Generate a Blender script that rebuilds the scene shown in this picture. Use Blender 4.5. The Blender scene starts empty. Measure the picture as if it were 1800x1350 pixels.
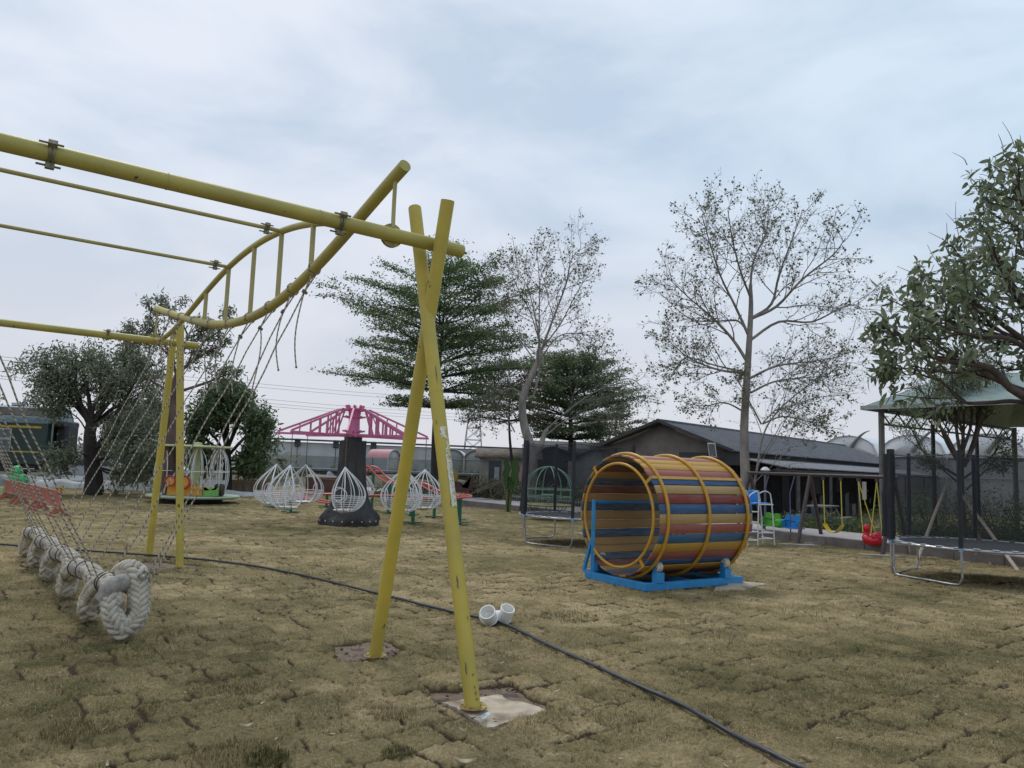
import bpy, math, random
import numpy as np
from mathutils import Vector, Matrix
rad = math.radians
# ------------------------------------------------------------ camera, sky, sun, exposure
S = bpy.context.scene
H = 1.7; FPX = 1352.0; RHO = rad(2.0)
PITCH = math.atan(144 * math.cos(RHO) / FPX)
_F = np.array([0, math.cos(PITCH), math.sin(PITCH)]); _U = np.array([0, -math.sin(PITCH), math.cos(PITCH)]); _R = np.array([1, 0, 0.])
RR = _R * math.cos(RHO) + _U * math.sin(RHO); UU = -_R * math.sin(RHO) + _U * math.cos(RHO); FF = _F
CAM = np.array([0, 0, H])
cd = bpy.data.cameras.new("camera"); cam = bpy.data.objects.new("camera", cd); S.collection.objects.link(cam)
cd.sensor_width = 36; cd.lens = 36 * FPX / 1800; cd.clip_end = 5000; cd.clip_start = 0.05
cam.matrix_world = Matrix(((RR[0], UU[0], -FF[0], 0), (RR[1], UU[1], -FF[1], 0), (RR[2], UU[2], -FF[2], H), (0, 0, 0, 1)))
S.camera = cam
S.view_settings.view_transform = 'Standard'; S.view_settings.look = 'None'; S.view_settings.exposure = 0.10; S.view_settings.gamma = 1
SUN_EL = 58; SUN_AZ = -25      # azimuth measured from +Y towards +X
W = bpy.data.worlds.new("World"); S.world = W; W.use_nodes = True
wn = W.node_tree; wn.nodes.clear(); N = wn.nodes.new; Lk = wn.links.new
out = N("ShaderNodeOutputWorld")
sky = N("ShaderNodeTexSky"); sky.sky_type = 'NISHITA'; sky.sun_disc = False; sky.sun_elevation = rad(SUN_EL); sky.sun_rotation = rad(SUN_AZ)
bg1 = N("ShaderNodeBackground"); bg1.inputs[1].default_value = 0.05; Lk(sky.outputs[0], bg1.inputs[0])
tc = N("ShaderNodeTexCoord")
mp = N("ShaderNodeMapping"); mp.inputs['Scale'].default_value = (1.0, 1.0, 2.6); mp.inputs['Rotation'].default_value = (0.15, 0.25, 0.5); Lk(tc.outputs['Generated'], mp.inputs[0])
n1 = N("ShaderNodeTexNoise"); n1.inputs['Scale'].default_value = 2.7; n1.inputs['Detail'].default_value = 6; n1.inputs['Roughness'].default_value = 0.52; n1.inputs['Distortion'].default_value = 0.3; Lk(mp.outputs[0], n1.inputs[0])
r1 = N("ShaderNodeValToRGB"); r1.color_ramp.elements[0].position = 0.39; r1.color_ramp.elements[0].color = (0.53, 0.625, 0.76, 1)
r1.color_ramp.elements[1].position = 0.62; r1.color_ramp.elements[1].color = (0.75, 0.80, 0.895, 1)
e = r1.color_ramp.elements.new(0.5); e.color = (0.65, 0.72, 0.83, 1)
Lk(n1.outputs[0], r1.inputs[0])
# slow blue drift towards the right of the sky, whiter low down
sx = N("ShaderNodeSeparateXYZ"); Lk(tc.outputs['Generated'], sx.inputs[0])
mr = N("ShaderNodeMapRange"); mr.inputs[1].default_value = -0.1; mr.inputs[2].default_value = 0.65; Lk(sx.outputs[0], mr.inputs[0])
mx = N("ShaderNodeMix"); mx.data_type = 'RGBA'; mx.blend_type = 'MULTIPLY'; Lk(mr.outputs[0], mx.inputs[0]); Lk(r1.outputs[0], mx.inputs[6]); mx.inputs[7].default_value = (0.80, 0.93, 0.985, 1)
mz = N("ShaderNodeMapRange"); mz.inputs[1].default_value = 0.36; mz.inputs[2].default_value = 0.0; Lk(sx.outputs[2], mz.inputs[0])
mx2 = N("ShaderNodeMix"); mx2.data_type = 'RGBA'; Lk(mz.outputs[0], mx2.inputs[0]); Lk(mx.outputs[2], mx2.inputs[6]); mx2.inputs[7].default_value = (0.665, 0.67, 0.715, 1)
bg2 = N("ShaderNodeBackground"); bg2.inputs[1].default_value = 1.03; Lk(mx2.outputs[2], bg2.inputs[0])
ad = N("ShaderNodeMixShader"); ad.inputs[0].default_value = 0.94; Lk(bg1.outputs[0], ad.inputs[1]); Lk(bg2.outputs[0], ad.inputs[2]); Lk(ad.outputs[0], out.inputs[0])
sl = bpy.data.lights.new("sun", 'SUN'); sl.energy = 1.2; sl.angle = rad(14); sl.color = (1.0, 0.96, 0.9)
so = bpy.data.objects.new("sun", sl); S.collection.objects.link(so)
sd = Vector((math.sin(rad(SUN_AZ)) * math.cos(rad(SUN_EL)), math.cos(rad(SUN_AZ)) * math.cos(rad(SUN_EL)), math.sin(rad(SUN_EL))))
so.rotation_euler = sd.to_track_quat('Z', 'Y').to_euler(); so.location = (0, 0, 30)

# ------------------------------------------------------------ pixel <-> place helpers (photo pixels, 1800 wide)
def ray(x, y): return RR * (x - 900) / FPX + UU * (675 - y) / FPX + FF
def G(x, y, z=0.0):
    r = ray(x, y); return CAM + r * (z - H) / r[2]
def P(x, y, Y):
    r = ray(x, y); return CAM + r * Y / r[1]
def V(*a): return np.array(a, float)
def nrm(v):
    v = np.asarray(v, float); return v / max(1e-9, np.linalg.norm(v))

# ------------------------------------------------------------ objects
COL = S.collection
ORG = {}
def thing(name, label, cat, loc=(0, 0, 0), group=None, kind=None):
    o = bpy.data.objects.new(name, None); COL.objects.link(o); o.location = tuple(loc); o.empty_display_size = 0.2
    ORG[o.name] = np.array(loc, float); tag(o, label, cat, group, kind); return o
def tag(o, label=None, cat=None, group=None, kind=None):
    if label: o['label'] = label
    if cat: o['category'] = cat
    if group: o['group'] = group
    if kind: o['kind'] = kind
    return o
def copy_tree(root, loc, rotz=0.0, label=None, scale=None):
    def cp(o, par):
        c = o.copy(); COL.objects.link(c); c.parent = par
        for ch in list(o.children): cp(ch, c)
        return c
    r = cp(root, None); r.location = tuple(loc); r.rotation_euler = (0, 0, rotz)
    if scale is not None: r.scale = (scale,) * 3 if np.isscalar(scale) else scale
    if label: r['label'] = label
    return r

class MB:
    def __init__(s): s.v = []; s.q = []; s.t = []; s.n = 0; s.quv = []; s.tuv = []; s.col = []
    def add(s, v, q=None, t=None, quv=None, tuv=None, col=0.0):
        v = np.asarray(v, float).reshape(-1, 3)
        s.v.append(v)
        if q is not None and len(q):
            q = np.asarray(q, int).reshape(-1, 4); s.q.append(q + s.n); s.quv.append(np.zeros((len(q), 4, 2)) if quv is None else np.asarray(quv))
        if t is not None and len(t):
            t = np.asarray(t, int).reshape(-1, 3); s.t.append(t + s.n); s.tuv.append(np.zeros((len(t), 3, 2)) if tuv is None else np.asarray(tuv))
        c = np.asarray(col, float)
        s.col.append(np.full(len(v), float(c)) if c.ndim == 0 else c)
        s.n += len(v)
    # oriented box: centre c, half sizes h, axes rows of R
    def box(s, c, size, R=None, col=0.0, bev=0.0):
        R = np.eye(3) if R is None else np.asarray(R, float); h = np.asarray(size, float) / 2
        if bev <= 0:
            pts = [[x, y, z] for z in (-1, 1) for y in (-1, 1) for x in (-1, 1)]
            v = (np.array(pts) * h) @ R + c
            s.add(v, [[0, 2, 3, 1], [4, 5, 7, 6], [0, 1, 5, 4], [2, 6, 7, 3], [0, 4, 6, 2], [1, 3, 7, 5]], col=col); return
        b = min(bev, h.min() * 0.9)
        vs = []; idx = {}
        for sx_ in (-1, 1):
            for sy_ in (-1, 1):
                for sz_ in (-1, 1):
                    for ax in range(3):
                        p = np.array([sx_, sy_, sz_]) * (h - b); p[ax] = [sx_, sy_, sz_][ax] * h[ax]
                        idx[(sx_, sy_, sz_, ax)] = len(vs); vs.append(p)
        q = []; t = []
        for ax in range(3):
            o1, o2 = [(1, 2), (2, 0), (0, 1)][ax]
            for sg in (-1, 1):
                def key(a, b_):
                    k = [0, 0, 0]; k[ax] = sg; k[o1] = a; k[o2] = b_; return idx[tuple(k) + (ax,)]
                f = [key(-1, -1), key(1, -1), key(1, 1), key(-1, 1)]
                q.append(f if sg > 0 else f[::-1])
        for ax in range(3):      # edges parallel to ax
            o1, o2 = [(1, 2), (2, 0), (0, 1)][ax]
            for a in (-1, 1):
                for b_ in (-1, 1):
                    def k2(sg, fa):
                        k = [0, 0, 0]; k[ax] = sg; k[o1] = a; k[o2] = b_; return idx[tuple(k) + (fa,)]
                    f = [k2(-1, o1), k2(1, o1), k2(1, o2), k2(-1, o2)]
                    q.append(f if a * b_ < 0 else f[::-1])
        for a in (-1, 1):
            for b_ in (-1, 1):
                for c_ in (-1, 1):
                    f = [idx[(a, b_, c_, 0)], idx[(a, b_, c_, 1)], idx[(a, b_, c_, 2)]]
                    t.append(f if a * b_ * c_ > 0 else f[::-1])
        s.add(np.array(vs) @ R + c, q, t, col=col)
    def beam(s, a, b, w, h, up=(0, 0, 1), col=0.0, bev=0.0):
        a = np.asarray(a, float); b = np.asarray(b, float); x = nrm(b - a); up = np.asarray(up, float)
        if abs(x @ nrm(up)) > 0.98: up = np.array([1., 0, 0])
        y = nrm(np.cross(up, x)); z = np.cross(x, y)
        s.box((a + b) / 2, (np.linalg.norm(b - a), w, h), np.array([x, y, z]), col=col, bev=bev)
    def tube(s, pts, r, n=8, caps=True, col=0.0, flat=None):
        pts = np.asarray(pts, float); m = len(pts); r = np.broadcast_to(np.asarray(r, float), (m,))
        tg = np.gradient(pts, axis=0); tg /= np.maximum(np.linalg.norm(tg, axis=1), 1e-9)[:, None]
        u = np.cross(tg[0], [0, 0, 1.]);
        if np.linalg.norm(u) < 0.1: u = np.cross(tg[0], [0, 1., 0])
        u = nrm(u); fr = []
        for i in range(m):
            u = nrm(u - tg[i] * (u @ tg[i])); fr.append(u)
        Uv = np.array(fr); Vv = np.cross(tg, Uv)
        a = np.arange(n) * 2 * math.pi / n
        ring = pts[:, None, :] + (np.cos(a)[None, :, None] * Uv[:, None, :] + np.sin(a)[None, :, None] * Vv[:, None, :] * (1 if flat is None else flat)) * r[:, None, None]
        v = ring.reshape(-1, 3)
        i = np.arange(m - 1)[:, None] * n; j = np.arange(n)[None, :]; j2 = (j + 1) % n
        q = np.stack([i + j, i + j2, i + n + j2, i + n + j], -1).reshape(-1, 4)
        L = np.concatenate([[0], np.cumsum(np.linalg.norm(np.diff(pts, axis=0), axis=1))])
        uu = np.arange(n + 1) / n
        l0 = np.repeat(L[:-1], n); l1 = np.repeat(L[1:], n); ua = np.tile(uu[:-1], m - 1); ub = np.tile(uu[1:], m - 1)
        quv = np.stack([np.stack([ua, l0], -1), np.stack([ub, l0], -1), np.stack([ub, l1], -1), np.stack([ua, l1], -1)], 1)
        base = s.n
        s.add(v, q, quv=quv, col=col)
        if caps and n > 3:
            for k, rev in ((0, True), (m - 1, False)):
                ids = np.arange(n) + k * n
                cen = s.n; s.add([pts[k]], col=col if np.ndim(col) == 0 else 0.0)
                tt = np.stack([ids + base, np.roll(ids, -1) + base, np.full(n, cen)], -1)
                if rev: tt = tt[:, ::-1]
                s.t.append(tt); s.tuv.append(np.zeros((n, 3, 2)))
    def lathe(s, prof, c, n=16, R=None, col=0.0, a0=0, a1=2 * math.pi):
        prof = np.asarray(prof, float); m = len(prof); R = np.eye(3) if R is None else np.asarray(R, float)
        full = abs(a1 - a0 - 2 * math.pi) < 1e-6; nn = n if full else n + 1
        a = a0 + np.arange(nn) * (a1 - a0) / n
        v = np.stack([prof[:, None, 0] * np.cos(a), prof[:, None, 0] * np.sin(a), np.broadcast_to(prof[:, None, 1], (m, nn))], -1).reshape(-1, 3) @ R + c
        q = []
        for i in range(m - 1):
            for j in range(n):
                j2 = (j + 1) % nn; q.append([i * nn + j, i * nn + j2, (i + 1) * nn + j2, (i + 1) * nn + j])
        s.add(v, q, col=col)
    def ball(s, c, r, n=12, m=8, R=None, col=0.0):
        th = np.linspace(-math.pi / 2 + 1e-3, math.pi / 2 - 1e-3, m + 1)
        r = np.broadcast_to(np.asarray(r, float), (3,))
        a = np.arange(n) * 2 * math.pi / n
        v = np.stack([np.cos(th)[:, None] * np.cos(a) * r[0], np.cos(th)[:, None] * np.sin(a) * r[1], np.repeat(np.sin(th)[:, None], n, 1) * r[2]], -1).reshape(-1, 3)
        if R is not None: v = v @ np.asarray(R)
        q = [[i * n + j, i * n + (j + 1) % n, (i + 1) * n + (j + 1) % n, (i + 1) * n + j] for i in range(m) for j in range(n)]
        s.add(v + np.asarray(c, float), q, col=col)
    def sheet(s, p, col=0.0, thick=0.0):      # p: (m,n,3) grid
        p = np.asarray(p, float); m, n = p.shape[:2]
        i = np.arange(m - 1)[:, None] * n; j = np.arange(n - 1)[None, :]
        q = np.stack([i + j, i + j + 1, i + n + j + 1, i + n + j], -1).reshape(-1, 4)
        uu, vv = np.meshgrid(np.linspace(0, 1, n), np.linspace(0, 1, m)); uv = np.stack([uu, vv], -1).reshape(-1, 2)
        if thick <= 0: s.add(p.reshape(-1, 3), q, quv=uv[q], col=col); return
        nn = nrm(np.cross(p[0, -1] - p[0, 0], p[-1, 0] - p[0, 0])) * thick
        s.add(p.reshape(-1, 3), q, quv=uv[q], col=col); s.add((p - nn).reshape(-1, 3), q[:, ::-1], quv=uv[q[:, ::-1]], col=col)
        k = m * n; a = s.n - 2 * k
        ed = [(x, x + 1) for x in range(n - 1)] + [((m - 1) * n + x + 1, (m - 1) * n + x) for x in range(n - 1)] + [((y + 1) * n, y * n) for y in range(m - 1)] + [(y * n + n - 1, (y + 1) * n + n - 1) for y in range(m - 1)]
        s.q.append(np.array([[a + y, a + x, a + k + x, a + k + y] for x, y in ed])); s.quv.append(np.zeros((len(ed), 4, 2)))
    def prism(s, poly, c, ex, ey, ez, depth, col=0.0):   # 2D outline in ex/ey, extruded along ez
        poly = np.asarray(poly, float); n = len(poly); ex, ey, ez, c = map(lambda a: np.asarray(a, float), (ex, ey, ez, c))
        b = c + poly[:, :1] * ex + poly[:, 1:] * ey; v = np.concatenate([b, b + ez * depth, [b.mean(0)], [b.mean(0) + ez * depth]])
        q = [[i, (i + 1) % n, n + (i + 1) % n, n + i] for i in range(n)]
        t = [[(i + 1) % n, i, 2 * n] for i in range(n)] + [[n + i, n + (i + 1) % n, 2 * n + 1] for i in range(n)]
        s.add(v, q, t, col=col)
    def build(s, name, mat, parent=None, smooth=True, ang=40):
        v = np.concatenate(s.v); q = np.concatenate(s.q) if s.q else np.zeros((0, 4), int); t = np.concatenate(s.t) if s.t else np.zeros((0, 3), int)
        porg = ORG[parent.name] if parent is not None else np.zeros(3)
        if parent is not None: org = (v.min(0) + v.max(0)) / 2
        else: org = (v.min(0) + v.max(0)) / 2; org[2] = v[:, 2].min()
        me = bpy.data.meshes.new(name)
        me.vertices.add(len(v)); me.vertices.foreach_set('co', (v - org).astype(np.float32).ravel())
        nl = len(q) * 4 + len(t) * 3
        me.loops.add(nl); me.loops.foreach_set('vertex_index', np.concatenate([q.ravel(), t.ravel()]).astype(np.int32))
        me.polygons.add(len(q) + len(t))
        st = np.concatenate([np.arange(len(q)) * 4, len(q) * 4 + np.arange(len(t)) * 3]).astype(np.int32)
        me.polygons.foreach_set('loop_start', st)
        uv = np.concatenate([np.concatenate(s.quv).reshape(-1, 2) if s.quv else np.zeros((0, 2)), np.concatenate(s.tuv).reshape(-1, 2) if s.tuv else np.zeros((0, 2))])
        ul = me.uv_layers.new(name='UVMap'); ul.data.foreach_set('uv', uv.astype(np.float32).ravel())
        at = me.attributes.new('val', 'FLOAT', 'POINT'); at.data.foreach_set('value', np.concatenate(s.col).astype(np.float32))
        me.update(calc_edges=True); me.validate()
        if smooth:
            me.polygons.foreach_set('use_smooth', [True] * len(me.polygons))
            if ang < 180: me.set_sharp_from_angle(angle=rad(ang))
        me.materials.append(mat)
        o = bpy.data.objects.new(name, me); COL.objects.link(o)
        o.location = tuple(org - porg)
        if parent is not None: o.parent = parent
        ORG[o.name] = org
        return o

# ------------------------------------------------------------ materials
MATS = {}
def mat(key, c1, c2=None, scale=6.0, rough=0.6, bump=0.0, bscale=None, metal=0.0, spots=None, sscale=40, sth=0.72, stretch=None, detail=4, spec=0.5, sheen=0, bdist=0.01, dirt=None, lo=0.35, hi=0.65, sw=0.02):
    if key in MATS: return MATS[key]
    m = bpy.data.materials.new(key); m.use_nodes = True; nt = m.node_tree; b = nt.nodes['Principled BSDF']; N = nt.nodes.new; L = nt.links.new
    b.inputs['Roughness'].default_value = rough; b.inputs['Metallic'].default_value = metal; b.inputs['Specular IOR Level'].default_value = spec
    c2 = c2 or tuple(x * 0.7 for x in c1)
    tc = N('ShaderNodeTexCoord'); mp = N('ShaderNodeMapping'); L(tc.outputs['Object'], mp.inputs[0])
    if stretch: mp.inputs['Scale'].default_value = stretch
    n = N('ShaderNodeTexNoise'); n.inputs['Scale'].default_value = scale; n.inputs['Detail'].default_value = detail; n.inputs['Roughness'].default_value = 0.6; L(mp.outputs[0], n.inputs[0])
    cr = N('ShaderNodeValToRGB'); cr.color_ramp.elements[0].position = lo; cr.color_ramp.elements[1].position = hi
    cr.color_ramp.elements[0].color = (*c2, 1); cr.color_ramp.elements[1].color = (*c1, 1); L(n.outputs[0], cr.inputs[0]); colo = cr.outputs[0]
    if spots:
        n2 = N('ShaderNodeTexNoise'); n2.inputs['Scale'].default_value = sscale; n2.inputs['Detail'].default_value = 3; L(tc.outputs['Object'], n2.inputs[0])
        r2 = N('ShaderNodeValToRGB'); r2.color_ramp.elements[0].position = sth - sw; r2.color_ramp.elements[1].position = sth + sw; L(n2.outputs[0], r2.inputs[0])
        mx = N('ShaderNodeMix'); mx.data_type = 'RGBA'; L(r2.outputs[0], mx.inputs[0]); L(colo, mx.inputs[6]); mx.inputs[7].default_value = (*spots, 1); colo = mx.outputs[2]
    L(colo, b.inputs['Base Color'])
    if bump:
        nb = N('ShaderNodeTexNoise'); nb.inputs['Scale'].default_value = bscale or scale * 4; nb.inputs['Detail'].default_value = 5; L(mp.outputs[0], nb.inputs[0])
        bp = N('ShaderNodeBump'); bp.inputs['Strength'].default_value = bump; bp.inputs['Distance'].default_value = bdist; L(nb.outputs[0], bp.inputs['Height']); L(bp.outputs[0], b.inputs['Normal'])
    MATS[key] = m; return m
def leafmat(key, c1, c2, rough=0.55, trans=0.25, c3=None):
    m = bpy.data.materials.new(key); m.use_nodes = True; nt = m.node_tree; b = nt.nodes['Principled BSDF']; N = nt.nodes.new; L = nt.links.new
    at = N('ShaderNodeAttribute'); at.attribute_name = 'val'
    cr = N('ShaderNodeValToRGB'); cr.color_ramp.elements[0].color = (*c1, 1); cr.color_ramp.elements[1].color = (*c2, 1)
    cr.color_ramp.elements[1].position = 0.9
    if c3: e = cr.color_ramp.elements.new(0.97); e.color = (*c3, 1)
    L(at.outputs['Fac'], cr.inputs[0]); L(cr.outputs[0], b.inputs['Base Color']); b.inputs['Roughness'].default_value = rough; b.inputs['Specular IOR Level'].default_value = 0.4
    tr = N('ShaderNodeBsdfTranslucent'); L(cr.outputs[0], tr.inputs[0]); ms = N('ShaderNodeMixShader'); ms.inputs[0].default_value = trans
    L(b.outputs[0], ms.inputs[1]); L(tr.outputs[0], ms.inputs[2]); L(ms.outputs[0], nt.nodes['Material Output'].inputs[0]); MATS[key] = m; return m
def valmat(key, stops, rough=0.6, bump=0.2, wear=0.35, const=True, stretch=(1, 1, 1), nscale=14, wearcol=(0.4, 0.36, 0.3), rotz=0.0):
    # colour picked by the 'val' attribute, worn by noise
    m = bpy.data.materials.new(key); m.use_nodes = True; nt = m.node_tree; b = nt.nodes['Principled BSDF']; N = nt.nodes.new; L = nt.links.new
    at = N('ShaderNodeAttribute'); at.attribute_name = 'val'; cr = N('ShaderNodeValToRGB')
    if const: cr.color_ramp.interpolation = 'CONSTANT'
    while len(cr.color_ramp.elements) < len(stops): cr.color_ramp.elements.new(0.5)
    for e_, (p_, c_) in zip(cr.color_ramp.elements, stops): e_.position = p_; e_.color = (*c_, 1)
    L(at.outputs['Fac'], cr.inputs[0])
    tc = N('ShaderNodeTexCoord'); mp = N('ShaderNodeMapping'); mp.inputs['Scale'].default_value = stretch; m0 = N('ShaderNodeMapping'); m0.inputs['Rotation'].default_value = (0, 0, rotz); L(tc.outputs['Object'], m0.inputs[0]); L(m0.outputs[0], mp.inputs[0])
    n = N('ShaderNodeTexNoise'); n.inputs['Scale'].default_value = nscale; n.inputs['Detail'].default_value = 6; n.inputs['Roughness'].default_value = 0.65; L(mp.outputs[0], n.inputs[0])
    mr = N('ShaderNodeMapRange'); mr.inputs[1].default_value = 0.4; mr.inputs[2].default_value = 0.75; mr.inputs[4].default_value = wear; L(n.outputs[0], mr.inputs[0])
    mx = N('ShaderNodeMix'); mx.data_type = 'RGBA'; L(mr.outputs[0], mx.inputs[0]); L(cr.outputs[0], mx.inputs[6]); mx.inputs[7].default_value = (*wearcol, 1)
    L(mx.outputs[2], b.inputs['Base Color']); b.inputs['Roughness'].default_value = rough
    bp = N('ShaderNodeBump'); bp.inputs['Strength'].default_value = bump; bp.inputs['Distance'].default_value = 0.01; L(n.outputs[0], bp.inputs['Height']); L(bp.outputs[0], b.inputs['Normal'])
    MATS[key] = m; return m
def ropemat(key, c1, c2, pitch=0.05, strands=1.0):
    m = bpy.data.materials.new(key); m.use_nodes = True; nt = m.node_tree; b = nt.nodes['Principled BSDF']; N = nt.nodes.new; L = nt.links.new
    uv = N('ShaderNodeUVMap'); uv.uv_map = 'UVMap'; sp = N('ShaderNodeSeparateXYZ'); L(uv.outputs[0], sp.inputs[0])
    a = N('ShaderNodeMath'); a.operation = 'MULTIPLY_ADD'; L(sp.outputs[1], a.inputs[0]); a.inputs[1].default_value = 1 / pitch; L(sp.outputs[0], a.inputs[2])
    f = N('ShaderNodeMath'); f.operation = 'FRACT'; L(a.outputs[0], f.inputs[0])
    cr = N('ShaderNodeValToRGB'); el = cr.color_ramp.elements; el[0].position = 0; el[0].color = (*c2, 1); el[1].position = 0.38; el[1].color = (*c2, 1)
    e_ = el.new(0.46); e_.color = (*c1, 1); e_ = el.new(0.94); e_.color = (*c1, 1); e_ = el.new(1.0); e_.color = (*c2, 1)
    L(f.outputs[0], cr.inputs[0]); L(cr.outputs[0], b.inputs['Base Color']); b.inputs['Roughness'].default_value = 0.9; MATS[key] = m; return m

YEL = mat('yellow paint', (0.56, 0.43, 0.065), (0.43, 0.345, 0.070), 1.6, 0.5, 0.12, 60, spots=(0.10, 0.075, 0.045), sscale=9, sth=0.715, spec=0.45)
YELR = mat('shaded cream yellow paint', (0.43, 0.37, 0.14), (0.34, 0.295, 0.12), 2.5, 0.5, 0.08, 60, spots=(0.12, 0.11, 0.07), sscale=30, sth=0.73)  # cream toned down too: shade on struts and thin overhead pipes, in colour
STEEL = mat('zinc steel', (0.50, 0.51, 0.52), (0.33, 0.34, 0.35), 12, 0.38, 0.05, metal=0.85)
DSTEEL = mat('dark rusty bolt steel', (0.14, 0.12, 0.11), (0.07, 0.06, 0.055), 60, 0.6, metal=0.5)
BLACK = mat('black foam', (0.012, 0.014, 0.02), (0.02, 0.022, 0.03), 8, 0.6, 0.2)
WHITE = mat('white powder coat', (0.72, 0.73, 0.73), (0.6, 0.61, 0.62), 6, 0.4)
CONC = mat('concrete', (0.42, 0.38, 0.32), (0.27, 0.235, 0.195), 5, 0.9, 0.3, 60, detail=8)
DCONC = mat('dark concrete', (0.20, 0.185, 0.17), (0.13, 0.12, 0.11), 3, 0.9, 0.3, 50, detail=8)
BLUE = mat('blue paint', (0.03, 0.28, 0.60), (0.025, 0.22, 0.50), 5, 0.35, spots=(0.16, 0.10, 0.06), sscale=14, sth=0.70)
BARK_G = mat('pale grey bark', (0.30, 0.275, 0.245), (0.15, 0.135, 0.12), 4, 0.9, 0.5, 20, stretch=(1, 1, 0.35))
BARK_T = mat('grey twig bark', (0.22, 0.20, 0.19), (0.15, 0.135, 0.125), 4, 0.9)
BARK_D = mat('dark bark', (0.055, 0.045, 0.04), (0.03, 0.026, 0.024), 6, 0.95, 0.6, 30, stretch=(1, 1, 0.3))
BARK_R = mat('reddish brown bark', (0.16, 0.11, 0.09), (0.075, 0.05, 0.045), 5, 0.95, 0.7, 24, stretch=(1, 1, 0.3))
RNG = np.random.default_rng(7)
# ------------------------------------------------------------ the lawn of sod squares
UX = V(-.61, .7925, 0); DX = V(-.7925, -.61, 0)       # directions of the swing frame, also of the sod rows
def _h(ix, iy, s):
    n = (ix.astype(np.int64) * 374761393 + iy.astype(np.int64) * 668265263 + s * 974634777) & 0x7fffffff
    n = ((n ^ (n >> 13)) * 1274126177) & 0x7fffffff
    return ((n ^ (n >> 16)) & 0xffff) / 65535.0
def vn(x, y, s=0):
    ix = np.floor(x); iy = np.floor(y); fx = x - ix; fy = y - iy; fx = fx * fx * (3 - 2 * fx); fy = fy * fy * (3 - 2 * fy)
    a = _h(ix, iy, s); b = _h(ix + 1, iy, s); c = _h(ix, iy + 1, s); d = _h(ix + 1, iy + 1, s)
    return (a * (1 - fx) + b * fx) * (1 - fy) + (c * (1 - fx) + d * fx) * fy
def fbm(x, y, s=0, o=4):
    t = 0; a = 0.5; k = 1
    for i in range(o): t = t + a * vn(x * k, y * k, s + i * 17); a *= .5; k *= 2.03
    return t / (1 - .5 ** o)
def inpoly(x, y, poly):
    r = np.zeros(x.shape, bool); n = len(poly)
    for i in range(n):
        x1, y1 = poly[i][:2]; x2, y2 = poly[(i + 1) % n][:2]
        c = ((y1 > y) != (y2 > y)) & (x < (x2 - x1) * (y - y1) / (y2 - y1 + 1e-12) + x1); r ^= c
    return r
HOLES = [[G(734, 1210), G(887, 1200), G(982, 1243), G(850, 1284)],
         [G(562, 1132), G(679, 1118), G(705, 1140), G(668, 1158), G(598, 1162)],
         [G(228, 992), G(262, 985), G(345, 990), G(352, 996), G(262, 1003), G(225, 999)]]
TILE = 0.34
def sod(x, y):
    """height and crack mask of the lawn"""
    s = x * DX[0] + y * DX[1] + 0.10 * (fbm(x * .7, y * .7, 3) - .5); t = x * UX[0] + y * UX[1] + 0.12 * (fbm(x * .8, y * .8, 9) - .5)
    s = s + .05 * (vn(x * 7, y * 7, 5) - .5) + .03 * (vn(x * 23, y * 23, 15) - .5); t = t + .05 * (vn(x * 7, y * 7, 6) - .5) + .03 * (vn(x * 23, y * 23, 16) - .5)
    row = np.floor(t / TILE); s2 = s / TILE + _h(row, row * 0 + 3, 11)
    c = np.floor(s2); fs = (s2 - c) * TILE; ft = t - row * TILE
    es = np.minimum(fs, TILE - fs); et = np.minimum(ft, TILE - ft); ed = np.minimum(es, et)
    op = fbm(x * 1.9, y * 1.9, 21, 3)                      # where the joints have opened
    wd = np.clip((op - .52) * .10, 0, .008) * (1.6 * vn(x * 14, y * 14, 8))
    crack = np.clip(1.10 - (ed - wd) / (0.0075 + .0014 * y + wd * .25), 0, 1) * np.clip((.55 * op + .45 * vn(x * 6, y * 6, 10) - .43) * 9, 0, 1)
    hgt = (_h(c, row, 31) - .5) * .012 + (_h(c, row, 32) - .5) * .045 * (fs - TILE / 2) + (_h(c, row, 33) - .5) * .045 * (ft - TILE / 2)
    dome = .004 * (1 - np.exp(-ed / .03)) * np.clip((op - .38) * 7, .15, 1)
    z = hgt * np.clip(ed / .03, 0, 1) + dome + .05 * (fbm(x * .45, y * .45, 41) - .5) + .030 * (fbm(x * 6, y * 6, 43) - .5) + .016 * (vn(x * 24, y * 24, 44) - .5) + .010 * (vn(x * 55, y * 55, 45) - .5)
    rg = fbm(x * 2.3 + .6 * y, y * 4.2, 91, 4); crev = np.clip(1 - np.abs(rg - .5) / (.020 + .0012 * y), 0, 1) * np.clip((fbm(x * 1.7, y * 1.7, 95, 3) - .54) * 12, 0, 1); rg2 = fbm(x * 6.5, y * 10, 97, 3); cr2 = np.clip(1 - np.abs(rg2 - .5) / (.028 + .002 * y), 0, 1) * np.clip((fbm(x * 3.1, y * 3.1, 98, 3) - .50) * 8, 0, 1); crack = np.maximum(crack, np.maximum(crev, .8 * cr2))
    # small bare spots
    bare = np.clip((fbm(x * 2.6, y * 2.6, 61, 4) - .70) * 10, 0, 1) * vn(x * 30, y * 30, 46)
    z = z - .028 * crack - .012 * bare
    m = np.maximum(crack, bare * .8)
    for k, hp in enumerate(HOLES):
        wx = x + .26 * (fbm(x * 3.2, y * 3.2, 71) - .5); wy = y + .26 * (fbm(x * 3.2, y * 3.2, 72) - .5)
        i = inpoly(wx, wy, hp); z = np.where(i, -.045, z); m = np.where(i, 1, m)
    return z, m
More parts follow.
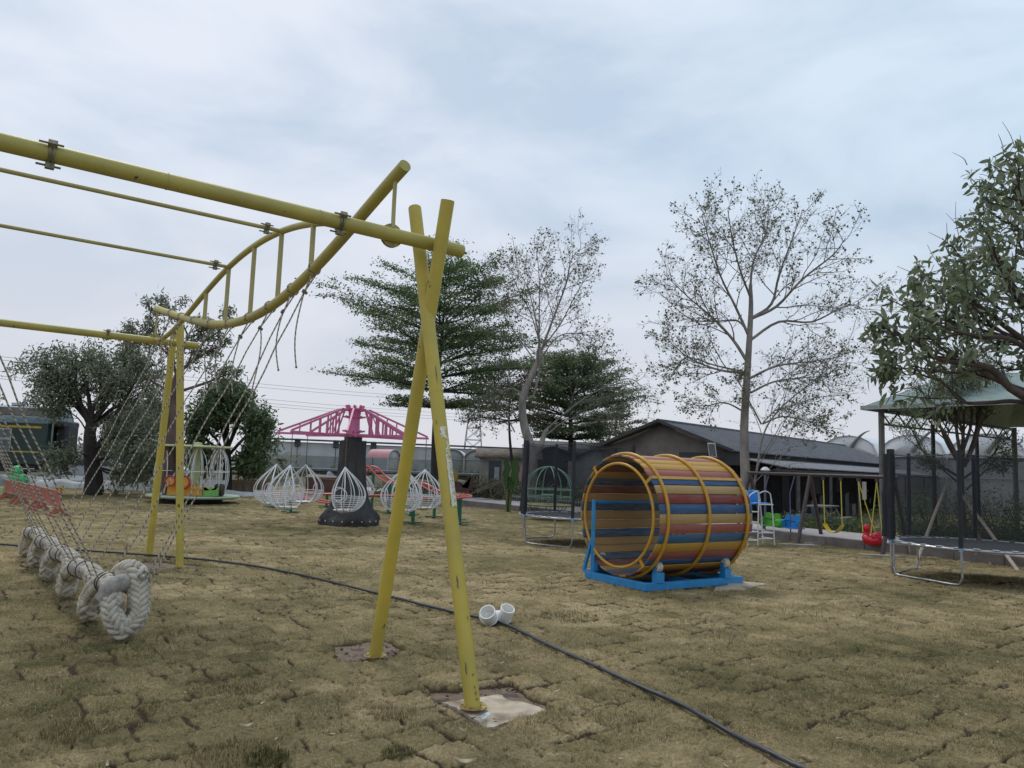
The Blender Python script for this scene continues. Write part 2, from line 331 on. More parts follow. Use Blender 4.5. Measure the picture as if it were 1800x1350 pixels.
def tint(x, y):      # 0 green .. 1 straw
    s = x * DX[0] + y * DX[1]; t = x * UX[0] + y * UX[1]
    row = np.floor(t / TILE); c = np.floor(s / TILE + _h(row, row * 0 + 3, 11))
    return np.clip(.62 + .8 * (fbm(x * .5, y * .5, 51) - .5) + .25 * (_h(c, row, 52) - .5) + .5 * (fbm(x * 3, y * 3, 53) - .5), 0, 1)

def lawnmat(name, blade=False):
    m = bpy.data.materials.new(name); m.use_nodes = True; nt = m.node_tree; b = nt.nodes['Principled BSDF']; N = nt.nodes.new; L = nt.links.new
    at = N('ShaderNodeAttribute'); at.attribute_name = 'val'; cr = N('ShaderNodeValToRGB'); el = cr.color_ramp.elements
    el[0].position = 0.0; el[0].color = (.088, .090, .033, 1); el[1].position = 1.0; el[1].color = (.465, .362, .205, 1)
    for p_, c_ in ((.28, (.140, .120, .054)), (.55, (.228, .184, .089)), (.8, (.322, .252, .132))): e_ = el.new(p_); e_.color = (*c_, 1)
    b.inputs['Roughness'].default_value = .95; b.inputs['Specular IOR Level'].default_value = .15
    if blade: L(at.outputs['Fac'], cr.inputs[0]); L(cr.outputs[0], b.inputs['Base Color']); return m
    # lawn surface: val = tint, soil = second attribute
    tc = N('ShaderNodeTexCoord'); n = N('ShaderNodeTexNoise'); n.inputs['Scale'].default_value = 38; n.inputs['Detail'].default_value = 8; n.inputs['Roughness'].default_value = .75; L(tc.outputs['Object'], n.inputs[0])
    n2 = N('ShaderNodeTexNoise'); n2.inputs['Scale'].default_value = 5; n2.inputs['Detail'].default_value = 8; n2.inputs['Roughness'].default_value = .7; L(tc.outputs['Object'], n2.inputs[0])
    a = N('ShaderNodeMath'); a.operation = 'MULTIPLY_ADD'; L(n.outputs[0], a.inputs[0]); a.inputs[1].default_value = 1.5; L(at.outputs['Fac'], a.inputs[2])
    a2 = N('ShaderNodeMath'); a2.operation = 'MULTIPLY_ADD'; L(n2.outputs[0], a2.inputs[0]); a2.inputs[1].default_value = .9; L(a.outputs[0], a2.inputs[2])
    a3 = N('ShaderNodeMath'); a3.operation = 'SUBTRACT'; L(a2.outputs[0], a3.inputs[0]); a3.inputs[1].default_value = 1.24; L(a3.outputs[0], cr.inputs[0])
    so_ = N('ShaderNodeAttribute'); so_.attribute_name = 'soil'
    sc = N('ShaderNodeMix'); sc.data_type = 'RGBA'; L(n.outputs[0], sc.inputs[0]); sc.inputs[6].default_value = (.032, .022, .015, 1); sc.inputs[7].default_value = (.13, .092, .062, 1)
    mm = N('ShaderNodeMapRange'); L(so_.outputs['Fac'], mm.inputs[0]); mm.inputs[1].default_value = .25; mm.inputs[2].default_value = .75
    mx = N('ShaderNodeMix'); mx.data_type = 'RGBA'; L(mm.outputs[0], mx.inputs[0]); L(cr.outputs[0], mx.inputs[6]); L(sc.outputs[2], mx.inputs[7]); L(mx.outputs[2], b.inputs['Base Color'])
    bp = N('ShaderNodeBump'); bp.inputs['Strength'].default_value = .9; bp.inputs['Distance'].default_value = .02; L(n.outputs[0], bp.inputs['Height'])
    bq = N('ShaderNodeBump'); bq.inputs['Strength'].default_value = .7; bq.inputs['Distance'].default_value = .05; L(n2.outputs[0], bq.inputs['Height']); L(bp.outputs[0], bq.inputs['Normal']); L(bq.outputs[0], b.inputs['Normal'])
    return m
ty = 1.7 * 1.0036 ** np.arange(0, 1025); tt_ = np.concatenate([np.linspace(-1.2, -.74, 60)[:-1], np.linspace(-.74, .74, 780), np.linspace(.74, 1.2, 60)[1:]])
YY, TT = np.meshgrid(ty, tt_, indexing='ij'); XX = YY * TT
zz, soil = sod(XX, YY)
fade = np.clip((YY - 22) / 25, 0, 1)
mb = MB(); mb.sheet(np.stack([XX, YY, zz], -1), col=tint(XX, YY).ravel())
lawn = mb.build('lawn', lawnmat('dry sod lawn'), ang=180); tag(lawn, 'lawn laid from olive and straw coloured sod squares with open brown joints', 'lawn', kind='structure')
sa = lawn.data.attributes.new('soil', 'FLOAT', 'POINT'); sa.data.foreach_set('value', (soil * (1 - .5 * fade)).ravel().astype(np.float32))
print('lawn far edge', ty[-1])
gm = mat('distant earth and weeds', (.20, .18, .11), (.11, .11, .06), .35, .95, .5, 6)
mb = MB(); mb.sheet(np.array([[[-1500, -40, -.12], [1500, -40, -.12]], [[-1500, 3000, -.12], [1500, 3000, -.12]]]))
tag(mb.build('ground', gm), 'flat earth ground reaching the horizon', 'ground', kind='structure')

# short grass blades on the nearer sod
def blades(n, y0, y1, hl, wl, seed, tmax=.80):
    r = np.random.default_rng(seed)
    y = y0 * (y1 / y0) ** r.random(n); x = y * (r.random(n) * 2 - 1) * tmax
    z, m = sod(x, y); k = m < .22; x, y, z = x[k], y[k], z[k]; tn = tint(x, y); n = len(x)
    an = r.random(n) * 6.283; ln = r.random(n) ** .5 * 1.1; h = hl * (.35 + r.random(n) + .9 * r.random(n) ** 6) * (.6 + .9 * vn(x * 9, y * 9, 82)) * (1 + 1.2 * (fbm(x * 1.3, y * 1.3, 81) > .66)); w = wl * (.6 + r.random(n) * .8)
    dx = np.cos(an); dy = np.sin(an); p0 = np.stack([x, y, z - .004], -1); side = np.stack([-dy, dx, 0 * dx], -1) * w[:, None] / 2
    tip = p0 + np.stack([dx * h * np.sin(ln), dy * h * np.sin(ln), h * np.cos(ln)], -1)
    v = np.stack([p0 - side, p0 + side, tip], 1).reshape(-1, 3); c = np.clip(tn + 1.15 * (r.random(n) - .47), 0, 1)
    return v, np.arange(3 * n).reshape(-1, 3), np.repeat(c, 3)
mb = MB()
for a_ in ((210000, 2.4, 5.0, .018, .0026, 1), (210000, 5.0, 9.5, .019, .0042, 2), (110000, 9.5, 22, .022, .008, 3)):
    v, t, c = blades(*a_); mb.add(v, t=t, col=c)
g = mb.build('grass', lawnmat('dry grass blades', True), smooth=False); tag(g, 'short dry grass blades growing on the sod squares', 'grass', kind='stuff')

# taller tufts
def tuft(c, r0, h, n, seed, green):
    r = np.random.default_rng(seed); a = r.random(n) * 6.283; q = np.sqrt(r.random(n)) * r0; x = c[0] + q * np.cos(a); y = c[1] + q * np.sin(a); z, _ = sod(x, y)
    mb = MB(); an = r.random(n) * 6.283; ln = .3 + r.random(n) * .9; hh = h * (.5 + r.random(n) * .7)
    p0 = np.stack([x, y, z], -1); dx, dy = np.cos(an), np.sin(an); sd_ = np.stack([-dy, dx, 0 * dx], -1) * .0017
    mid = p0 + np.stack([dx * hh * .25, dy * hh * .25, hh * .6], -1); tip = mid + np.stack([dx * hh * .6 * np.sin(ln), dy * hh * .6 * np.sin(ln), hh * .45 * np.cos(ln)], -1)
    v = np.stack([p0 - sd_, p0 + sd_, mid + sd_, mid - sd_, tip], 1).reshape(-1, 3); b = np.arange(n)[:, None] * 5
    mb.add(v, q=b + [[0, 1, 2, 3]], t=b + [[3, 2, 4]], col=np.repeat(np.clip(green + .4 * (r.random(n) - .5), 0, 1), 5)); return mb
BL = bpy.data.materials['dry grass blades']
for k, (px, py, r0, h, n, gr, lb) in enumerate([(430, 1213, .16, .04, 600, .75, 'low rounded tuft of pale dry grass left of the muddy patch'), (405, 1330, .22, .05, 800, .65, 'wispy grass tuft at the bottom edge of the photo, left of centre'),
        (470, 1335, .12, .04, 600, .05, 'small bright green grass tuft at the bottom edge of the photo'), (690, 1255, .15, .045, 600, .85, 'straw coloured grass tuft in front of the yellow leg slab'),
        (140, 1285, .22, .045, 700, .5, 'green grass tuft near the bottom left corner'), (1000, 1085, .35, .035, 800, .22, 'green patch of longer grass behind the black hose'), (700, 1325, .10, .03, 400, .2, 'dark green grass clump at the bottom centre')]):
    c = G(px, py); o = tuft(c, r0, h, n, 90 + k, gr).build('grass_tuft', BL, smooth=False); tag(o, lb, 'grass tuft', group='longer grass tufts on the lawn')

# footings
mud = mat('damp brown mud', (.215, .152, .10), (.11, .076, .048), 7, .85, .4, 50, detail=8, spots=(.07, .045, .035), sscale=9, sth=.58, sw=.05)
slabm = mat('muddy pale concrete', (.62, .54, .41), (.40, .32, .24), 2.6, .9, .3, 70, detail=9, spots=(.22, .16, .115), sscale=3.4, sth=.58, sw=.09)
def slab(name, poly, z, m, label, cat, sub=24, seed=0, h=.05):
    c = np.mean(poly, axis=0); n = 48; pts = []
    r = np.random.default_rng(seed)
    per = []
    for i in range(len(poly)):
        a, b = np.array(poly[i]), np.array(poly[(i + 1) % len(poly)])
        for k in range(12): per.append(a + (b - a) * k / 12)
    per = np.array(per)[:, :2]; nn = len(per); per = per + (c[:2] - per) * (.12 + .55 * (fbm(per[:, 0] * 3, per[:, 1] * 3, 7 + seed) - .5))[:, None] + (r.random((nn, 2)) - .5) * .03
    rings = [c[:2] + (per - c[:2]) * f for f in (0.001, .33, .66, 1.0)]
    v = []
    for i, rg in enumerate(rings): v += [[p[0], p[1], z + .012 * (fbm(np.array(p[0] * 5.), np.array(p[1] * 5.), 5) - .5)] for p in rg]
    v += [[p[0], p[1], z - h] for p in rings[-1]]
    q = [[i * nn + j, i * nn + (j + 1) % nn, (i + 1) * nn + (j + 1) % nn, (i + 1) * nn + j] for i in range(4) for j in range(nn)]
    mb = MB(); mb.add(v, q); o = mb.build(name, m); tag(o, label, cat); return o
def grow_(poly, f):
    c = np.mean(poly, axis=0); return [c + (p - c) * f for p in poly]
slab('concrete_slab', [G(766, 1228), G(875, 1212), G(962, 1243), G(850, 1278)], -.020, slabm, 'pale muddy concrete pad under the nearest yellow leg', 'concrete pad')
slab('mud_patch', grow_(HOLES[0], 1.3), -.040, mud, 'dark wet mud edging the concrete pad of the nearest leg', 'mud patch', seed=2)
slab('mud_patch', grow_(HOLES[1], 1.4), -.034, mud, 'brown mud patch around the second yellow leg', 'mud patch', seed=3)
slab('mud_patch', grow_(HOLES[2], 1.2), -.034, mud, 'dark mud strip under the distant pair of yellow legs', 'mud patch', seed=4)

# soil crumbs fallen from the cut sod edges
r = np.random.default_rng(51); mb = MB()
for hp in HOLES[:2]:
    for k in range(110):
        i = r.integers(len(hp)); a_, b_ = hp[i], hp[(i + 1) % len(hp)]; p = a_ + (b_ - a_) * r.random(); c_ = np.mean(hp, axis=0); p = p + (c_ - p) * (r.random() ** 2 * .55 - .05); sz = .004 + .009 * r.random() ** 3
        v_ = MB(); mb.ball(V(p[0], p[1], -.030 + sz * .6), (sz * (1 + r.random()), sz, sz * .8), 6, 4)
tag(mb.build('soil_crumbs', mat('dark soil crumbs', (.13, .09, .062), (.07, .048, .034), 30, .95), ang=180), 'dark soil crumbs scattered on the bare patches around the yellow legs', 'soil', kind='stuff')
# leaves and pebbles strewn about
lm = mat('dry fallen leaf', (.50, .40, .26), (.20, .13, .08), 30, .8)
r = np.random.default_rng(12); mb = MB()
for k in range(420):
    y = 3.2 * (24 / 3.2) ** r.random(); x = y * (r.random() * 1.5 - .75); z = float(sod(np.array([x]), np.array([y]))[0][0])
    s = .009 + .012 * r.random() + (.015 if r.random() < .1 else 0); a = r.random() * 6.28; R_ = np.array([[math.cos(a), math.sin(a), .2], [-math.sin(a) * .4, math.cos(a) * .4, .1 * r.random()]])
    p = np.array([[-1, 0], [-.3, .7], [.6, .6], [1, 0], [.5, -.6], [-.4, -.6]]) * s
    v = np.array([x, y, z + .012]) + p @ R_; v[[0, 3], 2] += s * .4 * r.random()
    mb.add(v, q=[[0, 1, 4, 5], [1, 2, 3, 4]])
tag(mb.build('fallen_leaves', lm, smooth=False), 'dry leaves scattered over the lawn', 'leaves', kind='stuff')
for k, (px, py, L_, a, lb) in enumerate([(434, 1284, .09, .6, 'curled pale dry leaf lying in the lower left grass'), (812, 1292, .06, 2.6, 'pale dry leaf in front of the wrapper'), (818, 1348, .12, .1, 'pale leaf at the bottom edge of the photo'),
        (880, 1172, .07, .5, 'brown leaf between the near leg and the hose'), (1052, 1174, .05, .2, 'pale stone lying beside the black hose'), (1365, 1148, .06, .1, 'pale clod lying on the lawn right of the hose'), (1645, 1232, .05, .1, 'pale chip on the lawn at lower right')]):
    c = G(px, py, .03); mb = MB(); n = 7; g_ = np.zeros((n, 5, 3))
    for i in range(n):
        s = i / (n - 1); w = L_ * .22 * math.sin(math.pi * min(1, s * .95 + .05)) ** .8
        for j in range(5):
            t = (j - 2) / 2; g_[i, j] = [(s - .5) * L_, t * w, .012 + .018 * t * t + .02 * (s - .5) ** 2 * 4]
    R_ = np.array([[math.cos(a), math.sin(a), 0], [-math.sin(a), math.cos(a), 0], [0, 0, 1]]); mb.sheet(g_ @ R_ + c, thick=.002)
    tag(mb.build('fallen_leaf' if 'leaf' in lb else 'pebble', mat('pale leaf', (.62, .53, .36), (.42, .33, .2), 30, .8)), lb, 'leaf' if 'leaf' in lb else 'pebble', group='single leaves and chips on the lawn')

# ------------------------------------------------------------ yellow rope swing frame
AX = V(-.721, 6.305, 0); RZ = 3.53
def fr(u, d, z): return AX + UX * u + DX * d + V(0, 0, z)
LB = 7.9
frame = thing('rope_swing_frame', 'tall yellow tube frame of the rope swing with crossed legs and lens shaped end truss', 'swing frame', (AX[0], AX[1], 0))
rp = .057
YELU = mat('shaded yellow paint', (0.46, 0.385, 0.095), (0.36, 0.31, 0.085), 1.8, 0.5, 0.12, 60, spots=(0.10, 0.08, 0.05), sscale=9, sth=0.72)  # duller copy of the yellow: underside shade of overhead pipes put into colour
def pipe(name, a, b, r=rp, m=YEL, n=18, parent=frame, rings=()):
    mb = MB(); a = np.asarray(a, float); b = np.asarray(b, float); mb.tube([a, a + (b - a) * .5, b], r, n)
    for t in rings: c = a + (b - a) * t; dd = nrm(b - a) * .004; mb.tube([c - dd, c + dd], r + .0025, n)
    return mb.build(name, m, parent)
# rails, running along DX
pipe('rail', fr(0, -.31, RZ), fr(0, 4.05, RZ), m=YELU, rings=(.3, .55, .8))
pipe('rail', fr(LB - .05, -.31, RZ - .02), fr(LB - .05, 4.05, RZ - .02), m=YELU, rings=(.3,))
# crossed legs (near pair passes either side of the rail)
F1, F2, F3, F4 = G(832, 1243), G(659, 1153), G(316, 997), G(262, 975)
def leg(foot, top, ringt=None, **k):
    l = pipe('leg', foot + V(0, 0, -.02), top, rings=() if ringt is None else (ringt,), **k)
    mb = MB(); mb.lathe([(.001, .0), (.095, .0), (.1, .004), (.095, .012), (.058, .014)], foot + V(0, 0, .0), 20); rnd = np.random.default_rng(3)
    for a in np.linspace(0, 6.283, 9)[:-1]: mb.ball(foot + V(.078 * math.cos(a), .078 * math.sin(a), .012), (.010, .010, .012), 6, 4)
    mb.build('base_flange', mat('rusty yellow flange', (.5, .40, .12), (.16, .08, .04), 18, .7, .3), l)
    c = top + nrm(top - foot) * .001
    mb = MB(); mb.tube([c - nrm(top - foot) * .002, c + nrm(top - foot) * .004], rp - .003, 18); mb.build('end_cap', mat('dark pipe end', (.35, .31, .12), (.2, .18, .08), 20, .7), l); return l
YA = AX[1]
T1 = P(729, 366, YA + .26); T2 = P(787, 353, YA - .16)
leg1 = leg(F1, T1, .58); leg2 = leg(F2, T2)
gash = mat('bare scuffed steel', (.06, .06, .07), (.16, .13, .08), 60, .6)
def scuff(l, foot, top, s_, ang, w, h, off=.0009):
    ax_ = nrm(top - foot); cd_ = nrm(CAM - (foot + ax_ * s_)); sd1 = nrm(np.cross(ax_, cd_)); cd_ = np.cross(sd1, ax_); sd1 = sd1 if sd1[0] > 0 else -sd1; n = 7; g_ = np.zeros((n, 3, 3))
    for i in range(n):
        ww = w * math.sin(math.pi * (i + .3) / n) * (.7 + .6 * RNG.random()); sh = .15 * w * RNG.normal()
        for j in range(3): a_ = ang + (sh + (j - 1) * ww / 2) / rp; g_[i, j] = foot + ax_ * (s_ + h * (i / (n - 1) - .5)) + (cd_ * math.cos(a_) + sd1 * math.sin(a_)) * (rp + off)
    mb = MB(); mb.sheet(g_); return mb.build('paint_chip', gash, l)
for (s_, a_, w, h) in ((.86, -.15, .012, .10), (.26, -.35, .010, .09), (.09, .55, .012, .03), (.05, .6, .012, .02), (.13, .5, .009, .025), (1.45, .2, .006, .05), (2.5, .3, .007, .16), (2.1, -.5, .006, .04), (.6, .7, .006, .03)): scuff(leg1, F1, T1, s_, a_, w, h)
for (s_, a_, w, h) in ((.5, .1, .006, .03), (1.3, -.3, .006, .04), (1.9, .3, .007, .05), (2.35, .5, .008, .05), (.9, .4, .005, .03)): scuff(leg2, F2, T2, s_, a_, w, h)
T3 = P(306, 585, 12.95); T4 = P(317, 572, 12.3)
leg(F3, T4); leg(F4, T3)
# far (off picture) supports of the same frame
for uu in (0, LB):
    c = fr(uu, 3.72, 0); leg(c - UX * .8 + V(0, 0, 0), c + UX * .35 + DX * .09 + V(0, 0, RZ + .45)); leg(c + UX * .8, c - UX * .35 - DX * .09 + V(0, 0, RZ + .45))
# lens trusses
def arc(z0, zm, u0, u1, n=40, p=2.0, um=None):
    um = (u0 + u1) / 2 if um is None else um
    us = np.linspace(u0, u1, n); t = np.where(us < um, (us - um) / (um - u0), (us - um) / (u1 - um)); return us, zm + (z0 - zm) * np.abs(t) ** p
def up_z(u): return np.interp(u, UPU, UPZ)
def lo_z(u): return np.interp(u, LOU, LOZ)
def smooth_curve(pts, n=60):
    pts = np.array(pts, float); c = np.polyfit(pts[:, 0], pts[:, 1], 5); us = np.linspace(pts[0, 0], pts[-1, 0], n); return us, np.polyval(c, us)
UPU, UPZ = smooth_curve([(0.03, 3.555), (.5, 3.73), (1.03, 3.873), (1.68, 4.01), (2.54, 4.13), (3.42, 4.135), (4.32, 4.06), (5.13, 3.88), (6.17, 3.66), (6.7, 3.56), (7.75, 3.50)])
UPU[-1] = LB - .05; UPZ[-1] = RZ - .0
LOU, LOZ = smooth_curve([(-.14, 4.075), (.40, 3.90), (.84, 3.76), (1.49, 3.56), (2.0, 3.43), (2.8, 3.315), (3.5, 3.29), (4.17, 3.32), (5.0, 3.43), (5.72, 3.57), (6.6, 3.76), (7.5, 3.95), (7.9, 4.05)])
def truss(dd, sgn):
    lo_off = .0
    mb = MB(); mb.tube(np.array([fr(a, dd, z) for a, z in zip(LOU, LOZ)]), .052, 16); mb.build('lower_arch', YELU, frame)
    mb = MB(); mb.tube(np.array([fr(a, dd + .07 * sgn * 0, z) for a, z in zip(UPU, UPZ)]), .036, 14)
    for uu in (UPU[0], UPU[-1]):
        c = fr(uu, dd, RZ); mb2 = MB(); 
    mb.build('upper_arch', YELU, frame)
    for u0 in (1.65, 2.50, 3.34, 4.25, 5.15, 6.0):
        if u0 > 5.6: continue
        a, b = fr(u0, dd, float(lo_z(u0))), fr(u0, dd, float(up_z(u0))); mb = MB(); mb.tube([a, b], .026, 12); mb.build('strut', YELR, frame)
    for uu, e_ in ((0.01, 0), (LB - .06, 1)):     # bolted flange where the arch meets the rail
        c = fr(uu, dd, RZ); mb = MB()
        # two plates
        zl = float(lo_z(uu))
        for k in (-.012, .012): mb.tube([c + UX * (.02 + k) - UX * .004, c + UX * (.02 + k) + UX * .004], .098, 20)
        mb.build('flange_plate', mat('ochre flange', (.50, .40, .13), (.25, .19, .09), 14, .6), frame)
        top = fr(uu, dd, zl - .01); mid = (c + top) / 2 - DX * (.012) + UX * .03
        tt = np.linspace(0, 1, 10)[:, None]; cv = (1 - tt) ** 2 * (c + V(0, 0, .06)) + 2 * tt * (1 - tt) * mid + tt ** 2 * top
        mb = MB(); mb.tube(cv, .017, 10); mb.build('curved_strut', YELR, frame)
truss(.36, 1); truss(3.32, -1)
def clamp(c, ax, r, k=3):
    mb = MB(); ax = nrm(ax); s1 = nrm(np.cross(ax, V(0, 0, 1))); s2 = np.cross(s1, ax)
    for o_ in (-.011, .011): mb.tube([c + ax * (o_ - .006), c + ax * (o_ + .006)], r, 16)
    for a in np.linspace(0.5, 0.5 + 6.283, k + 1)[:-1]:
        p = c + (s1 * math.cos(a) + s2 * math.sin(a)) * (r + .012)
        mb.box(p, (.05, .035, .035), np.array([ax, s1 * math.cos(a) + s2 * math.sin(a), np.cross(ax, s1 * math.cos(a) + s2 * math.sin(a))]))
        mb.tube([p - ax * .06, p + ax * .075], .007, 6)
    return mb.build('clamp', mat('bolted clamp', (.28, .25, .17), (.13, .11, .08), 30, .55, metal=.3), frame)
clamp(fr(0, .83, RZ), DX, .070); clamp(fr(0, 2.77, RZ), DX, .068); clamp(fr(LB - .05, 1.05, RZ), DX, .068)
for u0 in (2.50, 4.25):
    zz_ = float(up_z(u0)); mb = MB(); mb.tube([fr(u0, .36, zz_), fr(u0, 3.32, zz_)], .022, 12)
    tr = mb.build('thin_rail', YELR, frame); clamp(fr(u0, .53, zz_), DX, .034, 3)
# torn sticker with faded lettering on the nearest leg
sk_m = mat('torn white sticker', (.78, .77, .72), (.60, .57, .44), 22, .7, spots=(.50, .41, .09), sscale=34, sth=.62)
la = F1; lb_ = T1; ax = nrm(lb_ - la)
def on_leg(px, py):      # nearest point of the leg surface under that photo pixel
    r = nrm(ray(px, py)); w0 = CAM - la; n_ = np.cross(r, ax); dist = abs(w0 @ n_) / np.linalg.norm(n_)
    b = r @ ax; d1 = r @ w0; e1 = ax @ w0; t = (b * e1 - d1) / (1 - b * b); s = e1 + b * t
    return s
cdir = nrm(CAM - (la + ax * 1.5)); sdir = nrm(np.cross(ax, cdir)); cdir = np.cross(sdir, ax)
if sdir[0] < 0: sdir = -sdir
def leg_pt(s, ang, off=.0012): return la + ax * s + (cdir * math.cos(ang) + sdir * math.sin(ang)) * (rp + off)
s_top, s_mid, s_bot = on_leg(785, 752), on_leg(790, 800), on_leg(800, 892)
def strip(a0, a1, s0, s1, wob=.0, n=26, seed=1):
    r = np.random.default_rng(seed); g_ = np.zeros((n, 6, 3))
    for i in range(n):
        s = s0 + (s1 - s0) * i / (n - 1); w0 = wob * (r.random() - .5); w1 = wob * (r.random() - .5)
        for j in range(6): g_[i, j] = leg_pt(s, a0 + w0 + (a1 + w1 - a0 - w0) * j / 5)
    return g_
mb = MB(); mb.sheet(strip(.30, 1.35, s_bot, s_mid, .10)); mb.sheet(strip(-.05, .75, s_top - .09, s_top, .5, 8, 3)); mb.sheet(strip(.55, .95, s_mid, s_top - .09, .6, 14, 5))
stick = mb.build('sticker', sk_m, leg1)
def text_mesh(name, txt, size, place, m, parent, label=None):
    cu = bpy.data.curves.new('t', 'FONT'); cu.body = txt; cu.size = size; cu.align_x = 'CENTER'; cu.align_y = 'CENTER'; cu.resolution_u = 2
    ob = bpy.data.objects.new('t', cu); COL.objects.link(ob); dg = bpy.context.evaluated_depsgraph_get(); dg.update()
    me = bpy.data.meshes.new_from_object(ob.evaluated_get(dg)); vs = np.array([v.co[:] for v in me.vertices]).reshape(-1, 3)
    pl = [list(p.vertices) for p in me.polygons]; bpy.data.objects.remove(ob); bpy.data.meshes.remove(me)
    if not len(vs): return None
    vv = np.array([place(p[0], p[1]) for p in vs]); org = vv.mean(0); nm = bpy.data.meshes.new(name); nm.from_pydata((vv - org).tolist(), [], pl); nm.materials.append(m)
    o = bpy.data.objects.new(name, nm); COL.objects.link(o); o.parent = parent; o.location = tuple(org - ORG[parent.name]); ORG[o.name] = org; return o
chars = "佛七双恒大户地5"; sp = (s_mid - s_bot) / (len(chars) + .6)
for i, ch in enumerate(chars):
    sc_ = s_mid - sp * (i + .6)
    text_mesh('lettering', ch, sp * .95, lambda x, y, sc_=sc_: leg_pt(sc_ + y, .88 + x / rp, .0035), mat('faded tan lettering', (.42, .35, .12), (.5, .45, .25), 60, .8), stick)

# ------------------------------------------------------------ the thick braided rope on its thin ropes
braidm = mat('dirty white hawser', (.66, .61, .51), (.38, .335, .27), 9, .95, 1.0, 160, detail=8, spots=(.22, .19, .15), sscale=7, sth=.63)
ropem = ropemat('two tone thin rope', (.48, .43, .36), (.17, .145, .125), .055)
ZUP = V(0, 0, 1)
bs = thing('braided_rope_swing', 'thick dirty white braided rope hanging in low loops from thin ropes under the yellow frame', 'rope swing', (*G(215, 1122)[:2], 0))
KC = 1.62
def bp_(u, k, z): return fr(u, k, z)
ctrl = [(2.86, KC - .03, .50), (2.66, KC - .04, .59), (2.48, KC - .09, .585), (2.39, KC - .11, .42), (2.33, KC - .10, .23), (2.29, KC - .0, .115), (2.31, KC + .09, .20), (2.38, KC + .115, .36), (2.55, KC + .10, .46), (2.85, KC + .08, .46), (3.06, KC + .10, .41)]
u_ = 3.30; SADD = [2.78]
for i in range(4):
    ctrl += [(u_ - .03, KC + .13, .26), (u_ + .0, KC + .14, .14), (u_ + .12, KC + .10, .11), (u_ + .22, KC + .06, .27), (u_ + .42, KC + .05, .415), (u_ + .86, KC + .08, .42), (u_ + 1.14, KC + .10, .40)]
    SADD.append(u_ + .86); u_ += 1.46 if i < 2 else 1.36
ctrl += [(u_ - .02, KC + .12, .25), (u_ + .03, KC + .12, .13), (u_ + .16, KC + .06, .13), (u_ + .24, KC, .32)]
ctrl = np.array([bp_(*c) for c in ctrl])
def catmull(p, k=12):
    p = np.vstack([2 * p[0] - p[1], p, 2 * p[-1] - p[-2]]); o = []
    for i in range(1, len(p) - 2):
        for t in np.linspace(0, 1, k, endpoint=False):
            o.append(.5 * ((2 * p[i]) + (-p[i - 1] + p[i + 1]) * t + (2 * p[i - 1] - 5 * p[i] + 4 * p[i + 1] - p[i + 2]) * t * t + (-p[i - 1] + 3 * p[i] - 3 * p[i + 1] + p[i + 2]) * t ** 3))
    o.append(p[-2]); return np.array(o)
cp = catmull(ctrl)
L_ = np.concatenate([[0], np.cumsum(np.linalg.norm(np.diff(cp, axis=0), axis=1))]); Ltot = L_[-1]
def resamp(step):
    s = np.arange(0, Ltot, step); return np.stack([np.interp(s, L_, cp[:, i]) for i in range(3)], -1), s
mb = MB(); cc, ss = resamp(.03); mb.tube(cc, .078, 10)
step = .052; cc, ss = resamp(step / 2)
tg = np.gradient(cc, axis=0); tg /= np.linalg.norm(tg, axis=1)[:, None]; u0 = nrm(np.cross(tg[0], DX)); fu = []
for i in range(len(cc)):
    u0 = nrm(u0 - tg[i] * (u0 @ tg[i])); fu.append(u0)
fu = np.array(fu); fv = np.cross(tg, fu); NC = 6
for i in range(1, len(cc) - 1):
    for j in range(NC):
        if (i + j) % 2: continue
        a = j * 2 * math.pi / NC; rd = fu[i] * math.cos(a) + fv[i] * math.sin(a); sdv = -fu[i] * math.sin(a) + fv[i] * math.cos(a)
        sl_ = 1 if j % 2 else -1; dr = nrm(tg[i] * .76 + sdv * sl_ * .65); c = cc[i] + rd * .077
        t = np.linspace(-1, 1, 7)[:, None]; pts = c + dr * t * .072 - rd * (t ** 2) * .030
        mb.tube(pts, .0255 * np.sqrt(np.clip(1 - np.linspace(-.97, .97, 7) ** 2, .05, 1)) * 1.05, 7, caps=False, col=RNG.random())
mb.build('braid', braidm, bs, ang=180)
# felt-wrapped seats on top of the loops, tied with cord
wrapm = mat('grey felt wrapping', (.37, .345, .31), (.22, .20, .18), 18, .95, .6, 120)
cordm = mat('dark cord', (.10, .085, .08), (.05, .045, .04), 40, .9)
for k, us in enumerate(SADD):
    hw = .17 if k == 0 else .30; ii = [i for i in range(len(cp)) if abs((cp[i] - AX) @ UX - us) < hw and cp[i][2] > .36 and ((cp[i] - AX) @ DX > KC + .0)]
    p = cp[ii[0]:ii[-1] + 1:3]; mb = MB(); nn = len(p); rr_ = .100 + .005 * RNG.random(nn); mb.tube(p, rr_, 14, flat=.92); w = mb.build('seat_wrap', wrapm, bs)
    for q in (1, nn - 2):
        tq_ = nrm(p[q + 1] - p[q - 1] if 0 < q < nn - 1 else p[1] - p[0]); e1_ = nrm(np.cross(tq_, ZUP)); e2_ = np.cross(e1_, tq_); a_ = np.linspace(0, 6.283, 20)
        mb = MB(); mb.tube(np.array([p[q] + e1_ * .107 * math.cos(b) + e2_ * .100 * math.sin(b) for b in a_]), .0055, 6, caps=False); mb.build('cord', cordm, w)
p = np.array([bp_(2.43, KC + .17, .37), bp_(2.41, KC + .13, .46), bp_(2.42, KC + .06, .505), bp_(2.46, KC - .02, .50), bp_(2.52, KC - .08, .46)]); mb = MB(); mb.tube(catmull(p, 4), .088 + .007 * RNG.random(17), 12, flat=.9); mb.build('seat_wrap', wrapm, bs)
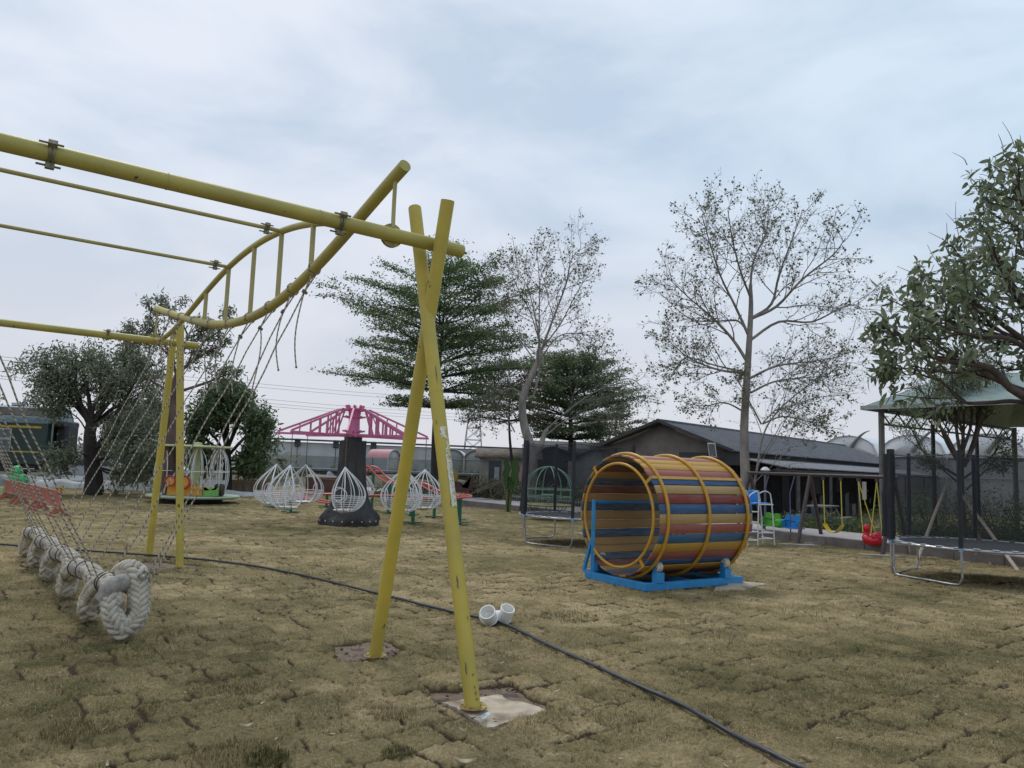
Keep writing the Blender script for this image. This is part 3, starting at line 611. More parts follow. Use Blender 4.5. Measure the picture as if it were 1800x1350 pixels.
# thin ropes
ru = [1.56, 2.08, 2.70, 3.34, 4.05, 4.80, 5.6, 6.3, 6.9]
bu = [2.42, 2.55, 3.12, 3.92, 4.55, 5.36, 6.0, 6.8, 7.35]; bl = [2.72, 3.08, 3.90, 4.40, 5.34, 5.9, 6.75, 7.3, 7.6]
rng = np.random.default_rng(5)
for side, dd in ((0, .36), (1, 3.32)):
    for i, (a, b) in enumerate(zip(ru, bu)):
        top = fr(a, dd, float(lo_z(a)) - .05); bot = bp_(b, KC - (.19 if i < 2 else 0), .50 if i < 2 else .47) if side == 0 else bp_(bl[i], KC + .17, .50)
        t = np.linspace(0, 1, 14)[:, None]; pts = top + (bot - top) * t - V(0, 0, .05) * (4 * t * (1 - t)); pts[:, 0] += .012 * np.sin(np.arange(14) * 1.7 + i)
        dv = nrm(bot - top); kn = top + dv * .20; pts = pts[1:]; pts[0] = kn
        mb = MB(); mb.tube(pts, .0075, 7)
        # loop over the arch and a knot
        c = fr(a, dd, float(lo_z(a))); lp = []
        for w in np.linspace(.3, 5.98, 15): lp.append(c + DX * (.062 * math.sin(w)) + V(0, 0, .062 * -math.cos(w)))
        lp = np.array([kn] + lp + [kn]); mb.tube(lp, .0075, 6); 
        for q in range(5): mb.ball(kn + rng.normal(0, .010, 3), .017, 6, 4)
        rp_o = mb.build('hanging_rope', ropem, bs)
        ln = .40 + .40 * rng.random(); tl = [kn]; ph = rng.random() * 6
        for w in range(1, 9): tl.append(kn + V(.035 * math.sin(w * .45 + ph) - .035 * math.sin(ph), .02 * math.cos(w * .4 + ph), -ln * w / 8))
        mb = MB(); mb.tube(np.array(tl), .007, 6); mb.ball(tl[-1], .012, 6, 4); mb.build('rope_tail', ropem, rp_o)

# ------------------------------------------------------------ black hose across the lawn
hp = [(-60, 950), (0, 955), (100, 962), (250, 972), (400, 986), (520, 1006), (660, 1039), (760, 1064), (850, 1084), (890, 1095), (960, 1128), (1030, 1160), (1120, 1201), (1200, 1236), (1290, 1287), (1360, 1322), (1425, 1352), (1540, 1405)]
hpts = catmull(np.array([G(x, y + 2, .035) for x, y in hp]), 10)
zz_, _ = sod(hpts[:, 0], hpts[:, 1]); hpts[:, 2] = np.maximum(zz_, .0) + .022; hpts[:, 2] = np.convolve(np.pad(hpts[:, 2], 4, 'edge'), np.ones(9) / 9, 'valid') + .004
mb = MB(); mb.tube(hpts, .0165, 9); tag(mb.build('hose', mat('black hose', (.035, .04, .05), (.02, .023, .03), 10, .45)), 'long black hose lying across the lawn', 'hose')
# white plastic pipe fittings
pvc = mat('white plastic pipe', (.84, .84, .81), (.74, .74, .70), 10, .4)
def cup(mb, c, ax, r, L0, n=28):
    ax = nrm(ax); s1 = nrm(np.cross(ax, V(0, .3, 1))); R_ = np.array([s1, np.cross(ax, s1), ax])
    mb.lathe([(r * .70, 0), (r * .96, 0), (r * 1.05, .004), (r * 1.05, L0 * .08), (r, L0 * .10), (r, L0 * .92), (r * 1.04, L0 * .94), (r * 1.04, L0), (r * .90, L0), (r * .88, L0 * .5), (r * .84, L0 * .45), (r * .84, .02), (r * .1, .02)], c, n, R_)
c0 = G(858, 1098); pf = thing('pipe_fitting', 'white plastic pipe elbow lying on the hose, with two open sockets', 'pipe fitting', c0)
kr = nrm(V(-.25, -.75, .75)); mb = MB(); cup(mb, c0 + V(0.02, .03, .05), kr, .084, .14); mb.build('socket', pvc, pf)
mb = MB(); cup(mb, c0 + V(.17, .15, .035), nrm(V(.22, -.42, .8)), .076, .15); mb.build('socket', pvc, pf)
mb = MB(); mb.tube(catmull(np.array([c0 + V(.02, .03, .05), c0 + V(-.03, .12, .07), c0 + V(-.03, .20, .16)]), 6), [.080] * 6 + [.078, .072, .065, .056, .045, .028, .014], 18); mb.tube([c0 + V(.0, .08, .06), c0 + V(.16, .17, .06)], .068, 16); mb.build('elbow', pvc, pf)
# wrapper on the slab
c0 = G(851, 1262, .0); ex = nrm(G(864, 1253, 0) - G(838, 1271, 0)); ey = np.cross(V(0, 0, 1), ex); g_ = np.zeros((8, 5, 3))
for i in range(8):
    for j in range(5): g_[i, j] = c0 + ex * ((i - 3.5) / 7 * .125) + ey * ((j - 2) / 4 * .04) + V(0, 0, .008 + .010 * (1 - ((j - 2) / 2) ** 2) + .003 * math.sin(i * 2 + j))
mb = MB(); mb.sheet(g_, thick=.003); wr = mb.build('wrapper', mat('white plastic film', (.68, .68, .70), (.60, .60, .63), 30, .3)); tag(wr, 'crumpled white plastic wrapper on the concrete pad beside the near leg', 'wrapper')
mb = MB(); mb.sheet(g_[1:6, 1:4] + V(0, 0, .0045)); mb.build('print_patch', mat('grey print', (.20, .21, .26), (.5, .5, .52), 60, .4), wr)
# ------------------------------------------------------------ painted barrel roller
C0 = G(1135, 1039); aa = nrm(V(.835, .55, 0)); bb = V(-aa[1], aa[0], 0); ZZ = V(0, 0, 1.)
BLn, BWd, BR = 1.98, 1.28, .90
def bq(a, b, z): return C0 + aa * a + bb * b + ZZ * z
RB = np.array([aa, bb, ZZ])
barrel = thing('barrel_roller', 'walk-in barrel of striped red, yellow and blue planks on a blue steel base', 'barrel roller', bq(1, .64, 0))
BC = bq(.02, .64, .125 + BR)
pr_ = valmat('painted planks', [(0, (.20, .026, .022)), (.2, (.31, .085, .07)), (.4, (.48, .27, .035)), (.6, (.41, .27, .10)), (.8, (.012, .085, .22)), (.93, (.022, .115, .235))], .6, .5, .38, stretch=(.12, 1, 1), nscale=26, wearcol=(.27, .19, .12), rotz=-math.atan2(aa[1], aa[0]))
prin = valmat('worn shaded inner planks', [(0, (.19, .07, .05)), (.2, (.28, .15, .11)), (.4, (.40, .25, .09)), (.6, (.42, .30, .17)), (.8, (.04, .10, .17)), (.93, (.055, .13, .20))], .75, .5, .6, stretch=(.12, 1, 1), nscale=26, wearcol=(.32, .22, .14), rotz=-math.atan2(aa[1], aa[0]))  # duller, browner than outside: shade inside the barrel put into the colour
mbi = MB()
mb = MB(); NP = 39; r = np.random.default_rng(31); seq = 'RYBYRBYRB'
for k in range(NP):
    a = 2 * math.pi * (k + .5) / NP; rd = bb * math.cos(a) + ZZ * math.sin(a); tn = -bb * math.sin(a) + ZZ * math.cos(a)
    w = 2 * math.pi * BR / NP; ch = 'BYR'[k % 3]
    if r.random() < .12: ch = 'Y'
    v = {'R': .05 if r.random() < .65 else .25, 'Y': .45 if r.random() < .72 else .65, 'B': .85 if r.random() < .7 else .96}[ch]
    gap = .002 if r.random() < .85 else .010; ln = BLn * .975 + .012 * r.normal()
    c = BC + aa * (ln / 2 + .01 * r.normal()) + rd * (BR - .012 + .003 * r.normal())
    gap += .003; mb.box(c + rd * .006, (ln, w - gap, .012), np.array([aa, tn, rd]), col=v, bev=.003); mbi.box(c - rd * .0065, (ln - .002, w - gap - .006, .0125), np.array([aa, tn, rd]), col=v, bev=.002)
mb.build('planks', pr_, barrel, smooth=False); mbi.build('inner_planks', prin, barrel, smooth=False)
OCH = mat('ochre paint', (.56, .31, .03), (.47, .25, .03), 6, .38, spots=(.2, .12, .05), sscale=50, sth=.75)
def ring(c, R0, r0, n=56, m=10, ax=aa, e1=bb, e2=ZZ):
    a = np.linspace(0, 2 * math.pi, n + 1); return np.array([c + (e1 * math.cos(t) + e2 * math.sin(t)) * R0 for t in a])
for x in (.13, .97, 1.82):
    mb = MB(); mb.tube(ring(BC + aa * x, BR + .024, 0), .026, 10, caps=False); mb.build('hoop', OCH, barrel)
mb = MB(); mb.tube(ring(BC - aa * .01, BR * .855, 0), .022, 10, caps=False); ir = mb.build('grab_ring', OCH, barrel)
for a in (math.pi * .28, math.pi * .78, math.pi * 1.28, math.pi * 1.72):
    rd = bb * math.cos(a) + ZZ * math.sin(a); mb = MB(); mb.beam(BC - aa * .012 + rd * BR * .86, BC - aa * .012 + rd * (BR + .012), .05, .012, up=aa); mb.build('bracket', OCH, ir)
    mb = MB(); mb.beam(BC + aa * .0 + rd * (BR + .014), BC + aa * BLn * .97 + rd * (BR + .014), .05, .012, up=rd); mb.build('batten', OCH, barrel)
mb = MB(); mb.tube(ring(BC + aa * BLn * .97, BR * .855, 0), .022, 10, caps=False); mb.build('grab_ring', OCH, barrel)
base = MB(); bt = .09
for b_ in (0, BWd): base.box(bq(BLn / 2, b_, .055), (BLn + .08, .085, .11), RB, bev=.004)
for a_ in (0, BLn): base.box(bq(a_, BWd / 2, .057), (.085, BWd - .087, .108), RB, bev=.004)
base.box(bq(BLn * .55, BWd / 2, .045), (.06, BWd - .09, .07), RB, bev=.004)
bo = base.build('base_frame', BLUE, barrel)
whl = mat('white nylon roller', (.72, .67, .55), (.58, .52, .40), 12, .5)
for b_, sg in ((0, 1), (BWd, -1)):
    for a_ in (.24, 1.66):
        mb = MB(); c = bq(a_, b_, .11)
        mb.box(c + ZZ * .065, (.14, .12, .15), RB, bev=.006); rb = None
        for q in (-.045, .045): mb.box(c + aa * q * 1.2 + ZZ * .165 + bb * sg * .015, (.012, .075, .11), RB, bev=.004)
        rb = mb.build('roller_bracket', BLUE, barrel)
        # touch the barrel
        for q in (-.024, .024):
            mb = MB(); wc = c + aa * q + ZZ * .215 + bb * sg * .01; Rw = np.array([bb, ZZ, aa]); mb.lathe([(.006, -.020), (.066, -.020), (.074, -.012), (.056, 0), (.074, .012), (.066, .020), (.006, .020)], wc, 20, Rw); mb.build('roller', whl, rb)
        mb = MB(); mb.tube([c + aa * -.06 + ZZ * .205 + bb * sg * .03, c + aa * .06 + ZZ * .205 + bb * sg * .03], .010, 8); mb.build('axle', STEEL, rb)
mb = MB(); mb.box(bq(.16, BWd - .02, .24), (.13, .16, .26), RB, bev=.006); mb.build('gusset', BLUE, barrel)
hl = MB(); pb = BWd - .09; hz_ = 1.20
hl.beam(bq(-.0, pb, .11), bq(-.0, pb, hz_ + .02), .055, .055, bev=.004); hl.beam(bq(BLn, pb, .11), bq(BLn, pb, hz_ + .02), .055, .055, bev=.004)
hl.beam(bq(.03, pb - .002, hz_ - .01), bq(BLn - .03, pb - .002, hz_ - .01), .045, .045, bev=.004)
hl.build('handrail', BLUE, barrel)
for a_ in (-.0, BLn):
    mb = MB(); mb.beam(bq(a_, BWd + .12, .10), bq(a_, pb + .02, .62), .045, .045); mb.beam(bq(a_, BWd + .12, .12), bq(a_, pb, .12), .04, .03); mb.build('brace', BLUE, barrel)
slab('concrete_slab', [G(1290, 1022), G(1350, 1028), G(1312, 1036), G(1245, 1040)], .018, slabm, 'thin pale concrete pad at the right corner of the blue barrel base', 'concrete pad', seed=9)
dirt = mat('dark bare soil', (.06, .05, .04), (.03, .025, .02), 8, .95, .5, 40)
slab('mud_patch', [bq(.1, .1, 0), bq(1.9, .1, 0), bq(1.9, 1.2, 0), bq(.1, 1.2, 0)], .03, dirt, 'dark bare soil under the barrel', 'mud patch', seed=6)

# ------------------------------------------------------------ trampolines
net_m = bpy.data.materials.new('black safety net'); net_m.use_nodes = True
nt = net_m.node_tree; b = nt.nodes['Principled BSDF']; b.inputs['Base Color'].default_value = (.018, .022, .03, 1); b.inputs['Roughness'].default_value = .8
tr = nt.nodes.new('ShaderNodeBsdfTransparent'); ms = nt.nodes.new('ShaderNodeMixShader'); ms.inputs[0].default_value = .36; nt.links.new(tr.outputs[0], ms.inputs[1]); nt.links.new(b.outputs[0], ms.inputs[2]); nt.links.new(ms.outputs[0], nt.nodes['Material Output'].inputs[0])
springm = mat('pale spring pad', (.55, .60, .64), (.36, .42, .46), 30, .6)
def trampoline(c, R0, rimz, topz, polea, frames, label, lean=0):
    t = thing('trampoline', label, 'trampoline', c, group='round trampolines with black nets')
    def cp_(a, r_, z): return c + V(math.cos(a) * r_, math.sin(a) * r_, z)
    A = np.linspace(0, 2 * math.pi, 65)
    mb = MB(); mb.tube(np.array([cp_(a, R0, rimz) for a in A]), .024, 9, caps=False); rim = mb.build('rim', STEEL, t)
    mb = MB(); mb.lathe([(.001, 0), (R0 * .5, -.02), (R0 * .88, 0)], c + ZZ * (rimz + .008), 48); mb.lathe([(R0 * .88, 0), (R0 * .895, .004)], c + ZZ * (rimz + .008), 48); mb.build('jumping_mat', mat('black mat fabric', (.035, .038, .045), (.025, .027, .03), 20, .7), t)
    mb = MB()
    for k in range(60):
        a = 2 * math.pi * k / 60; mb.tube([cp_(a, R0 * .88, rimz + .008), cp_(a + .01, R0 * .985, rimz + .006)], .010, 5)
    mb.build('springs', springm, t)
    mb = MB(); r_ = np.random.default_rng(4); wv = [(R0 * .90 + .01 * r_.random(), 0) for _ in A]
    for k in range(64):
        if k % 2: continue
        a0, a1 = A[k], A[k] + .07; v = [cp_(a0, R0 * 1.02, rimz + .03), cp_(a1, R0 * 1.02, rimz + .03), cp_(a1, R0 * .95, rimz + .034), cp_(a0, R0 * .95, rimz + .034)]; mb.add(v, [[0, 1, 2, 3]])
    mb.build('spring_cover', springm, t)
    for (a0, a1) in frames:
        p0, p1 = cp_(a0, R0, rimz), cp_(a1, R0, rimz); g0, g1 = cp_(a0, R0 + .0, .03), cp_(a1, R0 + .0, .03); d_ = nrm(g1 - g0)
        pts = [p0, p0 * .3 + g0 * .7, g0 + ZZ * .14, g0 + ZZ * .05 + d_ * .03, g0 + d_ * .12, g0 * .5 + g1 * .5, g1 - d_ * .12, g1 + ZZ * .05 - d_ * .03, g1 + ZZ * .14, p1 * .3 + g1 * .7, p1]
        mb = MB(); mb.tube(catmull(np.array(pts), 5), .019, 9); mb.build('leg', STEEL, t)
    for k, a in enumerate(polea):
        ln = cp_(a, R0 + .045, rimz - .28); tp = cp_(a, R0 + .03 + lean * .04, topz); mb = MB(); mb.tube([ln, cp_(a, R0 + .045, rimz + .02)], .017, 8); po = mb.build('pole', STEEL, t)
        mb = MB(); mb.tube([cp_(a, R0 + .045, rimz + .03), (ln + tp) / 2, tp], .036, 10); mb.tube([tp, tp + ZZ * .02], .03, 10); mb.build('foam_sleeve', BLACK, po)
        mb = MB(); mb.tube([cp_(a, R0 + .045, rimz - .03), cp_(a, R0 + .045, rimz + .045)], .030, 10); mb.build('joint', mat('light blue plastic joint', (.22, .40, .68), None, 5, .4), po)
    mb = MB(); A2 = np.linspace(0, 2 * math.pi, 97); g_ = np.zeros((7, 97, 3)); pa = np.sort(np.mod(np.array(polea), 2 * math.pi)); 
    for j, a in enumerate(A2):
        df = np.abs((a - pa + math.pi) % (2 * math.pi) - math.pi).min()
        for i in range(7):
            f = i / 6; sag = min(1, df / .45); g_[i, j] = cp_(a, R0 * (.90 + .10 * f) * (1 - .045 * sag * math.sin(math.pi * min(1, f + .25)) * 1), rimz + .02 + (topz - rimz - .06 - .05 * sag) * f)
    mb.sheet(g_); mb.build('safety_net', net_m, t, ang=180)
    mb = MB(); mb.tube(g_[6], .007, 5, caps=False); mb.build('net_hem', BLACK, t)
    return t, cp_
D = math.pi / 180
tc1 = V(1.56, 17.75, 0)
t1, cpt = trampoline(tc1, 1.28, .62, 2.26, [205 * D, 262 * D, 155 * D, 108 * D, 340 * D, 40 * D], [(205 * D, 262 * D), (155 * D, 108 * D), (340 * D, 40 * D)], 'round trampoline with a black net, behind and left of the striped barrel')
# gathered net at the entrance of each
def gathered(t, c, R0, a, rimz, topz, rr=.075, off=0):
    mb = MB(); pts = []; z = np.linspace(rimz + .04, topz, 9)
    for i, zz_ in enumerate(z): pts.append(c + V(math.cos(a) * (R0 + .03), math.sin(a) * (R0 + .03), zz_) + V(.008 * math.sin(i * 1.3) + off * i / 8, 0, 0))
    mb.tube(np.array(pts), rr * (1 + .06 * np.sin(np.arange(9) * 2.1)), 10, flat=.6); mb.build('gathered_net', BLACK, t)
gathered(t1, tc1, 1.28, 163 * D, .62, 2.22, .07, .10); gathered(t1, tc1, 1.28, 203 * D, .62, 2.28, .065, .02)
tc2 = V(8.28, 13.72, 0)
pA = [208 * D, 131 * D, 80 * D, 172 * D, 20 * D, 320 * D, 262 * D]
A1 = math.atan2(12.67 - tc2[1], 7.39 - tc2[0]); A0 = math.atan2(13.9 - tc2[1], 6.9 - tc2[0])
t2, _ = trampoline(tc2, 1.40, .60, 2.19, [A1, A0, 110 * D, 60 * D, 10 * D, 315 * D], [(A0, A1), (168 * D, 104 * D), (-40 * D, 15 * D)], 'round trampoline with a black net, cut by the right edge of the photo')
gathered(t2, tc2, 1.40, A0 - .02, .60, 2.24, .075, .02); gathered(t2, tc2, 1.40, 150 * D, .60, 2.17, .10, .05)

# ------------------------------------------------------------ raised path with its kerb
k0, k1 = G(1367, 950), G(1553, 969.5); kd = nrm(k1 - k0); kd = nrm(V(kd[0], kd[1], 0)); kA = G(842, 891.5); kB = G(1735, 990)
kd = nrm(kB - kA); kn_ = V(-kd[1], kd[0], 0)
if kn_[0] < 0: kn_ = -kn_
print('kerb', k0, k1, kA, kB, kd, kn_)
def kp(s, w, z): return kA + kd * s + kn_ * w + ZZ * z
RK = np.array([kd, kn_, ZZ]); KH = .21
pth = mat('pale path concrete', (.56, .50, .47), (.44, .39, .37), 2.2, .9, .25, 40, detail=8)
mb = MB(); L0, L1 = -16, 27
for k in range(int((L1 - L0) / 2.0)):
    s = L0 + 2 * k + 1; mb.box(kp(s, 1.30, KH / 2 - .01), (1.985, 2.2, KH + .02), RK, bev=.008)
tag(mb.build('path', pth), 'raised pale concrete garden path crossing behind the playground', 'path', kind='structure')
mb = MB()
for k in range(int((L1 - L0) / 1.0)): mb.box(kp(L0 + k + .5, .10, KH / 2 - .02), (.992, .20, KH + .03), RK, bev=.008)
tag(mb.build('kerb', mat('grey kerb stone', (.22, .19, .175), (.14, .12, .11), 3, .9, .3, 40, detail=8)), 'dark grey block kerb along the front of the raised path', 'kerb', kind='structure')

# ------------------------------------------------------------ brown swing set on the kerb side
sws = thing('swing_set', 'long dark brown steel swing set with three A frames in front of the path', 'swing set', G(1423, 955))
brn = mat('dark brown paint', (.075, .050, .045), (.045, .032, .03), 8, .45, spots=(.2, .18, .16), sscale=30, sth=.75)
fm = (G(1402, 957) + G(1446, 953)) / 2; fR = (G(1551, 976) + G(1597, 972)) / 2; sdv = nrm(fR - fm); sdv = nrm(V(sdv[0], sdv[1], 0)); spn = V(-sdv[1], sdv[0], 0)
if spn[1] < 0: spn = -spn
BZ = 1.74; lft = fm - sdv * 2.05
mb = MB(); mb.tube([lft - sdv * .06 + ZZ * BZ, fR + sdv * .1 + ZZ * BZ], .042, 12); mb.build('top_beam', brn, sws)
def swleg(f, top): 
    mb = MB(); mb.tube([f, top], .048, 12); mb.build('leg', brn, sws)
for c, o in ((lft, 0), (fm, 0), (fR, 0)):
    w = .36
    if c is fm: a, b = G(1402, 957), G(1446, 953)
    elif c is fR: a, b = G(1551, 976), G(1597, 972)
    else: a, b = c - spn * .3 - sdv * .22, c + spn * .3 + sdv * .3
    swleg(a, c + ZZ * (BZ - .02)); swleg(b, c + ZZ * (BZ - .02))
for k, (p_, lb) in enumerate([(G(1402, 959), 'front'), (G(1446, 957), 'rear'), (G(1545, 978), 'right')]):
    slab('footing', [p_ + V(-.5, .12, 0), p_ + V(.45, .16, 0), p_ + V(.6, -.10, 0), p_ + V(-.35, -.16, 0)], .035, mat('grey footing concrete', (.36, .33, .29), (.22, .20, .17), 5, .9, .3), ['low grey concrete footing under the near leg of the middle swing frame', 'low grey concrete footing under the far leg of the middle swing frame', 'low grey concrete footing under the right swing frame leg'][k], 'footing', seed=20 + k)
def bpnt(px, z):   # point on the swing beam line under a photo x, at height z
    n_ = np.cross(ray(px, 840), ray(px, 400)); q = lft; t = -((q - CAM) @ n_) / (sdv @ n_); return q + sdv * t + ZZ * z
yr = mat('yellow swing rope', (.62, .56, .10), (.50, .44, .08), 30, .7)
hang = mat('black hanger', (.05, .05, .055), None, 10, .5)
# belt swing
bsw = thing('belt_swing', 'yellow plastic belt swing hanging by two yellow ropes', 'swing', bpnt(1463, 0), group='seats hanging from the brown swing set')
s0, s1 = bpnt(1450, 0), bpnt(1481, 0)
for (tp, bt_) in ((bpnt(1448, BZ - .12), s0 + ZZ * .54), (bpnt(1479, BZ - .12), s1 + ZZ * .50)):
    mb = MB(); mb.tube([tp, (tp + bt_) / 2, bt_], .014, 6); mb.build('rope', yr, bsw); mb = MB(); mb.box(tp + ZZ * .05, (.07, .05, .09), np.array([sdv, spn, ZZ])); mb.build('hanger', hang, bsw)
g_ = np.zeros((14, 4, 3))
for i in range(14):
    s = i / 13; cpnt = s0 * (1 - s) + s1 * s + ZZ * (.52 - .20 * (1 - (2 * s - 1) ** 2))
    for j in range(4): g_[i, j] = cpnt + spn * (j - 1.5) * .055
mb = MB(); mb.sheet(g_, thick=.014); mb.build('seat', mat('yellow plastic', (.70, .50, .03), (.62, .44, .03), 6, .35), bsw)
# duck swing
dk = thing('duck_swing', 'red plastic duck shaped toddler swing on yellow ropes', 'swing', bpnt(1530, 0), group='seats hanging from the brown swing set')
dc = bpnt(1533, .34); Rd = np.array([sdv, spn, ZZ]); red = mat('red plastic', (.62, .012, .03), (.52, .01, .025), 5, .3)
mb = MB()
def loft(rows):     # rows: (x, z, ry, rz)
    n = 14; a = np.arange(n) * 2 * math.pi / n; R_ = []
    for (x, z, ry, rz) in rows: R_.append([dc + sdv * x + spn * ry * math.cos(t) + ZZ * (z + rz * math.sin(t)) for t in a])
    m = len(rows); v = np.array(R_).reshape(-1, 3); q = [[i * n + j, i * n + (j + 1) % n, (i + 1) * n + (j + 1) % n, (i + 1) * n + j] for i in range(m - 1) for j in range(n)]
    mb.add(v, q); mb.add([v[:n].mean(0), v[-n:].mean(0)])
loft([(-.22, -.02, .02, .02), (-.205, -.04, .09, .08), (-.16, -.06, .12, .12), (-.06, -.09, .13, .12), (.06, -.10, .135, .11), (.16, -.09, .13, .11), (.21, -.07, .10, .09), (.225, -.06, .02, .02)])
body = mb.build('body', red, dk)
mb = MB(); mb.tube([dc + sdv * -.14 + ZZ * .0, dc + sdv * -.15 + ZZ * .07, dc + sdv * -.13 + ZZ * .12], [.085, .062, .06], 14); mb.ball(dc + sdv * -.13 + ZZ * .18, (.098, .085, .098), 16, 10); mb.build('head', red, dk)
mb = MB(); mb.ball(dc + sdv * -.205 + ZZ * .13, (.055, .05, .018), 12, 6, Rd); mb.build('beak', red, dk)
for s_ in (-1, 1):
    mb = MB(); mb.ball(dc + sdv * -.165 + spn * .062 * s_ + ZZ * .20, .016, 8, 6); mb.build('eye', hang, dk)
mb = MB(); mb.ball(dc + sdv * .115 + ZZ * .0, (.125, .13, .10), 16, 9, Rd); mb.ball(dc + sdv * .165 + ZZ * .045, (.065, .115, .075), 14, 8, Rd); mb.build('back_rest', red, dk)
for (a, b) in ((1510, (-.15, .10)), (1510, (.02, .02)), (1543, (.06, .06)), (1543, (.19, .06))):
    tp = bpnt(a, BZ - .1); sg = -1 if b[0] in (-.15, .06) else 1; mb = MB(); bt_ = dc + sdv * b[0] + spn * .12 * sg + ZZ * b[1]; mb.tube([tp, (tp + bt_) / 2, bt_], .012, 6); mb.build('rope', yr, dk)
for a in (1510, 1543): mb = MB(); mb.box(bpnt(a, BZ - .07), (.07, .05, .09), Rd); mb.build('hanger', hang, dk)
# glider bench
gl = thing('glider_swing', 'two facing plastic seats, green and blue, on purple hanger bars', 'swing', bpnt(1378, 0), group='seats hanging from the brown swing set')
pur = mat('purple hanger bar', (.16, .13, .30), (.10, .08, .2), 8, .4)
gc = bpnt(1376, .30)
def seat(cx, sg, m):
    mb = MB(); n = 9; pr = [(-.17, .30), (-.155, .26), (-.14, .10), (-.13, .02), (-.05, -.02), (.10, -.01), (.15, -.04)]
    g_ = np.zeros((len(pr), n, 3))
    for i, (x, z) in enumerate(pr):
        for j in range(n):
            w = (j - 4) / 4; top = .03 * math.cos(w * math.pi * 2) if i == 0 else 0
            g_[i, j] = gc + spn * (-sg * x - .0) + sdv * (cx + w * .30) + ZZ * (z + top + .03 * abs(w) ** 4 * (i > 3))
    mb.sheet(g_, thick=.03); return mb.build('seat', m, gl)
grn = mat('green plastic', (.09, .42, .03), (.07, .34, .025), 6, .35); blp = mat('blue plastic', (.02, .27, .68), (.02, .22, .58), 6, .35)
def bucket(px, m, wd=.30, sg=1):
    c = bpnt(px, .50) + spn * (.0); mb = MB()
    prf = []
    o2 = [(-1, -.5), (-1, .35), (-.85, .5), (-.45, .52), (-.12, .42), (.12, .42), (.45, .5), (.85, .46), (1, .30), (1, -.5)]
    mb.prism(np.array(o2) * [wd, .36], c, sdv, ZZ, spn * sg, .035)
    mb.beam(c + sdv * -wd * .98 + ZZ * -.16 + spn * -.17 * 0, c + sdv * wd * .98 + ZZ * -.16, .34, .03, up=ZZ)
    for s_ in (-1, 1): mb.beam(c + sdv * wd * .97 * s_ + ZZ * -.05 - spn * .16, c + sdv * wd * .97 * s_ + ZZ * .0 + spn * .02, .03, .12, up=ZZ)
    st = mb.build('seat', m, gl); mb = MB(); mb.beam(c + sdv * -wd * .98 - spn * .004 + ZZ * .02, c + sdv * wd * .98 - spn * .004 + ZZ * .0, .012, .02); mb.build('trim', hang, st)
bucket(1357, grn, .27, 1); bucket(1394, blp, .25, 1)
c_ = bpnt(1376, .40); mb = MB(); mb.box(c_ - spn * .12 + ZZ * .03, (.22, .25, .22), Rd, bev=.04); mb.build('footwell', grn, gl)
for px in (1345, 1390):
    tp = bpnt(px + (6 if px == 1345 else 7), BZ - .06); bt_ = bpnt(px, .12); md = bpnt(px - 1, 1.25)
    mb = MB(); mb.tube([tp, md, bt_], .016, 8); mb.build('hanger_bar', pur, gl)
mb = MB(); mb.tube([bpnt(1345, .13), bpnt(1390, .13)], .014, 8); mb.build('foot_bar', pur, gl)

# ------------------------------------------------------------ white high chair with a blue seat
hc0 = G(1332, 959); hcx = nrm(V(.93, .36, 0)); hcy = V(-hcx[1], hcx[0], 0)
hc = thing('high_chair', 'white tubular ladder high chair with a blue seat, between the barrel and the swing set', 'high chair', hc0)
def hq(a, b, z): return hc0 + hcx * a + hcy * b + ZZ * z
for b_ in (0, .42):
    for (a0, a1) in ((0.0, .03), (.50, .40)):
        mb = MB(); pts = [hq(a0, b_, 0), hq(a0 * .6 + a1 * .4, b_, .6), hq(a1, b_, 1.12)]; mb.tube(pts, .017, 8); mb.build('leg', WHITE, hc)
for b_ in (0, .42):
    mb = MB(); mb.tube(catmull(np.array([hq(.03, b_, 1.10), hq(.02, b_, 1.26), hq(-.06, b_, 1.31), hq(-.28, b_ , 1.22), hq(-.33, b_, 1.05)]) if False else np.array([hq(-.27, b_, .95), hq(-.26, b_, 1.16), hq(-.10, b_, 1.27), hq(.0, b_, 1.28), hq(.03, b_, 1.10)]), 6), .016, 8); mb.build('arm_rail', WHITE, hc)
    mb = MB(); mb.tube(catmull(np.array([hq(.03, b_, 1.24), hq(.2, b_, 1.30), hq(.36, b_, 1.25), hq(.40, b_, 1.10)]), 5), .014, 8); mb.build('arm_rail', WHITE, hc)
for z in (.12, .32, .55, .80): mb = MB(); mb.tube([hq(.02, 0, z), hq(.02, .42, z)], .014, 8); mb.tube([hq(-.28, .0, z), hq(.02, 0, z)], .014, 8); mb.build('rung', WHITE, hc)
for z in (.16, .30, .98): mb = MB(); mb.tube([hq(.02, 0, z), hq(.46 - .06 * z, 0, z)], .014, 8); mb.tube([hq(.46, .0, z), hq(.46, .42, z)], .014, 8); mb.build('rung', WHITE, hc)
mb = MB(); mb.tube([hq(-.28, 0, .97), hq(-.30, 0, 0.0)], .015, 8); mb.tube([hq(-.28, .42, .97), hq(-.30, .42, 0.0)], .015, 8); mb.build('ladder_side', WHITE, hc)
mb = MB(); mb.box(hq(.20, .21, 1.0), (.36, .36, .04), np.array([hcx, hcy, ZZ]), bev=.015); mb.box(hq(.20, .40, 1.16), (.34, .04, .30), np.array([hcx, hcy, ZZ]), bev=.015); mb.box(hq(-.14, .2, .99), (.26, .30, .04), np.array([hcx, hcy, ZZ]), bev=.015); mb.build('seat', blp, hc)

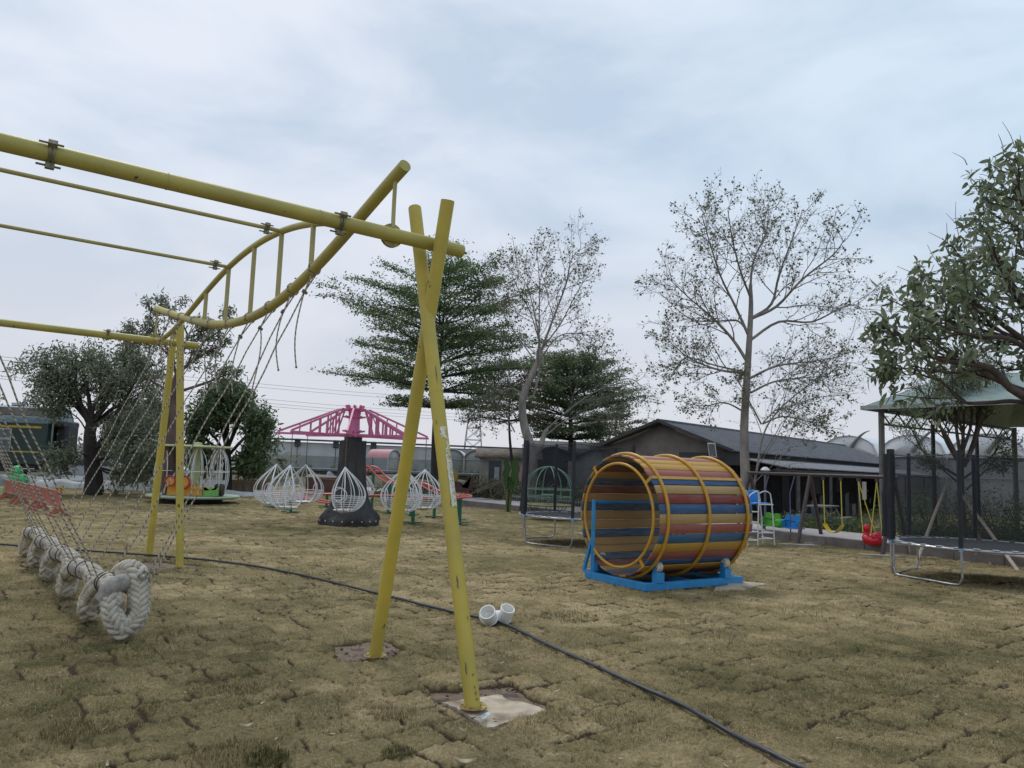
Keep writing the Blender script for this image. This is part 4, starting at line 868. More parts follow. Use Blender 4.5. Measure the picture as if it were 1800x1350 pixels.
# ------------------------------------------------------------ green dome ride behind the left trampoline
gd = V(*P(964, 884, 25.5)[:2], 0); dm = thing('dome_ride', 'pale green domed tube ride with a yellow disc seat, seen through the left trampoline net', 'playground ride', gd)
gm_ = mat('mint green paint', (.30, .52, .36), (.22, .42, .3), 6, .45); z0 = .42
for k in range(4):
    a = k * math.pi / 4 + .2; d_ = V(math.cos(a), math.sin(a), 0); t = np.linspace(-.42, math.pi + .42, 26)
    pts = np.array([gd + d_ * .82 * math.cos(x) + ZZ * (.92 + .80 * math.sin(x)) for x in t]); mb = MB(); mb.tube(pts, .018, 8); mb.build('rib', gm_, dm)
for z, R0 in ((.98, .81), (.74, .80)):
    mb = MB(); mb.tube(ring(gd + ZZ * z, R0, 0, e1=V(1, 0, 0), e2=V(0, 1, 0)), .015, 8, caps=False); mb.build('hoop', gm_, dm)
mb = MB(); mb.lathe([(.01, .50), (.76, .50), (.80, .48), (.78, .44), (.3, .43)], gd, 32); mb.build('disc_seat', mat('yellow ride seat', (.42, .42, .15), (.33, .33, .12), 5, .5), dm)
mb = MB(); mb.lathe([(.01, .82), (.24, .82), (.25, .80), (.24, .78)], gd, 20); mb.tube([gd + ZZ * .5, gd + ZZ * .8], .03, 8); mb.build('hand_wheel', gm_, dm)
for k in range(8):
    a = k * math.pi / 4; mb = MB(); mb.tube([gd + V(.45 * math.cos(a), .45 * math.sin(a), .21), gd + V(.62 * math.cos(a + .1), .62 * math.sin(a + .1), .45)], .014, 6); mb.build('leg', STEEL, dm)

# ------------------------------------------------------------ pink chair ride on a stump
sc = G(604, 925); sc = V(sc[0], sc[1] + .6, 0); ride = thing('chair_ride', 'black tree stump ride with a pink spoked steel roof', 'playground ride', sc)
stump = mat('black stump resin', (.045, .040, .038), (.015, .013, .014), 5, .6, 1.0, 12, stretch=(1, 1, .22), bdist=.05, detail=8)
n = 48; prof = [(.80, .0), (.80, .10), (.78, .16), (.71, .26), (.56, .45), (.46, .70), (.40, 1.0), (.37, 1.4), (.35, 1.8), (.35, 2.22), (.30, 2.22), (.05, 2.19)]
a = np.arange(n) * 2 * math.pi / n; v = []
for i, (R0, z) in enumerate(prof):
    fl = max(0, 1 - z / 1.1) if z > .2 else 0
    rr_ = R0 * (1 + (.05 + .10 * fl) * np.sin(a * 5 + 1.2 + z * .3) * (z > .12) + .02 * np.sin(a * 13 + z * 2) * (z > .12)); v.append(np.stack([rr_ * np.cos(a), rr_ * np.sin(a), np.full(n, z) + (.02 * np.sin(a * 3) if i in (9, 10) else 0)], -1))
mb = MB(); mb.add(np.array(v).reshape(-1, 3) + sc, [[i * n + j, i * n + (j + 1) % n, (i + 1) * n + (j + 1) % n, (i + 1) * n + j] for i in range(len(prof) - 1) for j in range(n)]); st_ = mb.build('stump', stump, ride, ang=60)
for k in range(20):
    t = 2 * math.pi * k / 20; mb = MB(); mb.ball(sc + V(.805 * math.cos(t), .805 * math.sin(t), .125), .020, 8, 5); mb.build('bolt', mat('pale bolt cap', (.6, .6, .58), None, 9, .4), st_)
mb = MB(); mb.tube([sc + ZZ * 2.18, sc + ZZ * 2.32], .24, 20); mb.build('bearing', mat('black bearing', (.02, .02, .025), None, 9, .5), ride)
PNK = mat('pink paint', (.60, .16, .31), (.50, .13, .27), 6, .45)
mb = MB(); mb.lathe([(.01, 2.31), (.20, 2.31), (.165, 2.40), (.15, 2.8), (.17, 3.0), (.23, 3.08), (.22, 3.1), (.01, 3.09)], sc, 16); mb.build('hub', PNK, ride)
NA = 8; PHA = rad(-83); pods = []; RA = 2.02
for k in range(NA):
    t = PHA + k * 2 * math.pi / NA; d_ = V(math.cos(t), math.sin(t), 0); tn = V(-math.sin(t), math.cos(t), 0)
    mb = MB(); rb_ = lambda r_, z: sc + d_ * r_ + ZZ * z
    mb.beam(rb_(.14, 2.36), rb_(RA, 2.36), .045, .055); 
    mb.beam(rb_(.20, 3.04), rb_(.42, 3.06), .045, .045); mb.beam(rb_(.40, 3.06), rb_(RA - .03, 2.40), .045, .05)
    for q in (.62, .88, 1.14, 1.42): zt = 3.06 - (q - .40) / (RA - .43) * .66; mb.beam(rb_(q, 2.38), rb_(q, zt - .01), .035, .035, up=d_)
    mb.beam(rb_(.42, 3.03), rb_(.72, 2.38), .03, .03)
    for z in (2.46, 2.84): mb.beam(rb_(.14, z), rb_(.30, z + .03), .045, .045)
    mb.beam(rb_(.20, 3.06), rb_(.24, 3.18), .05, .05, up=d_)
    mb.build('arm', PNK, ride)
# ring beam joining arms
mb = MB()
for k in range(NA):
    t0 = PHA + k * 2 * math.pi / NA; t1 = t0 + 2 * math.pi / NA; mb.beam(sc + V(math.cos(t0), math.sin(t0), 0) * 1.05 + ZZ * 2.365, sc + V(math.cos(t1), math.sin(t1), 0) * 1.05 + ZZ * 2.365, .04, .04)
mb.build('tie_bars', PNK, ride)
chain = mat('grey chain', (.20, .20, .21), (.1, .1, .1), 60, .4, metal=.6)
def pod():
    p = thing('hanging_pod_chair', 'white pod chair', 'pod chair', (0, 0, 2.36), group='white teardrop wire chairs hanging from the pink roof')
    # open side faces +X in local space (rotated per copy)
    top = V(0, 0, 1.55); R0 = .46
    R0 = .53
    def rib(az):
        pts = []
        for q in np.linspace(0, 1, 20):
            s_ = q ** .9; rr2 = R0 * (math.sin(min(1, s_ / .62) * math.pi / 2) ** 1.12 if s_ < .62 else math.sqrt(max(0, 1 - ((s_ - .62) / .38) ** 2)) ** .9)
            pts.append(V(rr2 * math.cos(az), rr2 * math.sin(az), 1.53 - 1.10 * s_))
        return np.array(pts)
    azs = np.linspace(rad(62), rad(298), 10)
    mb = MB()
    for az in azs: mb.tube(rib(az), .012 if az not in (azs[0], azs[-1]) else .017, 6)
    for zf in (.62, .67, .72, .77, .82, .87, .92, .96):
        pts = []
        for az in np.linspace(azs[0], azs[-1], 22):
            rr_ = rib(az); i = zf * 19; i0 = int(i); pts.append(rr_[i0] * (1 - (i - i0)) + rr_[min(19, i0 + 1)] * (i - i0))
        mb.tube(np.array(pts), .009, 5)
    mb.build('wire_basket', WHITE, p)
    mb = MB(); mb.lathe([(.01, .50), (.22, .51), (.24, .50), (.22, .485), (.01, .48)], V(0, 0, 0), 18); mb.build('seat', WHITE, p)
    for s_ in (-1, 1):
        mb = MB(); cc_ = V(.10, s_ * .40, .86); mb.tube(np.array([cc_ + V(.15 * math.cos(x), -s_ * .04 * abs(math.cos(x)), .17 * math.sin(x)) for x in np.linspace(0, 6.283, 20)]), .011, 6, caps=False); mb.build('arm_ring', WHITE, p)
    mb = MB()
    for k in range(14):
        z = 1.56 + k * .057; mb.tube(np.array([V(.012 * math.cos(x) * (k % 2), .012 * math.cos(x) * ((k + 1) % 2), z + .034 * math.sin(x)) for x in np.linspace(0, 6.283, 9)]), .006, 4, caps=False)
    mb.build('chain', chain, p); return p
pods_lb = {0: 'white wire pod chair hanging in front of the black stump', 1: 'white wire pod chair directly right of the stump, half hidden by the yellow leg', 2: 'rightmost white wire pod chair, against the far tree trunk', 3: 'white wire pod chair at the far right, behind the yellow legs',
           4: 'white wire pod chair hidden behind the black stump, only its edge showing', 5: 'rearmost of the three white pod chairs left of the stump', 6: 'leftmost white wire pod chair on the pink ride', 7: 'nearest of the three white pod chairs left of the stump'}
p0 = pod()
for k in range(NA):
    t = PHA + k * 2 * math.pi / NA; pos = sc + V(math.cos(t), math.sin(t), 0) * (RA - .06) + ZZ * 2.36
    rz = t + math.pi * .75 + (.3 * math.sin(k * 2.3))
    if k == 0: first = (pos, rz); continue
    c = copy_tree(p0, pos, rz, pods_lb[k])
p0.location = tuple(first[0]); p0.rotation_euler = (0, 0, rad(196)); p0['label'] = pods_lb[0]

# ------------------------------------------------------------ red roller track ride behind the pink ride
tk = thing('roller_track', 'small red tube roller track with green posts behind the pink chair ride', 'playground ride', G(700, 895))
REDT = mat('coral red tube', (.55, .10, .075), (.47, .08, .06), 6, .4); GRN = mat('dark green post', (.02, .16, .09), (.015, .12, .07), 6, .5)
def tp3(px, py, Y): return P(px, py, Y)
tpath = [tp3(628, 850, 27.5), tp3(640, 824, 26.5), tp3(655, 821, 26.3), tp3(672, 838, 26.0), tp3(690, 848, 25.6), tp3(715, 850, 25.2), tp3(740, 850, 24.8), tp3(765, 863, 24.4), tp3(790, 870, 24.0), tp3(812, 870, 23.4), tp3(815, 873, 22.4), tp3(780, 876, 21.9), tp3(720, 873, 21.8), tp3(660, 871, 22.0), tp3(625, 876, 22.3), tp3(590, 884, 22.8), tp3(555, 879, 23.5), tp3(500, 872, 24.6), tp3(470, 870, 26), tp3(510, 866, 27.5), tp3(575, 868, 28), tp3(610, 864, 28)]
tc_ = catmull(np.array(tpath + tpath[:1]), 8); tg = np.gradient(tc_, axis=0); sdt = np.cross(tg, ZZ); sdt /= np.linalg.norm(sdt, axis=1)[:, None]
for s_ in (-1, 1): mb = MB(); mb.tube(tc_ + sdt * .19 * s_, .028, 8, caps=False); mb.build('rail', REDT, tk)
mb = MB()
for i in range(0, len(tc_) - 1, 2): mb.tube([tc_[i] - sdt[i] * .19 - ZZ * .01, tc_[i] + sdt[i] * .19 - ZZ * .01], .016, 6)
mb.build('ties', REDT, tk)
for i in range(4, len(tc_), 13):
    c = tc_[i]; mb = MB(); mb.tube([V(c[0], c[1], 0), c - ZZ * .04], .05, 10); mb.box(V(c[0], c[1], .045), (.55, .12, .03)); mb.box(V(c[0], c[1], .045), (.12, .55, .025)); mb.build('post', GRN, tk)

# ------------------------------------------------------------ birdcage roundabout on the left
rc = G(333, 884); rc = V(rc[0], rc[1] + .3, 0); rb = thing('birdcage_roundabout', 'pale green roundabout with white birdcage frames behind the far yellow legs', 'playground ride', rc)
PY = mat('pale yellow green paint', (.50, .55, .28), (.42, .46, .22), 5, .45); k27 = rc[1] / FPX
mb = MB(); mb.lathe([(.01, .17), (1.48, .17), (1.56, .20), (1.58, .24), (1.56, .27), (.01, .27)], rc, 48); mb.build('platform', mat('pale green platform', (.42, .52, .38), (.35, .45, .32), 4, .5), rb)
mb = MB(); mb.lathe([(.01, .03), (1.0, .03), (1.0, .16), (.01, .16)], rc, 24); mb.build('turntable', BLACK, rb)
mb = MB(); mb.tube([rc + ZZ * .27, rc + ZZ * 1.98], [.20, .15], 18); mb.lathe([(.01, 2.16), (.14, 2.15), (.18, 2.08), (.19, 2.02)], rc, 18); mb.build('column', PY, rb)
mb = MB(); mb.lathe([(.01, 1.98), (1.20, 1.96), (1.24, 1.99), (1.20, 2.04), (.01, 2.06)], rc, 40); mb.build('roof_disc', PY, rb)
mb = MB(); mb.box(rc + V(.02, -.185, 1.45), (.13, .008, .28)); mb.build('notice', mat('notice paper', (.6, .6, .6), (.45, .45, .48), 60, .6), rb)
for (ox, oy, ph) in ((1.0, -.45, 0), (.38, -.75, .3), (-.9, -.5, .2), (-.7, .7, .1), (.6, .8, 0)):
    cc_ = rc + V(ox, oy, 0); mb = MB()
    for k in range(6):
        a = ph + k * math.pi / 3; pts = [cc_ + V(.06 * math.cos(a), .06 * math.sin(a), 1.95), cc_ + V(.24 * math.cos(a), .24 * math.sin(a), 1.6), cc_ + V(.32 * math.cos(a), .32 * math.sin(a), 1.15), cc_ + V(.31 * math.cos(a), .31 * math.sin(a), .75), cc_ + V(.20 * math.cos(a), .20 * math.sin(a), .33)]; mb.tube(catmull(np.array(pts), 4), .016, 6)
    mb.tube(np.array([cc_ + V(.32 * math.cos(x), .32 * math.sin(x), 1.12) for x in np.linspace(0, 6.283, 18)]), .014, 6, caps=False); mb.tube(np.array([cc_ + V(.20 * math.cos(x), .20 * math.sin(x), .33) for x in np.linspace(0, 6.283, 18)]), .014, 6, caps=False)
    mb.build('birdcage', WHITE, rb)
org = mat('orange plastic', (.70, .32, .03), None, 5, .5); rdp = mat('red trim plastic', (.50, .03, .03), None, 5, .5)
for (ox, oz, s) in ((.10, .83, 1), (-.36, .86, .8)):     # orange seats with a red scalloped ring
    c = rc + V(ox, -1.18, oz - .08); mb = MB(); a_ = np.arange(16) * 2 * math.pi / 16; mb.prism(np.stack([np.cos(a_), np.sin(a_)], -1) * .17 * s, c, V(1, 0, 0), ZZ, V(0, .05, 0), 1); o_ = mb.build('seat_panel', org, rb)
    a_ = np.linspace(0, 2 * math.pi, 73); rr_ = .20 * s * (1 + .10 * np.abs(np.sin(a_ * 4.5))); mb = MB(); mb.tube(np.stack([c[0] + rr_ * np.cos(a_), np.full(73, c[1]), c[2] + rr_ * np.sin(a_)], -1), .032 * s, 6, caps=False); mb.build('scalloped_rim', rdp, o_)
mb = MB(); mb.prism([(-.62, 0), (-.6, .28), (-.3, .42), (0, .36), (.30, .38), (.56, .24), (.6, .0)], rc + V(0.10, -1.02, .30), V(1, 0, 0), ZZ, V(0, .2, 0), 1); mb.build('seat', org, rb)
mb = MB(); mb.prism([(-.25, 0), (-.26, .30), (-.2, .18), (-.1, .22), (0, .3), (.1, .2), (.2, .22), (.27, .36), (.26, 0)], rc + V(.95, -.95, .30), V(1, 0, 0), ZZ, V(0, .12, 0), 1); mb.build('seat', mat('leaf green plastic', (.18, .45, .10), None, 5, .5), rb)
mb = MB(); mb.box(rc + V(1.12, -.55, .50), (.30, .30, .42), bev=.05); mb.build('seat', mat('dark brown seat', (.06, .04, .035), None, 5, .5), rb)
mb = MB(); mb.box(rc + V(.05, .1, .72), (2.0, .05, .20)); mb.build('back_rail', WHITE, rb)
# ------------------------------------------------------------ trees
def add_leaves(mb, pts, L, W, rng, droop=0.0, flat=0.0, cn=1.5, dirs=None, seed=0):
    pts = np.asarray(pts, float); n = len(pts)
    if not n: return
    d = rng.normal(0, 1, (n, 3)); d[:, 2] *= (1 - flat)
    if dirs is not None: d = d * .7 + np.asarray(dirs)
    d[:, 2] -= droop; d /= np.linalg.norm(d, axis=1)[:, None]
    up = rng.normal(0, 1, (n, 3)) * (1 - flat) + np.array([0, 0, 1.0]); s = np.cross(d, up); s /= np.maximum(np.linalg.norm(s, axis=1), 1e-6)[:, None]
    nn_ = np.cross(s, d); ll = L * (.65 + .7 * rng.random(n))[:, None]; ww = W * (.65 + .7 * rng.random(n))[:, None]
    v = np.stack([pts, pts + d * ll * .42 + s * ww * .5 + nn_ * ll * .06, pts + d * ll - nn_ * ll * .08, pts + d * ll * .42 - s * ww * .5 + nn_ * ll * .06], 1).reshape(-1, 3)
    c = .5 + .55 * (fbm(pts[:, 0] * cn + 7.1 * pts[:, 2], pts[:, 1] * cn + 3.3 * pts[:, 2], seed) - .5) * 1.6 + .38 * (rng.random(n) - .5)
    if L > .12:      # near leaves: six-sided blades, cupped and curling at the tip
        cu = (rng.random(n) * .35)[:, None]; q_ = lambda f, w_, h_: pts + d * ll * f + s * ww * .5 * w_ + nn_ * ll * h_
        v = np.stack([pts, q_(.28, .85, .05), q_(.66, .80, .02) - nn_ * ll * cu * .3, pts + d * ll - nn_ * ll * cu, q_(.66, -.80, .02) - nn_ * ll * cu * .3, q_(.28, -.85, .05)], 1).reshape(-1, 3); b = np.arange(n)[:, None] * 6
        mb.add(v, q=b + [[1, 2, 4, 5]], t=np.concatenate([b + [[0, 1, 5]], b + [[2, 3, 4]]]), col=np.repeat(np.clip(c, 0, 1), 6)); return
    b = np.arange(n)[:, None] * 4
    mb.add(v, q=b + [[0, 1, 2, 3]], col=np.repeat(np.clip(c, 0, 1), 4))
def bend_path(p, d, L, n, rng, wob, trop, tv=(0, 0, 1)):
    pts = [np.array(p, float)]; d = nrm(d); tv = np.array(tv, float)
    for i in range(n):
        d = nrm(d + rng.normal(0, wob, 3) + tv * trop); pts.append(pts[-1] + d * L / n)
    return np.array(pts), d
class Tree:
    def __init__(s, seed): s.r = np.random.default_rng(seed); s.trunk = MB(); s.br = MB(); s.tips = []; s.tdir = []
    def limb(s, pts, r0, r1, n=9, main=True): (s.trunk if main else s.br).tube(pts, np.linspace(r0, r1, len(pts)), n, caps=False)
    def grow(s, p, d, L, r, lv, P_):
        q = P_[lv]; n = q.get('seg', 6); pts, dl = bend_path(p, d, L, n, s.r, q.get('wob', .12), q.get('trop', .03), q.get('tv', (0, 0, 1)))
        (s.trunk if q.get('main') else s.br).tube(pts, np.linspace(r, max(r * q.get('tap', .35), q.get('rmin', .003)), n + 1), q.get('n', 5), caps=False)
        s.kids(pts, L, r, lv, P_)
    def kids(s, pts, L, r, lv, P_, t0=None):
        q = P_[lv]
        if lv + 1 >= len(P_) or q.get('leafy'):
            m = q.get('leaves', 3)
            if m:
                k = s.r.random(m) ** .7 * (len(pts) - 1); i = np.minimum(k.astype(int), len(pts) - 2); f = (k - i)[:, None]; pp = pts[i] * (1 - f) + pts[i + 1] * f + s.r.normal(0, q.get('spread', .03), (m, 3)); s.tips += list(pp)
                s.tdir += [nrm(pts[-1] - pts[0])] * m
        if lv + 1 >= len(P_): return
        m = q['kids']; m = int(m * (.75 + .5 * s.r.random()) + .5); st = t0 if t0 is not None else q.get('start', .25); ph = s.r.random() * 6.28
        for i in range(m):
            t = st + (1 - st) * (i + s.r.random() * .8) / m; t = min(.99, t); k = t * (len(pts) - 1); j = min(int(k), len(pts) - 2); p = pts[j] + (pts[j + 1] - pts[j]) * (k - j); tg = nrm(pts[j + 1] - pts[j])
            e1 = np.cross(tg, [0, 0, 1.]); e1 = nrm(e1) if np.linalg.norm(e1) > .05 else V(1, 0, 0); e2 = np.cross(tg, e1); az = ph + i * 2.4 + s.r.normal(0, .4)
            if q.get('planar'): az = (0 if i % 2 else math.pi) + s.r.normal(0, .25)
            an = q.get('ang', .8) + s.r.normal(0, .12); dd = tg * math.cos(an) + (e1 * math.cos(az) + e2 * math.sin(az)) * math.sin(an)
            s.grow(p, dd, L * q.get('ratio', .5) * (1 - .45 * t) * (.75 + .5 * s.r.random()), max(.003, r * (1 - .6 * t) * q.get('rr', .5)), lv + 1, P_)
    def finish(s, name, label, cat, base, trunkm, twigm, leafm, L, W, group=None, **k):
        t = thing(name, label, cat, base, group)
        if s.trunk.n: s.trunk.build('trunk', trunkm, t, ang=180)
        if s.br.n: s.br.build('branches', twigm, t, ang=180)
        if len(s.tips):
            mb = MB(); add_leaves(mb, s.tips, L, W, s.r, dirs=np.array(s.tdir) if k.pop('usedir', False) else None, **k); mb.build('crown', leafm, t, smooth=False)
        return t
LF_DG = leafmat('dark green leaves', (.055, .085, .042), (.175, .24, .11), c3=(.25, .31, .14))
LF_LAY = leafmat('fine green leaves', (.065, .105, .045), (.19, .27, .115), c3=(.28, .34, .15), trans=.35)
LF_SP = leafmat('sparse olive leaves', (.065, .080, .035), (.20, .21, .10), c3=(.33, .30, .10))
LF_OL = leafmat('grey olive leaves', (.085, .105, .07), (.27, .30, .20), c3=(.36, .38, .26))
LF_BR = leafmat('brownish leaves', (.06, .055, .035), (.16, .13, .085), c3=(.2, .15, .09))
LF_FG = leafmat('big glossy leaves', (.080, .108, .062), (.26, .305, .18), c3=(.36, .31, .17), rough=.36, trans=.3)
GP = 'trees around the playground'
# big layered tree in the middle
def layered(seed, px, Y, ztop, R0, zlow, name, label, leafm, nt=15, dens=1.0, lean=0, trunkr=.17, lL=.10, group=GP, prof=None, twm=BARK_D):
    T = Tree(seed); b = P(px, 850, Y); b[2] = 0; r = T.r
    tp = np.array([b + V(lean * t + .12 * math.sin(t * 5 + seed), .1 * math.sin(t * 4), ztop * t) for t in np.linspace(0, 1, 14)]); T.limb(tp, trunkr, .02, 10)
    for i in range(nt):
        f = i / (nt - 1); z = zlow + (ztop * .97 - zlow) * f ** .92; R_ = R0 * (prof(f) if prof else (1.05 - .15 * f - .75 * f ** 3)) * (.85 + .3 * r.random())
        nb = 7 if f < .8 else 5; ph = r.random() * 6.28; k = z / ztop * 13; j = min(int(k), 12); p = tp[j] + (tp[j + 1] - tp[j]) * (k - j)
        for q in range(nb):
            a = ph + q * 6.283 / nb + r.normal(0, .2); L = R_ * (.75 + .4 * r.random()); ri = .06 + .5 * f ** 2 + (.08 if f > .2 else -.04)
            pts, dl = bend_path(p, V(math.cos(a), math.sin(a), ri + .12), L, 7, r, .06, -.008)
            T.br.tube(pts, np.linspace(.055 * (1 - .5 * f) * trunkr / .17, .008, 8), 5, caps=False)
            for m in range(int(13 * dens)):
                t = .22 + .78 * (m + r.random()) / (13 * dens); kk = t * 7; jj = min(int(kk), 6); pp = pts[jj] + (pts[jj + 1] - pts[jj]) * (kk - jj); side = 1 if m % 2 else -1; aa_ = a + side * (.75 + .2 * r.normal()); l2 = L * .36 * (1.15 - .6 * t) * (.7 + .5 * r.random())
                p2, _ = bend_path(pp, V(math.cos(aa_), math.sin(aa_), .14 + .1 * r.normal()), l2, 4, r, .08, .0); T.br.tube(p2, np.linspace(.012, .004, 5), 3, caps=False)
                nl = int(34 * dens * (l2 / .8) + 12); u_ = r.random(nl) * 4; ii = np.minimum(u_.astype(int), 3); ft = (u_ - ii)[:, None]; c = p2[ii] * (1 - ft) + p2[ii + 1] * ft
                off = r.normal(0, 1, (nl, 3)) * [.25, .25, .055]; T.tips += list(c + off + [0, 0, .03])
    return T.finish(name, label, 'tree', b, twm if twm is not BARK_D else BARK_D, BARK_D, leafm, lL, lL * .55, group, flat=.45, seed=seed)
layered(3, 764, 39, 11.7, 5.5, 4.5, 'layered_tree', 'tall dark green tree with flat layered branches behind the crossed yellow legs', LF_LAY, nt=11, dens=1.05, trunkr=.20, lL=.13, prof=lambda f: float(np.interp(f, [0, .12, .3, .5, .65, .8, .92, 1], [.62, .92, 1.0, .95, .84, .66, .46, .25])))
layered(8, 1003, 52, 9.0, 4.5, 3.6, 'layered_tree', 'dark broad layered tree behind the bare grey tree', LF_DG, nt=12, dens=.95, trunkr=.26, lL=.15, prof=lambda f: float(np.interp(f, [0, .3, .6, .85, 1], [.75, 1.0, .92, .62, .3])))
layered(14, 1083, 62, 7.6, 3.4, 3.0, 'layered_tree', 'small brownish tree left of the grey shed roof', LF_BR, nt=8, dens=.5, trunkr=.10, lL=.16, prof=lambda f: .9 - .4 * f)
layered(21, 905, 46, 7.2, 3.0, 4.4, 'layered_tree', 'low brownish layered branches left of the bare grey tree', LF_BR, nt=6, dens=.6, trunkr=.12, lL=.14, lean=-.6, prof=lambda f: .9)
# sparse pale trees: guided limbs in photo pixels at the tree's distance
def guided(seed, Y, base, trunk, limbs, P_, name, label, leafL, leafm=LF_SP, r0=.17, twm=BARK_T, depth=1.4, droop=.5, fork=None, minl=.012):
    T = Tree(seed); r = T.r; b = P(base[0], 850, Y); b[2] = 0; k = Y / FPX
    tp = [b] + [P(x, y, Y) for (x, y) in trunk]; tp = catmull(np.array(tp), 5); T.limb(tp, r0, r0 * .32, 12)
    for (pts, rr0) in limbs:
        x0_, y0_ = pts[0]; pts = [(x0_ + (x - x0_) * .90, y0_ + (y - y0_) * (.86 if y < y0_ else .95)) for (x, y) in pts]
        dy = r.normal(0, 1) * depth; m = len(pts); c = np.array([P(x, y, Y + dy * (i / max(1, m - 1)) ** 1.2) for i, (x, y) in enumerate(pts)]); c = catmull(c, 4)
        T.limb(c, rr0, .010, 7); LL = np.linalg.norm(np.diff(c, axis=0), axis=1).sum(); T.kids(c, LL, rr0, 0, P_, .22)
    return T.finish(name, label, 'tree', b, BARK_G, twm, leafm, leafL * .9, leafL * .85, GP, droop=droop, seed=seed)
PS = [dict(kids=12, ang=.72, ratio=.46, rr=.45, start=.2), dict(kids=6, ang=.75, ratio=.52, rr=.5, wob=.13, trop=.03, n=4, seg=6, leaves=1, rmin=.006), dict(kids=5, ang=.8, ratio=.62, rr=.6, wob=.16, trop=.02, n=3, seg=5, rmin=.0045), dict(wob=.18, trop=.0, n=3, seg=4, leaves=1, spread=.04, rmin=.004)]
T3 = [([(1316, 590), (1290, 530), (1262, 470), (1240, 400), (1225, 345)], .05), ([(1316, 640), (1285, 590), (1245, 545), (1200, 505), (1150, 455)], .06), ([(1318, 520), (1300, 470), (1285, 410), (1275, 345)], .04), ([(1318, 520), (1325, 450), (1350, 390), (1355, 335)], .045),
      ([(1320, 560), (1360, 530), (1375, 470), (1400, 400), (1420, 340)], .055), ([(1320, 560), (1370, 535), (1420, 480), (1480, 430), (1505, 395)], .055), ([(1316, 600), (1375, 560), (1440, 560), (1500, 530), (1535, 525)], .05), ([(1314, 655), (1260, 650), (1200, 625), (1150, 580)], .05),
      ([(1318, 665), (1370, 640), (1440, 630), (1500, 620)], .045), ([(1320, 690), (1365, 668), (1420, 660), (1490, 655)], .04), ([(1312, 655), (1250, 640), (1195, 625), (1165, 660)], .035), ([(1310, 725), (1270, 705), (1230, 712), (1190, 705)], .032),
      ([(1315, 912), (1321, 872), (1331, 820), (1345, 740), (1375, 690), (1430, 640), (1480, 600)], .05), ([(1340, 745), (1380, 730), (1430, 740), (1470, 745)], .03), ([(1338, 745), (1310, 690), (1290, 650)], .03), ([(1318, 590), (1295, 560), (1255, 560), (1200, 555), (1140, 500)], .035), ([(1342, 742), (1370, 715), (1400, 720), (1410, 760)], .025)]
guided(5, 24.3, (1314, 930), [(1311, 850), (1308, 760), (1312, 680), (1317, 600), (1320, 540), (1319, 500)], T3, PS, 'sparse_tree', 'tallest nearly bare pale grey tree with few small leaves, in front of the shed', .085, r0=.175)
T2 = [([(937, 700), (948, 650), (950, 590), (938, 520), (925, 470), (900, 430)], .055), ([(946, 640), (948, 560), (948, 470), (945, 420)], .045), ([(950, 620), (975, 550), (1000, 480), (1010, 430), (1030, 405)], .055), ([(955, 610), (990, 560), (1020, 500), (1050, 450)], .04), ([(950, 630), (985, 585), (1030, 580), (1075, 600)], .035),
      ([(945, 640), (910, 590), (885, 550), (862, 500)], .03), ([(955, 760), (1010, 710), (1060, 675), (1120, 650), (1150, 670)], .045), ([(960, 765), (1000, 735), (1060, 720), (1100, 735)], .03), ([(930, 700), (890, 680), (850, 720), (830, 740)], .03), ([(905, 760), (880, 710), (860, 690)], .03), ([(948, 600), (930, 540), (905, 490), (885, 440)], .03)]
tt2 = guided(9, 33.5, (930, 882), [(931, 830), (935, 795), (922, 750), (918, 705), (930, 670), (945, 635), (950, 610)], T2, PS, 'sparse_tree', 'bare grey forked tree behind the left trampoline with few leaves', .10, r0=.26)
fk = MB(); fk.tube(catmull(np.array([P(938, 800, 33.5), P(950, 785, 33.4), P(956, 765, 33.4), P(962, 755, 33.3)]), 4), np.linspace(.16, .08, 13), 8); fk.build('fork', BARK_G, tt2)
# left trees
PL = [dict(kids=9, ang=.8, ratio=.42, rr=.45, start=.25), dict(kids=6, ang=.8, ratio=.5, rr=.5, wob=.16, n=4, seg=5, leaves=8, spread=.16, leafy=True, rmin=.008), dict(wob=.2, n=3, seg=4, leaves=16, spread=.15, rmin=.006)]
def lush(seed, Y, base, trunk, limbs, name, label, leafm, L, W, r0, bark, P_=PL, depth=1.8, group=GP, reps=2, **k):
    T = Tree(seed); r = T.r; b = P(base[0], 850, Y); b[2] = 0; tp = catmull(np.array([b] + [P(x, y, Y) for x, y in trunk]), 5); T.limb(tp, r0, r0 * .45, 12)
    for (pts, rr0) in limbs:
        for rep in range(reps if rr0 > .036 else 1):
            dy = (1 if rep else -1) * abs(r.normal(.6, .5)) * depth * .6; m = len(pts); c = np.array([P(x + (r.normal() * 6 if i else 0), y + (r.normal() * 5 if i else 0), Y + dy * (i / max(1, m - 1))) for i, (x, y) in enumerate(pts)]); c = catmull(c, 4)
            T.limb(c, rr0, rr0 * .25, 7); LL = np.linalg.norm(np.diff(c, axis=0), axis=1).sum(); T.kids(c, LL, rr0, 0, P_, .3)
    return T.finish(name, label, 'tree', b, bark, bark, leafm, L, W, group, seed=seed, **k)
